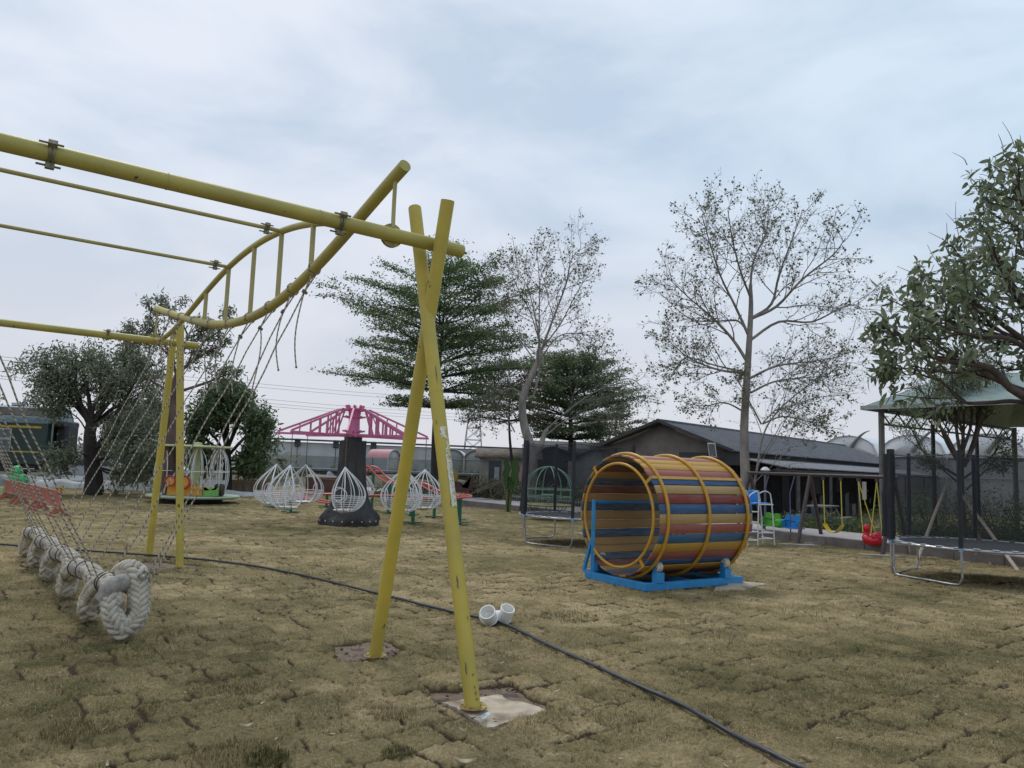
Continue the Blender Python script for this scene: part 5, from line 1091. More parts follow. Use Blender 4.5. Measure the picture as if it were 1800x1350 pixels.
TA = [([(160, 745), (130, 700), (100, 660), (75, 640)], .10), ([(160, 740), (150, 690), (140, 650), (135, 625)], .10), ([(165, 740), (190, 700), (215, 650), (225, 620)], .10), ([(165, 750), (210, 720), (250, 680), (270, 640)], .10), ([(158, 770), (130, 740), (105, 715), (85, 708)], .035), ([(165, 790), (200, 770), (240, 750), (275, 730)], .08),
      ([(160, 810), (135, 800), (110, 805), (95, 820)], .035), ([(165, 810), (195, 800), (225, 790), (255, 790)], .06), ([(160, 760), (150, 720), (110, 700), (90, 675)], .07), ([(165, 760), (180, 720), (185, 680), (180, 640)], .08), ([(168, 820), (200, 825), (225, 830), (260, 820)], .05)]
lush(11, 31, (166, 868), [(165, 840), (160, 800), (158, 765), (160, 742)], TA, 'broad_tree', 'broad dark tree with a thick black trunk in front of the railway carriage', LF_OL, .17, .06, .38, BARK_D, depth=1.7)
TB = [([(302, 700), (315, 660), (345, 630), (385, 612)], .10), ([(312, 665), (300, 610), (275, 575), (262, 545)], .06), ([(308, 640), (285, 610), (255, 595), (225, 585)], .05), ([(345, 628), (370, 600), (395, 575), (400, 555)], .05), ([(310, 690), (345, 675), (380, 665), (405, 655)], .06), ([(298, 690), (270, 670), (240, 650), (235, 640)], .05), ([(315, 640), (320, 590), (300, 555), (290, 535)], .04), ([(330, 640), (350, 600), (345, 575)], .035), ([(298, 770), (280, 740), (270, 700)], .03)]
PB = [dict(kids=6, ang=.7, ratio=.36, rr=.5, start=.45), dict(kids=4, ang=.7, ratio=.55, rr=.55, wob=.16, n=5, seg=5, leaves=10, spread=.10, rmin=.012), dict(wob=.2, n=4, seg=4, leaves=24, spread=.10, rmin=.010)]
lush(15, 27.5, (294, 882), [(296, 840), (300, 780), (303, 730), (304, 690), (312, 660)], TB, 'gnarled_tree', 'gnarled tree with a leaning reddish trunk and tufted crown behind the far yellow legs', LF_OL, .17, .05, .27, BARK_R, P_=PB, depth=.7, reps=1)
TC = [([(395, 800), (370, 770), (350, 750), (345, 735)], .08), ([(398, 790), (390, 740), (385, 715), (380, 700)], .08), ([(400, 790), (415, 740), (425, 715), (420, 695)], .08), ([(402, 800), (430, 770), (450, 750), (458, 740)], .08), ([(398, 810), (360, 800), (340, 790)], .06), ([(402, 810), (440, 800), (458, 785)], .06), ([(400, 780), (400, 750), (405, 720), (400, 705)], .08), ([(402, 825), (430, 820), (448, 815)], .05), ([(398, 825), (370, 820), (345, 815)], .05)]
lush(18, 36, (400, 872), [(400, 840), (400, 800), (400, 780)], TC, 'dense_tree', 'dense dark green round tree behind the birdcage roundabout', LF_DG, .22, .085, .25, BARK_D, depth=1.6, P_=[PL[0], PL[1], dict(wob=.2, n=3, seg=4, leaves=18, spread=.2, rmin=.006)])
TD = [([(230, 800), (215, 770), (205, 740)], .08), ([(232, 800), (250, 760), (260, 730)], .08), ([(230, 810), (200, 790), (185, 780)], .06), ([(232, 800), (235, 760), (230, 730)], .07), ([(235, 815), (260, 800), (280, 790)], .05)]
lush(19, 36, (229, 868), [(229, 840), (230, 805)], TD, 'dense_tree', 'smaller tree with a grey trunk right of the broad left tree', LF_OL, .19, .065, .30, mat('grey trunk', (.12, .105, .095), (.06, .055, .05), 5, .9), depth=1.2)
lush(20, 40, (-14, 868), [(-14, 830), (-14, 700)], [([(-14, 700), (-5, 693), (4, 698)], .03), ([(-14, 705), (-4, 702), (8, 702)], .03)], 'leafy_branch_tree', 'tree mostly cut off by the left edge, one leafy twig showing over the carriage', LF_DG, .2, .08, .12, BARK_D, P_=[dict(kids=4, ang=.6, ratio=.4, rr=.5), dict(wob=.2, n=3, seg=3, leaves=6, spread=.08)], depth=.3)
# foreground tree entering from the right
Yf = 9.0
TF = [([(1905, 720), (1800, 690), (1740, 660), (1690, 640), (1640, 615), (1600, 600)], .060), ([(1905, 735), (1800, 695), (1740, 703), (1690, 700), (1660, 680), (1615, 655), (1590, 650)], .045), ([(1905, 610), (1850, 570), (1800, 530), (1770, 480), (1740, 440)], .060), ([(1905, 560), (1860, 480), (1820, 400), (1800, 350), (1788, 330)], .06), ([(1905, 640), (1830, 610), (1760, 570), (1700, 530), (1660, 500)], .05),
      ([(1905, 700), (1840, 650), (1780, 600), (1700, 580), (1620, 560)], .05), ([(1905, 620), (1850, 560), (1790, 500), (1745, 430), (1725, 380)], .045), ([(1720, 650), (1690, 600), (1650, 560), (1610, 530)], .03), ([(1660, 625), (1620, 600), (1580, 590), (1545, 595)], .02), ([(1905, 500), (1865, 420), (1845, 340), (1838, 305)], .05), ([(1780, 560), (1740, 520), (1700, 480), (1690, 450)], .025), ([(1640, 655), (1610, 650), (1570, 640), (1545, 650)], .014), ([(1740, 660), (1700, 610), (1690, 560), (1700, 500)], .02), ([(1860, 560), (1800, 460), (1770, 400), (1730, 330)], .03), ([(1905, 660), (1850, 625), (1790, 640), (1740, 620)], .03)]
PF = [dict(kids=6, ang=.62, ratio=.36, rr=.4, start=.3), dict(kids=4, ang=.7, ratio=.5, rr=.6, wob=.12, trop=.05, tv=(-.5, 0, 1), n=5, seg=6, leaves=3, spread=.03, leafy=True, rmin=.004), dict(wob=.12, trop=.04, n=4, seg=5, leaves=7, spread=.045, rmin=.003)]
T = Tree(33); b = G(2020, 1180); b = V(P(1985, 850, 9.3)[0], 9.3, 0)
tp = catmull(np.array([b, b + V(-.03, 0, .9), P(1930, 740, 9.1), P(1910, 650, 9.1), P(1905, 540, 9.1), P(1915, 430, 9.1), P(1925, 330, 9.2), P(1925, 240, 9.3)]), 5); T.limb(tp, .19, .015, 14)
TF += [([(1910, 680), (1980, 620), (2050, 560), (2110, 530)], .05), ([(1908, 580), (1960, 500), (2010, 420), (2050, 360)], .05), ([(1915, 440), (1950, 360), (1985, 310), (2000, 270)], .04), ([(1908, 640), (1990, 640), (2060, 660), (2120, 650)], .045)]
for (pts, rr0) in TF:
    for rep in ((-1, 1) if rr0 > .048 else (1,)):
        dy = rep * abs(T.r.normal(.55, .35)); m = len(pts); c = catmull(np.array([P(x + (T.r.normal() * 8 if i else 0), y + (T.r.normal() * 8 if i else 0), Yf + dy * (i / (m - 1))) for i, (x, y) in enumerate(pts)]), 4)
        T.limb(c, rr0 * (1 if rep < 0 else .7), .008, 9); LL = np.linalg.norm(np.diff(c, axis=0), axis=1).sum(); T.kids(c, LL, rr0, 0, PF, .35)
T.finish('leafy_tree', 'large leafed tree entering from the right edge of the photo', 'tree', b, mat('dark brown limb bark', (.115, .085, .075), (.055, .043, .04), 5, .95, .7, 24), mat('brown twig bark', (.085, .065, .058), (.045, .036, .034), 6, .9), LF_FG, .135, .046, GP, droop=.55, seed=33, cn=2.2)
# bare whips sticking out of it
T = Tree(44)
for (x, y, x2, y2) in [(1700, 290, 1674, 268), (1785, 262, 1762, 214), (1765, 275, 1755, 236), (1690, 430, 1680, 355), (1700, 410, 1663, 375), (1680, 440, 1632, 408), (1668, 450, 1664, 392), (1640, 500, 1577, 468), (1620, 510, 1613, 455), (1600, 540, 1570, 508), (1655, 470, 1630, 430), (1596, 545, 1584, 500), (1580, 590, 1560, 540), (1560, 620, 1522, 560)]:
    a, c = P(x, y, 8.9), P(x2, y2, 8.8); m_ = (a + c) / 2 + T.r.normal(0, .03, 3); T.br.tube(catmull(np.array([a, m_, c]), 4), np.linspace(.006, .0025, 9), 4, caps=False)
big = [o for o in bpy.data.objects if o.name.startswith('leafy_tree')][0]; T.br.build('bare_whips', bpy.data.materials['brown twig bark'], big, ang=180)
# young feathery tree held by stakes
PY_ = [dict(kids=9, ang=.5, ratio=.45, rr=.5, start=.15), dict(kids=5, ang=.55, ratio=.55, rr=.6, wob=.12, trop=.04, n=4, seg=5, leaves=8, spread=.09, leafy=True, rmin=.005), dict(wob=.15, n=3, seg=4, leaves=14, spread=.10, rmin=.004)]
TY = [([(1690, 820), (1665, 770), (1650, 720), (1645, 680)], .05), ([(1692, 820), (1690, 760), (1680, 700), (1680, 660)], .05), ([(1695, 820), (1715, 760), (1725, 700), (1730, 660)], .05), ([(1688, 840), (1640, 800), (1610, 760), (1600, 740)], .035), ([(1696, 840), (1740, 800), (1765, 790), (1775, 800)], .03), ([(1690, 800), (1700, 740), (1705, 690), (1710, 650)], .045), ([(1686, 850), (1650, 820), (1625, 810)], .025), ([(1700, 860), (1725, 830), (1750, 820)], .025)]
by = G(1695, 966)
lush(23, float(by[1]), (1695, 966), [(1694, 930), (1690, 880), (1690, 830), (1690, 800)], TY, 'staked_tree', 'slender feathery tree propped by pale stakes behind the right trampoline', LF_DG, .075, .024, .10, mat('grey brown bark', (.12, .10, .085), (.06, .05, .045), 6, .9, .4, 24), P_=PY_, depth=.9)
stm = mat('pale bamboo stake', (.42, .35, .28), (.30, .24, .2), 8, .8)
for k, (a, c, lb) in enumerate([((1612, 984), (1668, 840), 'pale wooden stake leaning right, left of the staked tree'), ((1790, 1002), (1690, 870), 'pale pointed stake leaning left, right of the staked tree'), ((1742, 992), (1702, 900), 'short reddish stake leaning behind the right trampoline')]):
    f = G(*a); t = by + V(0, 0, 0); t = P(*c, float(by[1]) - .05); mb = MB(); mb.tube([f - ZZ * .03, (f + t) / 2 + ZZ * .01, t], [.038, .036, .032] if k < 2 else [.03, .03, .02], 9); tag(mb.build('stake', stm if k < 2 else mat('reddish stake', (.2, .09, .07), None, 6, .8)), lb, 'stake', 'stakes propping the young tree')

# ------------------------------------------------------------ shrubs and planting
def shrub(c, rx, ry, h, n, L, W, m, name, label, cat='shrub', seed=1, group=None, flat=0.1, kind=None):
    r = np.random.default_rng(seed); d = r.normal(0, 1, (n, 3)); d /= np.linalg.norm(d, axis=1)[:, None]; d[:, 2] = np.abs(d[:, 2]); q = r.random(n) ** .45
    p = d * q[:, None] * [rx, ry, h]; lump = .65 + .6 * fbm(p[:, 0] * 2.2 + c[0], p[:, 1] * 2.2 + p[:, 2] * 2, seed); p *= lump[:, None]; mb = MB(); add_leaves(mb, p + c, L, W, r, flat=flat, seed=seed, cn=3)
    o = thing(name, label, cat, c, group, kind); mb.build('foliage', m, o, smooth=False)
    mb = MB()
    for k in range(7): a = r.random() * 6.28; mb.tube([c + V(.1 * math.cos(a), .1 * math.sin(a), -.03), c + V(rx * .35 * math.cos(a), ry * .35 * math.sin(a), h * .6)], [.02, .006], 5)
    mb.build('stems', BARK_D, o); return o
HG = 'shrubs in the bed behind the path'
for k, (px, Y, w, h, mm, lb) in enumerate([(838, 37.5, 1.1, 1.15, LF_SP, 'leafy yellow green shrub right of the nearest yellow leg'), (872, 37, 1.2, 1.2, LF_SP, 'yellow flowered shrub in front of the little grey house'), (908, 36.5, 1.0, 1.2, LF_DG, 'dark shrub behind the tall upright plant'),
        (965, 36, 1.4, 1.1, LF_DG, 'low shrub seen behind the mint green dome'), (1010, 35, 1.2, 1.1, LF_DG, 'green shrub right of the mint green dome'), (1048, 34, 1.1, 1.05, LF_DG, 'green shrub beside the left edge of the striped barrel'), (700, 38, 1.5, 1.0, LF_DG, 'dark shrub behind the red roller track'), (738, 38, 1.2, .9, LF_DG, 'low dark shrub between the yellow legs'),
        (478, 48, 2.0, 1.5, LF_DG, 'dark shrub behind the left pod chairs'), (520, 50, 2, 1.2, LF_DG, 'low shrub near the palms')]):
    c = P(px, 850, Y); c[2] = 0; shrub(c, w, w * .7, h, 900, .14, .07, mm, 'shrub', lb, seed=60 + k, group=HG)
for k, (px, Y, w, h, lb) in enumerate([(1395, 24.5, .8, .55, 'low weeds between the path and the shed, behind the blue seat'), (1450, 23.5, .9, .6, 'grassy weeds behind the yellow belt swing'), (1500, 22.8, .8, .5, 'low weeds behind the red duck swing'), (1590, 26, 1.6, 1.5, 'green bush under the steel canopy, left of the staked tree'), (1640, 25, 1.5, 1.5, 'green bush behind the left stake'), (1700, 26, 1.8, 1.7, 'tall weeds behind the staked tree'), (1750, 25, 1.6, 1.6, 'green bush under the right of the canopy'), (1795, 24, 1.6, 1.5, 'green bush at the right edge behind the trampoline'), (1840, 23, 1.6, 1.5, 'green bush just outside the right edge'),
        (1620, 22.5, 1.2, .55, 'low ground plants left of the staked tree'), (1720, 21.5, 1.3, .6, 'low ground plants right of the staked tree'), (1790, 20.5, 1.2, .6, 'low ground plants at the right edge'), (1670, 22, 1.1, .5, 'low ground plants directly behind the staked tree')]):
    c = P(px, 850, Y); c[2] = .0; shrub(c, w, w * .8, h * 1.05, 1500, .10, .035, LF_DG, 'bush', lb, 'bush', seed=90 + k, group='bushes behind the path on the right')
# tall upright plant beside the trampoline
pc = G(893, 900) + V(0, .1, 0); up_ = thing('strelitzia_plant', 'tall upright plant with two broad torn green leaves beside the left trampoline', 'plant', pc)
ym = leafmat('yellow green stalk', (.17, .19, .07), (.30, .29, .13)); gm2 = leafmat('fresh green blade', (.028, .065, .016), (.06, .115, .028)); r = np.random.default_rng(8)
for k in range(16):
    a = r.random() * 6.28; ln = .5 + 1.0 * r.random(); x = .05 + .28 * r.random(); mb = MB(); mb.tube(catmull(np.array([pc + V(.08 * math.cos(a), .08 * math.sin(a), 0), pc + V(x * .4 * math.cos(a), x * .4 * math.sin(a), ln * .5), pc + V(x * math.cos(a), x * math.sin(a), ln)]), 4), np.linspace(.022, .008, 9), 6, col=r.random()); mb.build('stalk', ym, up_)
for (dx, top, w, hh) in ((-.10, 1.98, .13, .95), (.22, 2.02, .15, 1.05), (.05, 1.3, .12, .6)):
    g_ = np.zeros((14, 5, 3))
    for i in range(14):
        f = i / 13; ww = w * math.sin(math.pi * min(1, .12 + f * .84)) ** .5
        for j in range(5): t = (j - 2) / 2; g_[i, j] = pc + V(dx + t * ww + .03 * math.sin(i), -.03 - .05 * t * t, top - hh * (1 - f))
    mb = MB(); mb.sheet(g_, col=np.tile(r.random(5) * .6, 14)); mb.tube([pc, pc + V(dx * .7, 0, top - hh), pc + V(dx, -.02, top - .1)], [.03, .02, .008], 6, col=.3); mb.build('leaf', gm2, up_)
# palms
for k, (px, Y, h, lb) in enumerate([(462, 52, 2.6, 'small palm right of the dense round tree'), (492, 54, 2.9, 'feathery palm behind the leftmost pod chair')]):
    c = P(px, 850, Y); c[2] = 0; o = thing('palm', lb, 'palm', c, 'small palms at the greenhouse'); r = np.random.default_rng(70 + k); mb = MB(); mb.tube([c, c + ZZ * h * .5], [.18, .12], 8); mb.build('trunk', BARK_D, o); mb = MB()
    for q in range(18):
        a = r.random() * 6.28; L = 1.5 * (.7 + .4 * r.random()); el_ = .3 + .9 * r.random(); p0_ = c + ZZ * h * .5; pts, _ = bend_path(p0_, V(math.cos(a) * math.cos(el_), math.sin(a) * math.cos(el_), math.sin(el_)), L * 1.3, 9, r, .02, -.16)
        mb.tube(pts, np.linspace(.02, .004, 10), 3, caps=False, col=.4); tg = np.gradient(pts, axis=0); tg /= np.linalg.norm(tg, axis=1)[:, None]; s_ = np.cross(tg, ZZ); s_ /= np.linalg.norm(s_, axis=1)[:, None]
        for i in range(1, 10):
            for m_ in np.linspace(0, .9, 4):
                for sd_ in (-1, 1):
                    b0 = pts[i] - (pts[i] - pts[i - 1]) * m_; e_ = b0 + s_[i] * sd_ * .36 * (1.1 - i / 12) + tg[i] * .16 - ZZ * .14; w_ = tg[i] * .018; mb.add([b0 - w_, b0 + w_, e_], t=[[0, 1, 2]], col=r.random())
    mb.build('fronds', LF_OL, o, smooth=False)

# ------------------------------------------------------------ grey shed
sa_ = nrm(V(.645, .765, 0)); sb_ = V(-sa_[1], sa_[0], 0); E0 = P(1280, 787, 27.0); E0[2] = 0; SL, SW, ZE, ZR = 21.5, 5.2, 2.58, 3.52
shed = thing('shed', 'long low shed with dark grey roof and open front behind the swing set', 'shed', E0)
def sq(a, b, z): return E0 + sa_ * a + sb_ * b + ZZ * z
RSH = np.array([sa_, sb_, ZZ])
rfm = mat('grey tile roof', (.105, .11, .128), (.055, .058, .068), 3.0, .75, .4, 30, spots=(.05, .05, .055), sscale=12, sth=.66, detail=8)
wlm = mat('stained grey render', (.215, .19, .165), (.095, .085, .078), .9, .95, .3, 30, detail=9, lo=.3, hi=.7)
def corr(p00, p10, p01, p11, n, m, amp=.035, step=.05, name='roof', mt=None, par=None):
    g_ = np.zeros((m, n, 3)); nz = nrm(np.cross(p10 - p00, p01 - p00)); nz = nz if nz[2] > 0 else -nz
    for i in range(m):
        f = i / (m - 1)
        for j in range(n):
            t = j / (n - 1); L_ = np.linalg.norm(p10 - p00); g_[i, j] = (p00 * (1 - t) + p10 * t) * (1 - f) + (p01 * (1 - t) + p11 * t) * f + nz * (amp * abs(math.sin(math.pi * t * L_ / .24)) + step * .5 * ((f * (m - 1)) % 2))
    mb = MB(); mb.sheet(g_, thick=.03); return mb.build(name, mt or rfm, par, ang=50)
ov = .35
corr(sq(-ov, -.35, ZE - .12), sq(SL + ov, -.35, ZE - .12), sq(-ov, SW / 2, ZR), sq(SL + ov, SW / 2, ZR), 90 * 6, 14, par=shed, name='roof')
corr(sq(-ov, SW + .35, ZE - .12), sq(SL + ov, SW + .35, ZE - .12), sq(-ov, SW / 2, ZR), sq(SL + ov, SW / 2, ZR), 200, 8, par=shed, name='roof')
mb = MB(); mb.tube([sq(-ov - .03, SW / 2, ZR + .04), sq(SL + ov, SW / 2, ZR + .04)], .07, 8); mb.build('ridge', rfm, shed)
mb = MB(); 
for s_, b0 in ((-1, -.35), (1, SW + .35)): mb.beam(sq(-ov - .02, b0, ZE - .10), sq(-ov - .02, SW / 2, ZR + .04), .03, .10, up=(0, 0, 1))
mb.build('barge_board', mat('dark board', (.05, .05, .055), None, 6, .7), shed)
mb = MB(); gp = np.array([[0, 0], [SW, 0], [SW, ZE], [SW / 2, ZR - .06], [0, ZE]]); mb.prism(gp, sq(0, 0, 0), sb_, ZZ, sa_, .18); mb.build('gable_wall', wlm, shed, smooth=False)
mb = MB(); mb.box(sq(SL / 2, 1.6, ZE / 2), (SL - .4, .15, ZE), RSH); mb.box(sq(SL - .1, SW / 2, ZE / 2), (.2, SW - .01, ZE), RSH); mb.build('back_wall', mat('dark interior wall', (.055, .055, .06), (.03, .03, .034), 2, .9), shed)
mb = MB(); mb.box(sq(SL / 2, -.05, ZE - .17), (SL, .12, .20), RSH); mb.build('eave_beam', mat('dark board', (.05, .05, .055), None, 6, .7), shed)
corr(sq(.3, -2.1, ZE - .62), sq(SL + 1.2, -2.1, ZE - .62), sq(.3, -.15, ZE - .30), sq(SL + 1.2, -.15, ZE - .30), 360, 3, amp=.03, step=.0, name='porch_roof', mt=mat('faded porch sheet', (.21, .21, .225), (.15, .15, .16), 2, .75, spots=(.10, .10, .11), sscale=9, sth=.6), par=shed)
mb = MB(); mb.box(sq(SL / 2, -2.0, ZE - .72), (SL + 1.6, .08, .09), RSH); mb.build('porch_beam', mat('dark board', (.05, .05, .055), None, 6, .7), shed)
for a in (1.2, 4.6, 8.2, 12, 16, 20, SL + .9): mb = MB(); mb.beam(sq(a, -2.0, 0), sq(a, -2.0, ZE - .76), .11, .11); mb.build('porch_post', mat('grey post', (.14, .14, .15), (.09, .09, .1), 6, .8), shed)
for a, w, h, m_ in ((2.3, .9, 2.0, (.07, .075, .09)), (5.5, 1.2, 1.3, (.10, .10, .12)), (9.4, .9, 2.0, (.06, .07, .10)), (13.5, 1.4, 1.2, (.09, .10, .12)), (17, .9, 2.0, (.06, .06, .08))):
    mb = MB(); mb.box(sq(a, 1.51, h / 2 if h > 1.5 else 1.45), (w, .03, h), RSH); nm_ = 'door' if h > 1.5 else 'window'; mb.build(nm_, mat('dim panel %s' % str(m_[0]), m_, None, 2, .5), shed)
mb = MB(); mb.box(E0 + sa_ * -.13 + sb_ * .55 + ZZ * 2.2, (.10, 2.5, .42), RSH); mb.build('signboard', mat('dark netting', (.045, .045, .05), None, 5, .8), shed)
def small(name, label, cat, mbs, loc, group=None):
    t = thing(name, label, cat, loc, group)
    for nm_, mb_, m_ in mbs: mb_.build(nm_, m_, t)
    return t
# solar lamp panel on the corner
c = P(1252, 791, 26.6); m1, m2, m3 = MB(), MB(), MB(); fx = nrm(V(.75, -.45, 0)); fz = nrm(V(-.2, -.25, .9)); fy = np.cross(fz, fx)
m1.box(c, (.27, .025, .50), np.array([fx, fy, fz]), bev=.004); m2.box(c - fy * .016 * (1 if fy[1] > 0 else -1), (.22, .004, .44), np.array([fx, fy, fz])); m3.beam(c + ZZ * -.2, sq(-.02, .1, 2.2), .04, .04)
small('solar_panel', 'small white framed solar panel on the near corner of the shed', 'solar panel', [('frame', m1, WHITE), ('panel', m2, mat('grey solar glass', (.16, .18, .20), (.12, .13, .15), 20, .3)), ('arm', m3, STEEL)], c)
c = P(1345, 826, 22.6); b_ = V(c[0], c[1], .2); m1, m2 = MB(), MB(); m1.tube([b_, c], .035, 8); m2.lathe([(.01, .09), (.06, .08), (.14, .0), (.13, -.02), (.01, -.03)], c, 14)
small('garden_lamp', 'garden lamp post with a pale shade behind the left end of the swing set', 'lamp post', [('post', m1, mat('grey post', (.14, .14, .15), None, 6, .8)), ('shade', m2, WHITE)], b_)
# towel, picnic table, clutter on the porch
c = sq(9.0, -1.9, 1.55); m1 = MB(); g_ = np.zeros((8, 8, 3))
for i in range(8):
    for j in range(8): g_[i, j] = c + sa_ * (j / 7 * .55) + sb_ * .04 * math.sin(j * 1.9) - ZZ * (i / 7 * .75)
m1.sheet(g_, thick=.01); tag(m1.build('towel', mat('beige towel', (.42, .34, .30), (.55, .48, .44), 4, .9)), 'beige towel hanging under the shed porch, right of the belt swing', 'towel')
c = P(1444, 900, 24.6); c[2] = 0.0; m1, m2, m3 = MB(), MB(), MB(); wd = mat('weathered grey wood', (.24, .22, .20), (.15, .135, .12), 5, .9, .3)
for q in range(3): m1.box(c + sa_ * 0 + sb_ * (q - 1) * .22 + ZZ * .78, (1.5, .20, .04), RSH)
for s_ in (-1, 1): m2.box(c + sb_ * .68 * s_ + ZZ * .45, (1.5, .24, .04), RSH)
pt = small('picnic_table', 'grey wooden picnic table with benches under the shed porch', 'table', [('table_top', m1, wd)], c); 
for s_ in (-1, 1): mb = MB(); mb.box(c + sb_ * .68 * s_ + ZZ * .45, (1.5, .24, .04), RSH); mb.build('bench', wd, pt)
for a in (-.5, .5):
    for s_ in (-1, 1): mb = MB(); mb.beam(c + sa_ * a + sb_ * .25 * s_ + ZZ * .76, c + sa_ * a + sb_ * .62 * s_, .07, .05); mb.build('leg', wd, pt)
    mb = MB(); mb.beam(c + sa_ * a - sb_ * .7 + ZZ * .42, c + sa_ * a + sb_ * .7 + ZZ * .42, .05, .07); mb.build('crossbar', wd, pt)
r = np.random.default_rng(77)
for k, (a, z, w, h, cl, nm_, lb) in enumerate([(6.2, 0, .5, .7, (.10, .12, .16), 'crate', 'dark blue crate on the shed porch left of the towel'), (7.3, 0, .6, .9, (.05, .05, .06), 'cabinet', 'dark cabinet standing on the shed porch'), (8.0, .9, .35, .15, (.30, .08, .04), 'box', 'small orange red box on the dark cabinet'), (10.6, 0, .5, 1.0, (.07, .08, .10), 'cabinet', 'narrow grey cabinet right of the hanging towel'), (11.6, 0, .5, .5, (.16, .15, .14), 'crate', 'pale grey crate on the porch behind the duck swing')]):
    z = 0; c = sq(a, -.6, z); mb = MB(); mb.box(c + ZZ * h / 2, (w, .45, h), RSH, bev=.01); t = thing(nm_, lb, nm_, c, 'clutter on the shed porch'); mb.build('body', mat('clutter %d' % k, cl, None, 5, .6), t); mb = MB(); mb.box(c + ZZ * (h + .012), (w + .03, .48, .022), RSH); mb.build('lid', mat('clutter lid %d' % k, tuple(x * 1.4 for x in cl), None, 5, .6), t)

# ------------------------------------------------------------ little grey houses
def house(c, ax_, L, Wd, ze, zr, label, wallm, roofm, door=None, hip=False):
    bx_ = V(-ax_[1], ax_[0], 0); R_ = np.array([ax_, bx_, ZZ]); t = thing('house', label, 'house', c, 'small grey houses beyond the path')
    q = lambda a, b, z: c + ax_ * a + bx_ * b + ZZ * z
    mb = MB(); mb.prism(np.array([[-Wd / 2, 0], [Wd / 2, 0], [Wd / 2, ze], [0, zr - .08], [-Wd / 2, ze]]), q(-L / 2, 0, 0), bx_, ZZ, ax_, L); w_ = mb.build('wall', wallm, t, smooth=False)
    mb = MB()
    for s_ in (-1, 1):
        e_ = Wd / 2 + .3; zz2 = ze - .3 * (zr - ze) / (Wd / 2); g_ = np.array([[q(-L / 2 - .3, s_ * e_, zz2), q(L / 2 + .3, s_ * e_, zz2)], [q(-L / 2 - .3, 0, zr), q(L / 2 + .3, 0, zr)]]); mb.sheet(g_ + ZZ * .05 if s_ < 0 else g_[:, ::-1] + ZZ * .05, thick=.09)
    mb.build('roof', roofm, t, smooth=False); return t, q, R_
dkr = mat('dark slate roof', (.055, .055, .06), (.035, .035, .04), 4, .8, .4, 20); lgw = mat('light grey render', (.30, .30, .29), (.21, .21, .20), 2, .9, .2, 20); dgw = mat('mid grey render', (.085, .085, .09), (.055, .055, .06), 2, .9)
brr = mat('weathered brown tiles', (.20, .17, .14), (.10, .085, .07), 3, .9, .4, 20)
c = P(893, 850, 50); c[2] = 0; t, q, R_ = house(c, V(1, 0, 0), 3.6, 4.0, 2.25, 2.75, 'light grey cottage with a dark door and a pink poster', lgw, brr)
mb = MB(); mb.box(q(-.85, -2.03, 1.0), (.75, .08, 2.0), R_); d_ = mb.build('door', mat('dark glass door', (.05, .06, .08), None, 3, .3), t); mb = MB(); mb.box(q(-.72, -2.08, 1.2), (.3, .02, .8), R_); mb.build('pane', mat('pale pane', (.35, .4, .45), None, 3, .2), d_)
mb = MB(); mb.box(q(.55, -2.03, 1.0), (.95, .06, 1.5), R_); mb.build('poster', mat('faded pink poster', (.42, .28, .25), (.36, .26, .23), 6, .7), t)
c = P(965, 850, 54); c[2] = 0; house(c, V(0, 1, 0), 6, 6.5, 2.1, 3.05, 'dark grey gabled house seen behind the mint dome', dgw, dkr)
c = P(1003, 850, 62); c[2] = 0; house(c, V(1, 0, 0), 6, 6, 2.8, 3.75, 'dark slate roofed house behind the left trampoline net', dgw, dkr)
c = P(1055, 850, 50); c[2] = 0; t, q, R_ = house(c, V(.2, .98, 0), 5, 3.6, 2.2, 3.0, 'grey gabled house with pale porch columns left of the striped barrel', lgw, dkr)
for s_ in (-1.6, 1.6): mb = MB(); mb.box(q(-3.2, s_, 1.05), (.22, .22, 2.1), R_); mb.build('column', lgw, t)
c = P(1110, 850, 66); c[2] = 0; house(c, V(1, 0, 0), 9, 6, 3.0, 3.9, 'long grey house roof showing above the striped barrel', dgw, dkr)

# ------------------------------------------------------------ greenhouses
film = mat('dull greenhouse film', (.50, .52, .53), (.40, .42, .43), .8, .35, .1, 3); filmd = mat('grey greenhouse side film', (.30, .32, .33), (.24, .26, .27), .8, .4); pinkf = mat('pink greenhouse film', (.58, .28, .30), (.48, .24, .26), .8, .5); gframe = mat('galvanised frame', (.42, .43, .44), None, 8, .5)
nett = mat('rolled black shade net', (.05, .055, .07), (.08, .09, .11), 3, .8)
gg = thing('greenhouse', 'long pale film greenhouse with rolled dark shade nets along its top, left of the stump', 'greenhouse', P(600, 850, 76) * [1, 1, 0])
gA, gB = P(425, 850, 72) * [1, 1, 0], P(1000, 850, 80) * [1, 1, 0]; gx = nrm(gB - gA); gl_ = np.linalg.norm(gB - gA); gy = V(-gx[1], gx[0], 0); Rg = np.array([gx, gy, ZZ])
ht = 3.25
mb = MB(); mb.box(gA + gx * gl_ / 2 + gy * 4 + ZZ * 1.0, (gl_, 8, 2.0), Rg); mb.build('side_wall', filmd, gg)
mb = MB(); mb.box(gA + gx * gl_ / 2 + gy * 4 + ZZ * (2.0 + (ht - 2.0) / 2), (gl_ + .1, 8.02, ht - 2.0), Rg); mb.build('upper_film', film, gg)
for k in range(9):
    p = gA + gx * (1.2 + k * gl_ / 9) - gy * .12; mb = MB(); mb.box(p + ZZ * (ht - .05), (.55 if k < 4 else .3, .25, .75), Rg, bev=.06); mb.tube([p, p + ZZ * ht], .03, 5); mb.build('net_roll', nett, gg)
mb = MB(); mb.tube([gA - gy * .3 + ZZ * (ht + .22), gB - gy * .3 + ZZ * (ht + .22)], .10, 6); mb.tube([gA - gy * .3 + ZZ * (ht - .05), gB - gy * .3 + ZZ * (ht - .05)], .03, 5); mb.build('net_cable', nett, gg)
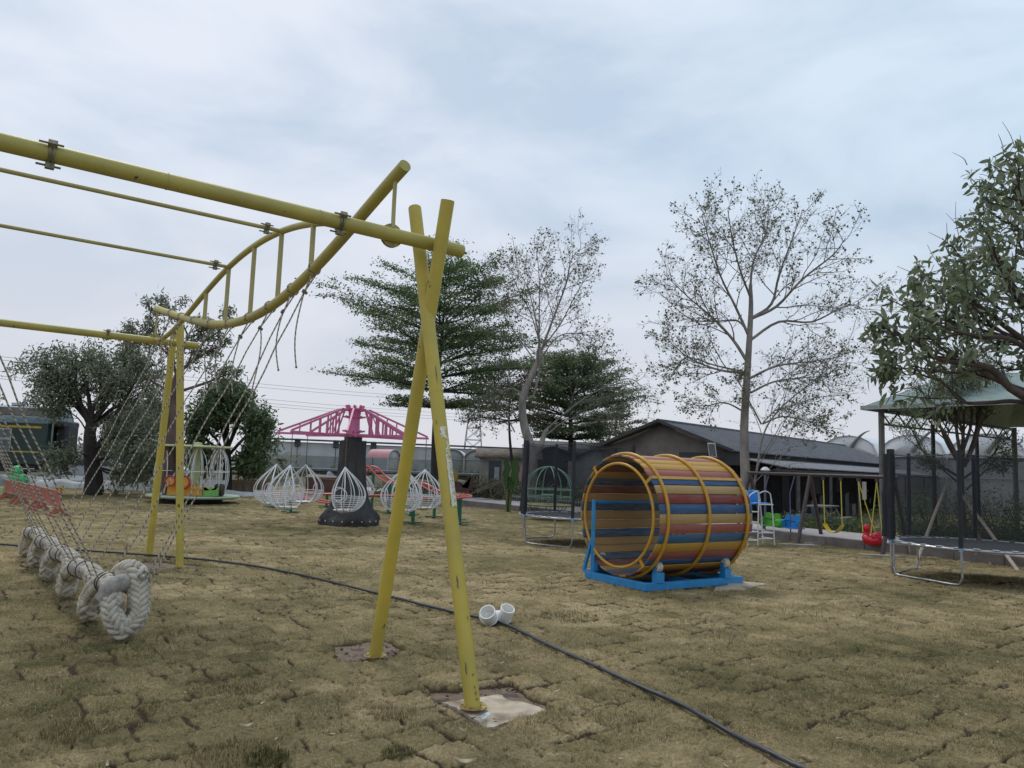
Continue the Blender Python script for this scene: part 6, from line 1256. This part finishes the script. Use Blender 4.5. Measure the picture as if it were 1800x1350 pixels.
def tunnel(c, w, zc, z1, L, fm_, label, axd=V(0, 1, 0)):
    t = thing('greenhouse', label, 'greenhouse', c, 'arched greenhouse bays'); sx_ = V(axd[1], -axd[0], 0); a = np.linspace(0, math.pi, 17); g_ = np.zeros((5, 17, 3))
    for i in range(5):
        for j, x in enumerate(a): g_[i, j] = c + axd * L * i / 4 + sx_ * w / 2 * math.cos(x) + ZZ * (zc + (z1 - zc) * math.sin(x))
    mb = MB(); mb.sheet(g_, thick=.04); mb.build('arched_roof', fm_, t)
    mb = MB(); fpts = np.concatenate([g_[0], [g_[0][-1] * [1, 1, 0], g_[0][0] * [1, 1, 0]]]); pp = np.array([[(p - c) @ sx_, p[2]] for p in fpts]); mb.prism(pp, c + axd * .05, sx_, ZZ, axd, .05); mb.build('end_wall', filmd if fm_ is film else film, t, smooth=False)
    mb = MB(); mb.tube(g_[0] - axd * .03, .035, 6, caps=False); mb.tube([c + sx_ * w / 2, c + sx_ * w / 2 + ZZ * zc], .05, 6); mb.tube([c - sx_ * w / 2, c - sx_ * w / 2 + ZZ * zc], .05, 6); mb.tube([c + sx_ * w / 2 + ZZ * zc, c - sx_ * w / 2 + ZZ * zc], .03, 5); mb.tube([c + sx_ * w / 2 + ZZ * 1.1 - axd * .03, c - sx_ * w / 2 + ZZ * 1.1 - axd * .03], .025, 5); mb.build('frame', gframe, t); return t
for k, (px, w, fm_, lb) in enumerate([(691, 1.4, pinkf, 'pink film arched greenhouse left of the crossed yellow legs'), (791, 2.3, film, 'pale arched greenhouse bay behind the nearest yellow leg'), (837, 2.3, film, 'pale arched greenhouse bay left of the light grey cottage')]):
    c = P(px, 850, 66); c[2] = 0; tunnel(c, w, 2.0 if k == 0 else 2.1, 2.7 if k == 0 else 2.95, 2.6 if k == 0 else 6, fm_, lb, nrm(V(-.80, .6, 0)) if k == 0 else V(0, 1, 0))
for k, (px, lb) in enumerate([(543, 'small dark conifer in front of the greenhouse, right of the pods'), (583, 'small dark conifer left of the black stump'), (728, 'small dark conifer between the yellow legs'), (748, 'small dark conifer behind the right pod chairs'), (809, 'small dark conifer before the arched bay, nearest the yellow leg'), (827, 'small dark conifer in the middle of the arched bay'), (845, 'small dark conifer nearest the light grey cottage')]):
    c = P(px, 850, 60); c[2] = 0; shrub(c, .42, .42, 2.0, 500, .12, .04, LF_DG, 'conifer', lb, 'conifer', seed=120 + k, group='small conifers before the greenhouses')
mb = MB(); a0, a1 = P(480, 850, 56) * [1, 1, 0], P(870, 850, 58) * [1, 1, 0]; mb.beam(a0 + ZZ * .95, a1 + ZZ * .95, 2.0, .16); o_ = thing('low_tunnel', 'long low dark plastic covered growing tunnel in front of the greenhouses', 'low tunnel', a0); mb.build('cover', mat('dark blue grey film', (.10, .11, .14), (.17, .18, .21), 1.5, .4), o_)
mb = MB(); mb.beam(a0 + ZZ * .43, a1 + ZZ * .43, 1.8, .86); mb.build('side', mat('brown earth bank', (.10, .085, .065), (.06, .06, .04), 1, .9), o_)
# large pale greenhouse on the right
c0 = P(1545, 850, 46) * [1, 1, 0]; c1 = P(2080, 850, 34) * [1, 1, 0]; bx2 = nrm(c1 - c0); by2 = V(-bx2[1], bx2[0], 0); by2 = by2 if by2[1] > 0 else -by2; Lr = np.linalg.norm(c1 - c0); rg = thing('greenhouse', 'large pale film greenhouse with curved roof vents behind the steel canopy', 'greenhouse', c0)
Rr = np.array([bx2, by2, ZZ]); fl2 = mat('milky greenhouse film', (.74, .75, .76), (.66, .67, .68), .5, .4)
mb = MB(); mb.box(c0 + bx2 * (Lr / 2 - 1) + by2 * 6 + ZZ * 1.5, (Lr + 6, 12, 3.0), Rr); mb.build('side_wall', mat('grey milky film', (.46, .47, .48), (.38, .39, .40), .5, .4), rg)
nb = 5; wb = (Lr + 6) / nb
for k in range(nb):
    s0_ = c0 + bx2 * (-4 + wb * k); g_ = np.zeros((2, 13, 3))
    for j in range(13):
        x = j / 12; z = 3.0 + 1.3 * max(0, math.sin(math.pi * x)) ** .42
        for i in range(2): g_[i, j] = s0_ + bx2 * wb * x + by2 * (12 * i - .1) + ZZ * z
    mb = MB(); mb.sheet(g_, thick=.04); mb.build('roof_bay', fl2, rg)
    mb = MB(); fp = np.array([[(p - s0_) @ bx2, p[2]] for p in g_[0]]); mb.prism(np.vstack([fp, [[wb, 2.99], [0, 2.99]]])[::1], s0_ - by2 * .05, bx2, ZZ, by2, .06); mb.build('gable_film', fl2, rg, smooth=False)
    mb = MB(); vt = [s0_ + bx2 * (wb * .52 + 1.5 * t) - by2 * .2 + ZZ * (3.3 + 1.25 * math.sin(t * 1.5)) for t in np.linspace(0, 1, 9)]; mb.tube(vt, np.linspace(.15, .02, 9), 6); mb.build('vent_flap', mat('grey vent film', (.22, .23, .24), None, 2, .5), rg)
    mb = MB(); mb.tube([s0_ - by2 * .15, s0_ - by2 * .15 + ZZ * 3], .06, 6); mb.tube([s0_ - by2 * .12 + ZZ * 3.0, s0_ + bx2 * wb - by2 * .12 + ZZ * 3.0], .05, 6); mb.tube([s0_ - by2 * .12 + ZZ * 1.9, s0_ + bx2 * wb - by2 * .12 + ZZ * 1.9], .03, 6); mb.build('frame', gframe, rg)

# ------------------------------------------------------------ steel canopy on the right
Y0 = 20.6; q0 = P(1549, 718, Y0); ZC = q0[2]; q0[2] = 0; cn = thing('canopy', 'open steel canopy with a pale green sheet roof at the right', 'canopy', q0)
cx_ = kd; cy_ = kn_; Rc = np.array([cx_, cy_, ZZ]); psm = mat('grey steel post', (.16, .155, .145), (.10, .10, .095), 5, .6); grf = mat('pale green roof sheet', (.23, .30, .275), (.17, .23, .21), 1.5, .5, .3, 6, stretch=(4, 1, 1)); dst = mat('black steel truss', (.03, .032, .038), None, 5, .5)
def cq(a, b, z): return q0 + cx_ * a + cy_ * b + ZZ * z
print('canopy', q0, ZC)
Lc, Wc = 13.0, 9.0
for a in (0, 4.0, 8.0, 12.5):
    for b in (0, Wc): mb = MB(); mb.beam(cq(a, b, 0), cq(a, b, ZC), .12, .12, bev=.01); mb.build('post', psm, cn)
for a, b in ((0, 3), (0, 6), (2.0, Wc), (6, Wc)): mb = MB(); mb.beam(cq(a, b, 0), cq(a, b, ZC - .25), .08, .08); mb.build('post', dst, cn)
for a in (0, 4.0, 8.0, 12.0):
    mb = MB(); mb.beam(cq(a, 0, ZC - .05), cq(a, Wc, ZC - .05), .05, .06); mb.beam(cq(a, 0, ZC - .42), cq(a, Wc, ZC - .42), .05, .05)
    for k in range(20):
        b0 = Wc * k / 20; b1 = Wc * (k + (1 if k % 2 else 1)) / 20; mb.beam(cq(a, b0, ZC - .08 if k % 2 == 0 else ZC - .40), cq(a, b1, ZC - .40 if k % 2 == 0 else ZC - .08), .03, .03)
    mb.build('truss', dst, cn)
zr_ = ZC + .95
mb = MB()
for (b0, b1, z0_, z1_) in ((-.35, 1.9, ZC + .03, zr_), (Wc + .35, 7.1, ZC + .03, zr_)):
    g_ = np.zeros((3, 50, 3))
    for i in range(3):
        for j in range(50): f = i / 2; g_[i, j] = cq(-.3 + (1.3 if False else 1.1) * f + (Lc + .6 - 1.1 * f) * j / 49, b0 + (b1 - b0) * f, z0_ + (z1_ - z0_) * f + .012 * (j % 2))
    mb.sheet(g_, thick=.02)
g_ = np.zeros((2, 20, 3))
for j in range(20): g_[0, j] = cq(.8 + (Lc - .5) * j / 19, 1.9, zr_ + .02); g_[1, j] = cq(.8 + (Lc - .5) * j / 19, 7.1, zr_ + .02)
mb.sheet(g_, thick=.02)
g_ = np.array([[cq(-.3, -.35, ZC + .03), cq(-.3, Wc + .35, ZC + .03)], [cq(.8, 1.9, zr_), cq(.8, 7.1, zr_)]]); mb.sheet(g_, thick=.02); mb.build('roof', grf, cn)
mb = MB(); mb.box(cq(Lc / 2, -.4, ZC + .0), (Lc + .7, .07, .11), Rc); mb.box(cq(-.35, Wc / 2, ZC + .0), (.07, Wc + .7, .10), Rc); mb.build('gutter', mat('pale grey gutter', (.36, .38, .38), None, 5, .5), cn)

# ------------------------------------------------------------ railway carriage at the left
tA = P(98, 845, 43) * [1, 1, 0]; tdir = nrm(V(-1, -.10, 0)); tside = V(tdir[1], -tdir[0], 0); tside = tside if tside[1] < 0 else -tside; Rt = np.array([tdir, tside, ZZ]); LT = 20
tr_ = thing('railway_carriage', 'dark green railway carriage with yellow stripes and a pale blue roof at the left edge', 'railway carriage', tA)
def tq(a, b, z): return tA + tdir * a + tside * b + ZZ * z
tg_ = mat('dark green carriage paint', (.013, .043, .040), (.009, .032, .030), 2, .35); tb = mat('pale blue roof', (.25, .345, .385), (.19, .27, .31), 1.5, .5); yst = mat('yellow stripe', (.62, .46, .03), None, 5, .5)
mb = MB(); mb.box(tq(LT / 2, 0, 2.0), (LT, 3.0, 2.3), Rt, bev=.05); mb.build('body', tg_, tr_)
mb = MB(); a = np.linspace(0, math.pi, 15); g_ = np.zeros((2, 15, 3))
for j, x in enumerate(a):
    for i in range(2): g_[i, j] = tq(-.02 + (LT + .04) * i, 1.52 * math.cos(x), 3.14 + .95 * math.sin(x))
mb.sheet(g_, thick=.05); pp = np.array([[1.5 * math.cos(x), 3.14 + .93 * math.sin(x)] for x in a]); mb.prism(pp, tq(.01, 0, 0), tside, ZZ, tdir, .1); mb.build('roof', tb, tr_)
for z, h in ((2.88, .12), (1.55, .06)): mb = MB(); mb.box(tq(LT / 2, 1.51, z), (LT - .6, .02, h), Rt); mb.build('stripe', yst, tr_)
mb = MB(); mb.box(tq(LT / 2, .2, .72), (LT - 1, 2.4, .5), Rt); mb.build('underframe', BLACK, tr_)
mb = MB(); mb.box(tq(-.35, 0, 2.05), (.7, 1.4, 2.2), Rt, bev=.15); mb.box(tq(-.25, .2, 3.12), (.8, 2.0, .35), Rt, bev=.08); mb.build('gangway', BLACK, tr_)
for a_ in (2.2, 4.6, 7.0, 9.4, 11.8):
    mb = MB(); mb.box(tq(a_, 1.52, 2.15), (.86, .05, 1.25), Rt, bev=.02); w_ = mb.build('window', mat('pale window frame', (.42, .46, .46), None, 5, .5), tr_)
    for z, h in ((2.49, .42), (1.87, .58)): mb = MB(); mb.box(tq(a_, 1.55, z), (.72, .02, h), Rt, bev=.005); mb.build('pane', mat('grey window glass', (.12, .15, .17), (.09, .11, .13), 2, .15), w_)
for a_ in (1.5, 3.5, 14, 16): mb = MB(); Rw = np.array([tdir, ZZ, tside]); mb.lathe([(.02, -.06), (.36, -.06), (.42, -.08), (.42, .0), (.38, .05), (.05, .06)], tq(a_, 1.0, .42), 20, Rw); mb.build('wheel', BLACK, tr_)
mb = MB(); mb.box(tq(2.2, .3, 4.14), (.55, .4, .16), Rt, bev=.02); mb.tube([tq(1.9, .3, 4.1), tq(1.9, .3, 4.45)], .08, 8); mb.build('roof_vent', STEEL, tr_)
mb = MB(); mb.box(tq(-.02, 1.0, .93), (.02, .30, .16), Rt); mb.build('number_plate', mat('pale plate', (.35, .36, .28), None, 5, .6), tr_)
mb = MB(); 
for k in range(6): mb.box(tq(4.0 + k * .34, 1.53, 1.18 + .02 * (k % 2)), (.22, .02, .18), Rt)
mb.build('faded_markings', mat('white marking', (.5, .52, .52), None, 5, .6), tr_)
mb = MB(); mb.box(tq(-.9, .6, 3.62), (6.0, 1.2, .40), Rt, bev=.02) if False else mb.box(tq(.9, 2.2, 3.66), (3.4, .5, .42), Rt, bev=.02); mb.tube([tq(-.6, 2.2, 0), tq(-.6, 2.2, 3.5)], .05, 6); mb.tube([tq(2.4, 2.2, 0), tq(2.4, 2.2, 3.5)], .05, 6)
o_ = thing('fascia_board', 'long grey fascia board standing in front of the carriage roof', 'board', tq(.9, 2.2, 0)); mb.build('board', mat('grey brown fascia', (.20, .19, .17), (.14, .13, .12), 3, .8), o_)

# barrier, green ride-on, vehicles, fence, boxes
br0 = G(104, 909); br1 = G(-25, 868); bd_ = nrm(br1 - br0); bs_ = V(-bd_[1], bd_[0], 0); Rb = np.array([bd_, bs_, ZZ]); obm = mat('faded orange plastic', (.45, .15, .10), (.34, .11, .08), 3, .6)
for k in range(3):
    L1_ = 2.6; c = br0 + bd_ * (k * (L1_ + .15)); o_ = thing('barrier', ['nearest faded orange plastic road barrier, with a yellow lamp, at the left', 'middle faded orange plastic barrier in front of the green ride-on', 'faded orange plastic barrier at the left edge of the photo'][k], 'barrier', c, 'orange barriers'); mb = MB(); zt = .78
    for z, h in ((.645, .045), (.26, .045)): mb.box(c + bd_ * L1_ / 2 + ZZ * z, (L1_, .05, h), Rb, bev=.01)
    for q in range(15): mb.box(c + bd_ * (L1_ * (q + .5) / 15) + ZZ * .45, (L1_ / 15 * .55, .03, .34), Rb)
    mb.box(c + bd_ * L1_ / 2 + ZZ * .615, (L1_, .025, .05), Rb); mb.box(c + bd_ * L1_ / 2 + ZZ * .32, (L1_, .025, .06), Rb)
    mb.build('panel', obm, o_)
    for a_ in (.25, L1_ - .3):
        mb = MB(); mb.prism([(-.26, 0), (-.20, 0), (-.02, .13), (.17, 0), (.24, 0), (.06, .24), (-.06, .24)], c + bd_ * (a_ - .03), bs_ if a_ < 1 else bs_, ZZ, bd_, .05); mb.build('foot', obm, o_)
    if k == 0: mb = MB(); mb.box(c + bd_ * .04 + ZZ * .73, (.08, .08, .12), Rb, bev=.01); mb.build('lamp', mat('amber lamp', (.7, .4, .03), (.03, .02, .02), 30, .5, lo=.45, hi=.55), o_)
gc_ = P(30, 862, 27) * [1, 1, 0]; g2 = mat('bright green plastic', (.05, .48, .16), (.03, .36, .12), 4, .4); o_ = thing('ride_on_toy', 'bright green plastic ride-on animal behind the orange barriers', 'ride-on toy', gc_)
mb = MB(); mb.ball(gc_ + ZZ * .62, (.34, .26, .26), 14, 9); mb.ball(gc_ + V(-.05, -.05, .92), (.20, .18, .20), 12, 8); mb.build('body', g2, o_)
for (x, y) in ((-.26, -.15), (.26, -.15), (-.24, .18), (.24, .18)): mb = MB(); mb.tube([gc_ + V(x, y, .0), gc_ + V(x * 1.2, y, .25), gc_ + V(x * .7, y * .6, .62)], [.09, .10, .12], 10); mb.build('leg', g2, o_)
mb = MB(); mb.tube([gc_ + V(-.5, -.02, 1.0), gc_ + V(.55, -.02, 1.02)], .02, 6); mb.build('handlebar', STEEL, o_)
def car(c, dx_, col, label, m_):
    o_ = thing('parked_car', label, 'car', c, 'parked vehicles beyond the left trees'); sy = V(-dx_[1], dx_[0], 0); prof = [(-2.1, .30), (-2.15, .62), (-2.0, .85), (-1.3, .92), (-.75, 1.38), (.75, 1.42), (1.35, .98), (2.05, .85), (2.15, .55), (2.1, .30)]
    mb = MB(); mb.prism(prof, c - sy * .8, dx_, ZZ, sy, 1.6); mb.build('body', m_, o_, ang=25)
    for s_ in (-1, 1):
        mb = MB(); mb.prism([(-1.15, .95), (-.70, 1.31), (.68, 1.34), (1.15, .98)], c + sy * (.80 if s_ > 0 else -.81), dx_, ZZ, sy, .012); mb.build('window', mat('car glass', (.03, .035, .045), None, 3, .1), o_)
        for a_ in (-1.3, 1.3): mb = MB(); mb.lathe([(.02, -.1), (.30, -.1), (.32, -.06), (.32, .06), (.30, .1), (.18, .1), (.02, .08)], c + dx_ * a_ + sy * .74 * s_ + ZZ * .32, 18, np.array([dx_, ZZ, sy * s_])); mb.build('wheel', BLACK, o_)
    mb = MB(); mb.box(c + dx_ * 2.1 + sy * .55 + ZZ * .68, (.08, .3, .12), np.array([dx_, sy, ZZ])); mb.build('headlight', mat('pale lamp', (.6, .62, .65), None, 3, .2), o_); return o_
car(P(178, 850, 40) * [1, 1, 0], nrm(V(1, -.1, 0)), 0, 'silver grey parked car behind the broad left tree', mat('silver car paint', (.33, .36, .40), (.28, .30, .34), 2, .25, metal=.3))
car(P(268, 850, 44) * [1, 1, 0], nrm(V(1, .05, 0)), 0, 'white parked car between the two left tree trunks', mat('white car paint', (.60, .62, .63), (.5, .52, .53), 2, .3))
wl = mat('white building wrap', (.55, .56, .55), (.36, .37, .36), 1.2, .8, .5, 5)
def heap(c, w, d_, h, m_, name, label, cat, seed=0, amp=.3):
    n = 22; g_ = np.zeros((n, n, 3)); X, Y_ = np.meshgrid(np.linspace(-1, 1, n), np.linspace(-1, 1, n)); Z = h * (np.clip(1 - X ** 4, 0, 1) * np.clip(1 - Y_ ** 4, 0, 1)) ** .4 * (1 - amp + amp * 2 * (fbm(X * 2.5 + seed, Y_ * 2.5, seed, 3) - .25)); Z[[0, -1]] = 0; Z[:, [0, -1]] = 0
    mb = MB(); mb.sheet(np.stack([c[0] + X * w / 2, c[1] + Y_ * d_ / 2, c[2] + Z], -1)); return tag(mb.build(name, m_, ang=70), label, cat)
heap(P(165, 850, 36) * [1, 1, 0], 6, 1.5, .45, wl, 'tarpaulin', 'crumpled white tarpaulin on the ground behind the broad left tree', 'tarpaulin', 1, .6)
heap(P(60, 850, 36) * [1, 1, 0], 7, 1.5, .55, mat('grey sheeting', (.34, .36, .36), (.14, .15, .15), 1.5, .8), 'tarpaulin', 'crumpled grey white sheeting lying below the railway carriage', 'tarpaulin', 4, .7)
heap(P(440, 850, 34) * [1, 1, 0], 3.4, 1.2, .22, wl, 'tarpaulin', 'low white plastic sheet on the ground in front of the wooden fence', 'tarpaulin', 6, .6)
heap(P(598, 850, 43) * [1, 1, 0], 2.2, 1.5, 1.15, mat('blue grey tarp', (.20, .24, .30), (.42, .46, .5), 2, .6), 'tarpaulin', 'peaked blue grey tarpaulin left of the stump', 'tarpaulin', 8, .8)
fc0, fc1 = P(405, 850, 37) * [1, 1, 0], P(470, 850, 38) * [1, 1, 0]; fx_ = nrm(fc1 - fc0); o_ = thing('wooden_fence', 'low new timber frame fence right of the birdcage roundabout', 'fence', fc0); tw = mat('new pine timber', (.42, .27, .16), (.32, .20, .12), 6, .8); Lf = np.linalg.norm(fc1 - fc0)
mb = MB(); mb.beam(fc0 + ZZ * .88, fc1 + ZZ * .88, .06, .12); mb.beam(fc0 + ZZ * .5, fc1 + ZZ * .5, .05, .06); mb.build('rail', tw, o_)
for k in range(6): mb = MB(); mb.beam(fc0 + fx_ * Lf * k / 5, fc0 + fx_ * Lf * k / 5 + ZZ * .86, .07, .07); mb.build('post', tw, o_)
mb = MB(); mb.beam(fc0 + V(0, .15, .3), fc1 + V(0, .15, .3), .03, .56); mb.build('backing_board', mat('grey ply board', (.34, .32, .29), (.25, .24, .22), 2, .9), o_)
c = P(572, 850, 38) * [1, 1, 0]; o_ = thing('wooden_box', 'brown wooden box with a sloping lid left of the black stump', 'box', c); mb = MB(); mb.box(c + ZZ * .42, (1.7, .9, .84), bev=.02); mb.build('body', mat('brown stained wood', (.15, .075, .05), (.10, .05, .035), 3, .7), o_); mb = MB(); g_ = np.array([[c + V(-.9, -.5, .84), c + V(.9, -.5, .72)], [c + V(-.9, .5, .98), c + V(.9, .5, .86)]]); mb.sheet(g_, thick=.05); mb.build('lid', mat('grey brown lid', (.25, .2, .17), None, 3, .8), o_)
eb = P(300, 850, 47) * [1, 1, 0]; mb = MB(); g_ = np.zeros((8, 60, 3))
for i in range(8):
    for j in range(60): x = -26 + 44 * j / 59; g_[i, j] = [eb[0] + x, 46 + i * 1.2 + .3 * math.sin(j), -.1 + [0, .35, .7, .85, .9, .9, .8, 0][i] * (.8 + .3 * math.sin(j * .7) * math.cos(j * .31))]
mb.sheet(g_); tag(mb.build('earth_bank', mat('brown green bank', (.12, .11, .07), (.07, .065, .05), 1.2, .95, .5, 6), ang=80), 'low earth bank behind the carriage and the left trees', 'bank', kind='structure')
# pale site wall behind the left trees
w0, w1 = P(100, 850, 62) * [1, 1, 0], P(330, 850, 62) * [1, 1, 0]; mb = MB(); mb.beam(w0 + ZZ * 1.1, w1 + ZZ * 1.1, .12, 2.2); o_ = thing('site_hoarding', 'pale grey corrugated hoarding seen between the left tree trunks', 'hoarding', w0); mb.build('panel', mat('pale hoarding', (.48, .49, .48), (.38, .39, .38), 1, .7), o_)
mb = MB()
for k in range(12): p = w0 + (w1 - w0) * k / 11 - V(0, .1, 0); mb.beam(p, p + ZZ * 2.25, .06, .06)
mb.build('posts', gframe, o_)
# scooter and cart behind the path
c = kp(1.2, 1.4, KH) ; c = P(812, 850, 35.2) * [1, 1, 0] + ZZ * .2; o_ = thing('cargo_scooter', 'old red and black cargo scooter standing on the path right of the nearest yellow leg', 'scooter', c); dk_ = mat('dark red scooter body', (.10, .02, .025), (.03, .02, .02), 8, .4)
mb = MB(); mb.prism([(-.55, .35), (-.6, .75), (-.1, .70), (.05, .45), (.3, .42), (.42, .95), (.52, .95), (.50, .35), (.2, .22), (-.3, .22)], c - V(0, .15, 0), V(1, 0, 0), ZZ, V(0, .3, 0), 1); mb.build('body', dk_, o_)
for x in (-.55, .6): mb = MB(); mb.tube(ring(c + V(x, 0, .24), .20, 0, 24, e1=V(1, 0, 0), e2=ZZ), .045, 8, caps=False); mb.build('wheel', BLACK, o_)
mb = MB(); mb.box(c + V(-.55, 0, .92), (.7, .6, .45), bev=.03); mb.build('cargo_box', mat('ochre crate', (.32, .20, .05), (.22, .13, .04), 5, .7), o_)
mb = MB(); mb.tube([c + V(.45, -.28, 1.05), c + V(.45, .28, 1.05)], .02, 6); mb.build('handlebar', STEEL, o_)
c = P(866, 850, 34) * [1, 1, 0] + ZZ * .2; o_ = thing('wooden_cart', 'old wooden two wheeled cart tipped on the path left of the tall upright plant', 'cart', c); ow = mat('old dark wood', (.14, .11, .085), (.08, .065, .05), 4, .9, .4)
mb = MB(); xa = nrm(V(.85, 0, .38)); za = np.cross(xa, V(0, 1, 0)); za = za if za[2] > 0 else -za
for q in range(5): mb.box(c + V(0, (q - 2) * .18, .62), (1.5, .16, .03), np.array([xa, V(0, 1, 0), za]))
for s_ in (-1, 1): mb.box(c + V(0, s_ * .46, .66), (1.5, .04, .16), np.array([xa, V(0, 1, 0), za]))
mb.build('bed', ow, o_)
for s_ in (-1, 1):
    mb = MB(); wc = c + V(.28, s_ * .55, .36); mb.tube(ring(wc, .35, 0, 28, e1=V(1, 0, 0), e2=ZZ), .03, 6, caps=False)
    for k in range(8): a = k * math.pi / 4; mb.tube([wc, wc + V(.34 * math.cos(a), 0, .34 * math.sin(a))], .015, 5)
    mb.build('wheel', ow, o_); mb = MB(); mb.beam(c + V(-.6, s_ * .4, .4), c + V(-1.35, s_ * .4, .02), .05, .05); mb.build('shaft', ow, o_)
# low picket edging
mb = MB(); o_ = thing('picket_edging', 'low white picket edging along the back of the path', 'edging', kp(4, 2.5, 0)); 
for k in range(70): p = kp(-1.5 + k * .14, 2.55, .18); mb.beam(p, p + ZZ * .30, .07, .02)
mb.beam(kp(-1.5, 2.57, .38), kp(8.4, 2.57, .38), .02, .04); mb.build('pickets', mat('old white pickets', (.42, .42, .40), (.3, .3, .28), 4, .8), o_)

# ------------------------------------------------------------ pylon and power lines
pc = P(829, 850, 230) * [1, 1, 0]; py_ = thing('pylon', 'grey lattice electricity pylon on the horizon right of the yellow legs', 'pylon', pc); gpy = mat('hazy grey steel', (.36, .37, .39), None, 2, .8); mb = MB(); zt = 27
def pw(z): return 3.1 - 2.1 * min(1, z / 24)
lv = [0, 5, 9, 12.5, 15.5, 18, 20, 22, 24, 25.5, 27]
for i in range(len(lv) - 1):
    z0_, z1_ = lv[i], lv[i + 1]; a, b = pw(z0_), pw(z1_)
    cr0 = [(-a, -a), (a, -a), (a, a), (-a, a)]; cr1 = [(-b, -b), (b, -b), (b, b), (-b, b)]
    for k in range(4):
        p0_, p1_ = pc + V(*cr0[k], z0_), pc + V(*cr1[k], z1_); n0_, n1_ = pc + V(*cr0[(k + 1) % 4], z0_), pc + V(*cr1[(k + 1) % 4], z1_)
        mb.tube([p0_, p1_], .13, 4); mb.tube([p0_, n1_], .07, 4); mb.tube([n0_, p1_], .07, 4); mb.tube([p1_, n1_], .08, 4)
for z in (20, 24): mb.beam(pc + V(-7, 0, z), pc + V(7, 0, z), .3, .3); mb.beam(pc + V(-7, 0, z), pc + V(0, 0, z + 1.6), .15, .15); mb.beam(pc + V(7, 0, z), pc + V(0, 0, z + 1.6), .15, .15)
mb.build('lattice', gpy, py_)
wm = mat('thin grey cable', (.30, .31, .33), None, 2, .8)
for k, (y0_, y1_) in enumerate([(622, 668), (628, 674), (648, 694), (656, 700), (661, 705)]):
    a, b = P(-40, y0_, 120), P(840, y1_ + 35, 230); t = np.linspace(0, 1, 24)[:, None]; pts = a + (b - a) * t - ZZ * 2.2 * 4 * t * (1 - t) * .4; mb = MB(); mb.tube(pts, .035, 4, caps=False); tag(mb.build('power_line', wm), ['uppermost thin power line crossing the sky at the left', 'second thin power line from the top, just under the uppermost', 'third power line from the top, first of the lower bunch', 'fourth power line from the top, middle of the lower bunch', 'lowest thin power line of the lower bunch'][k], 'cable', 'power lines to the pylon')
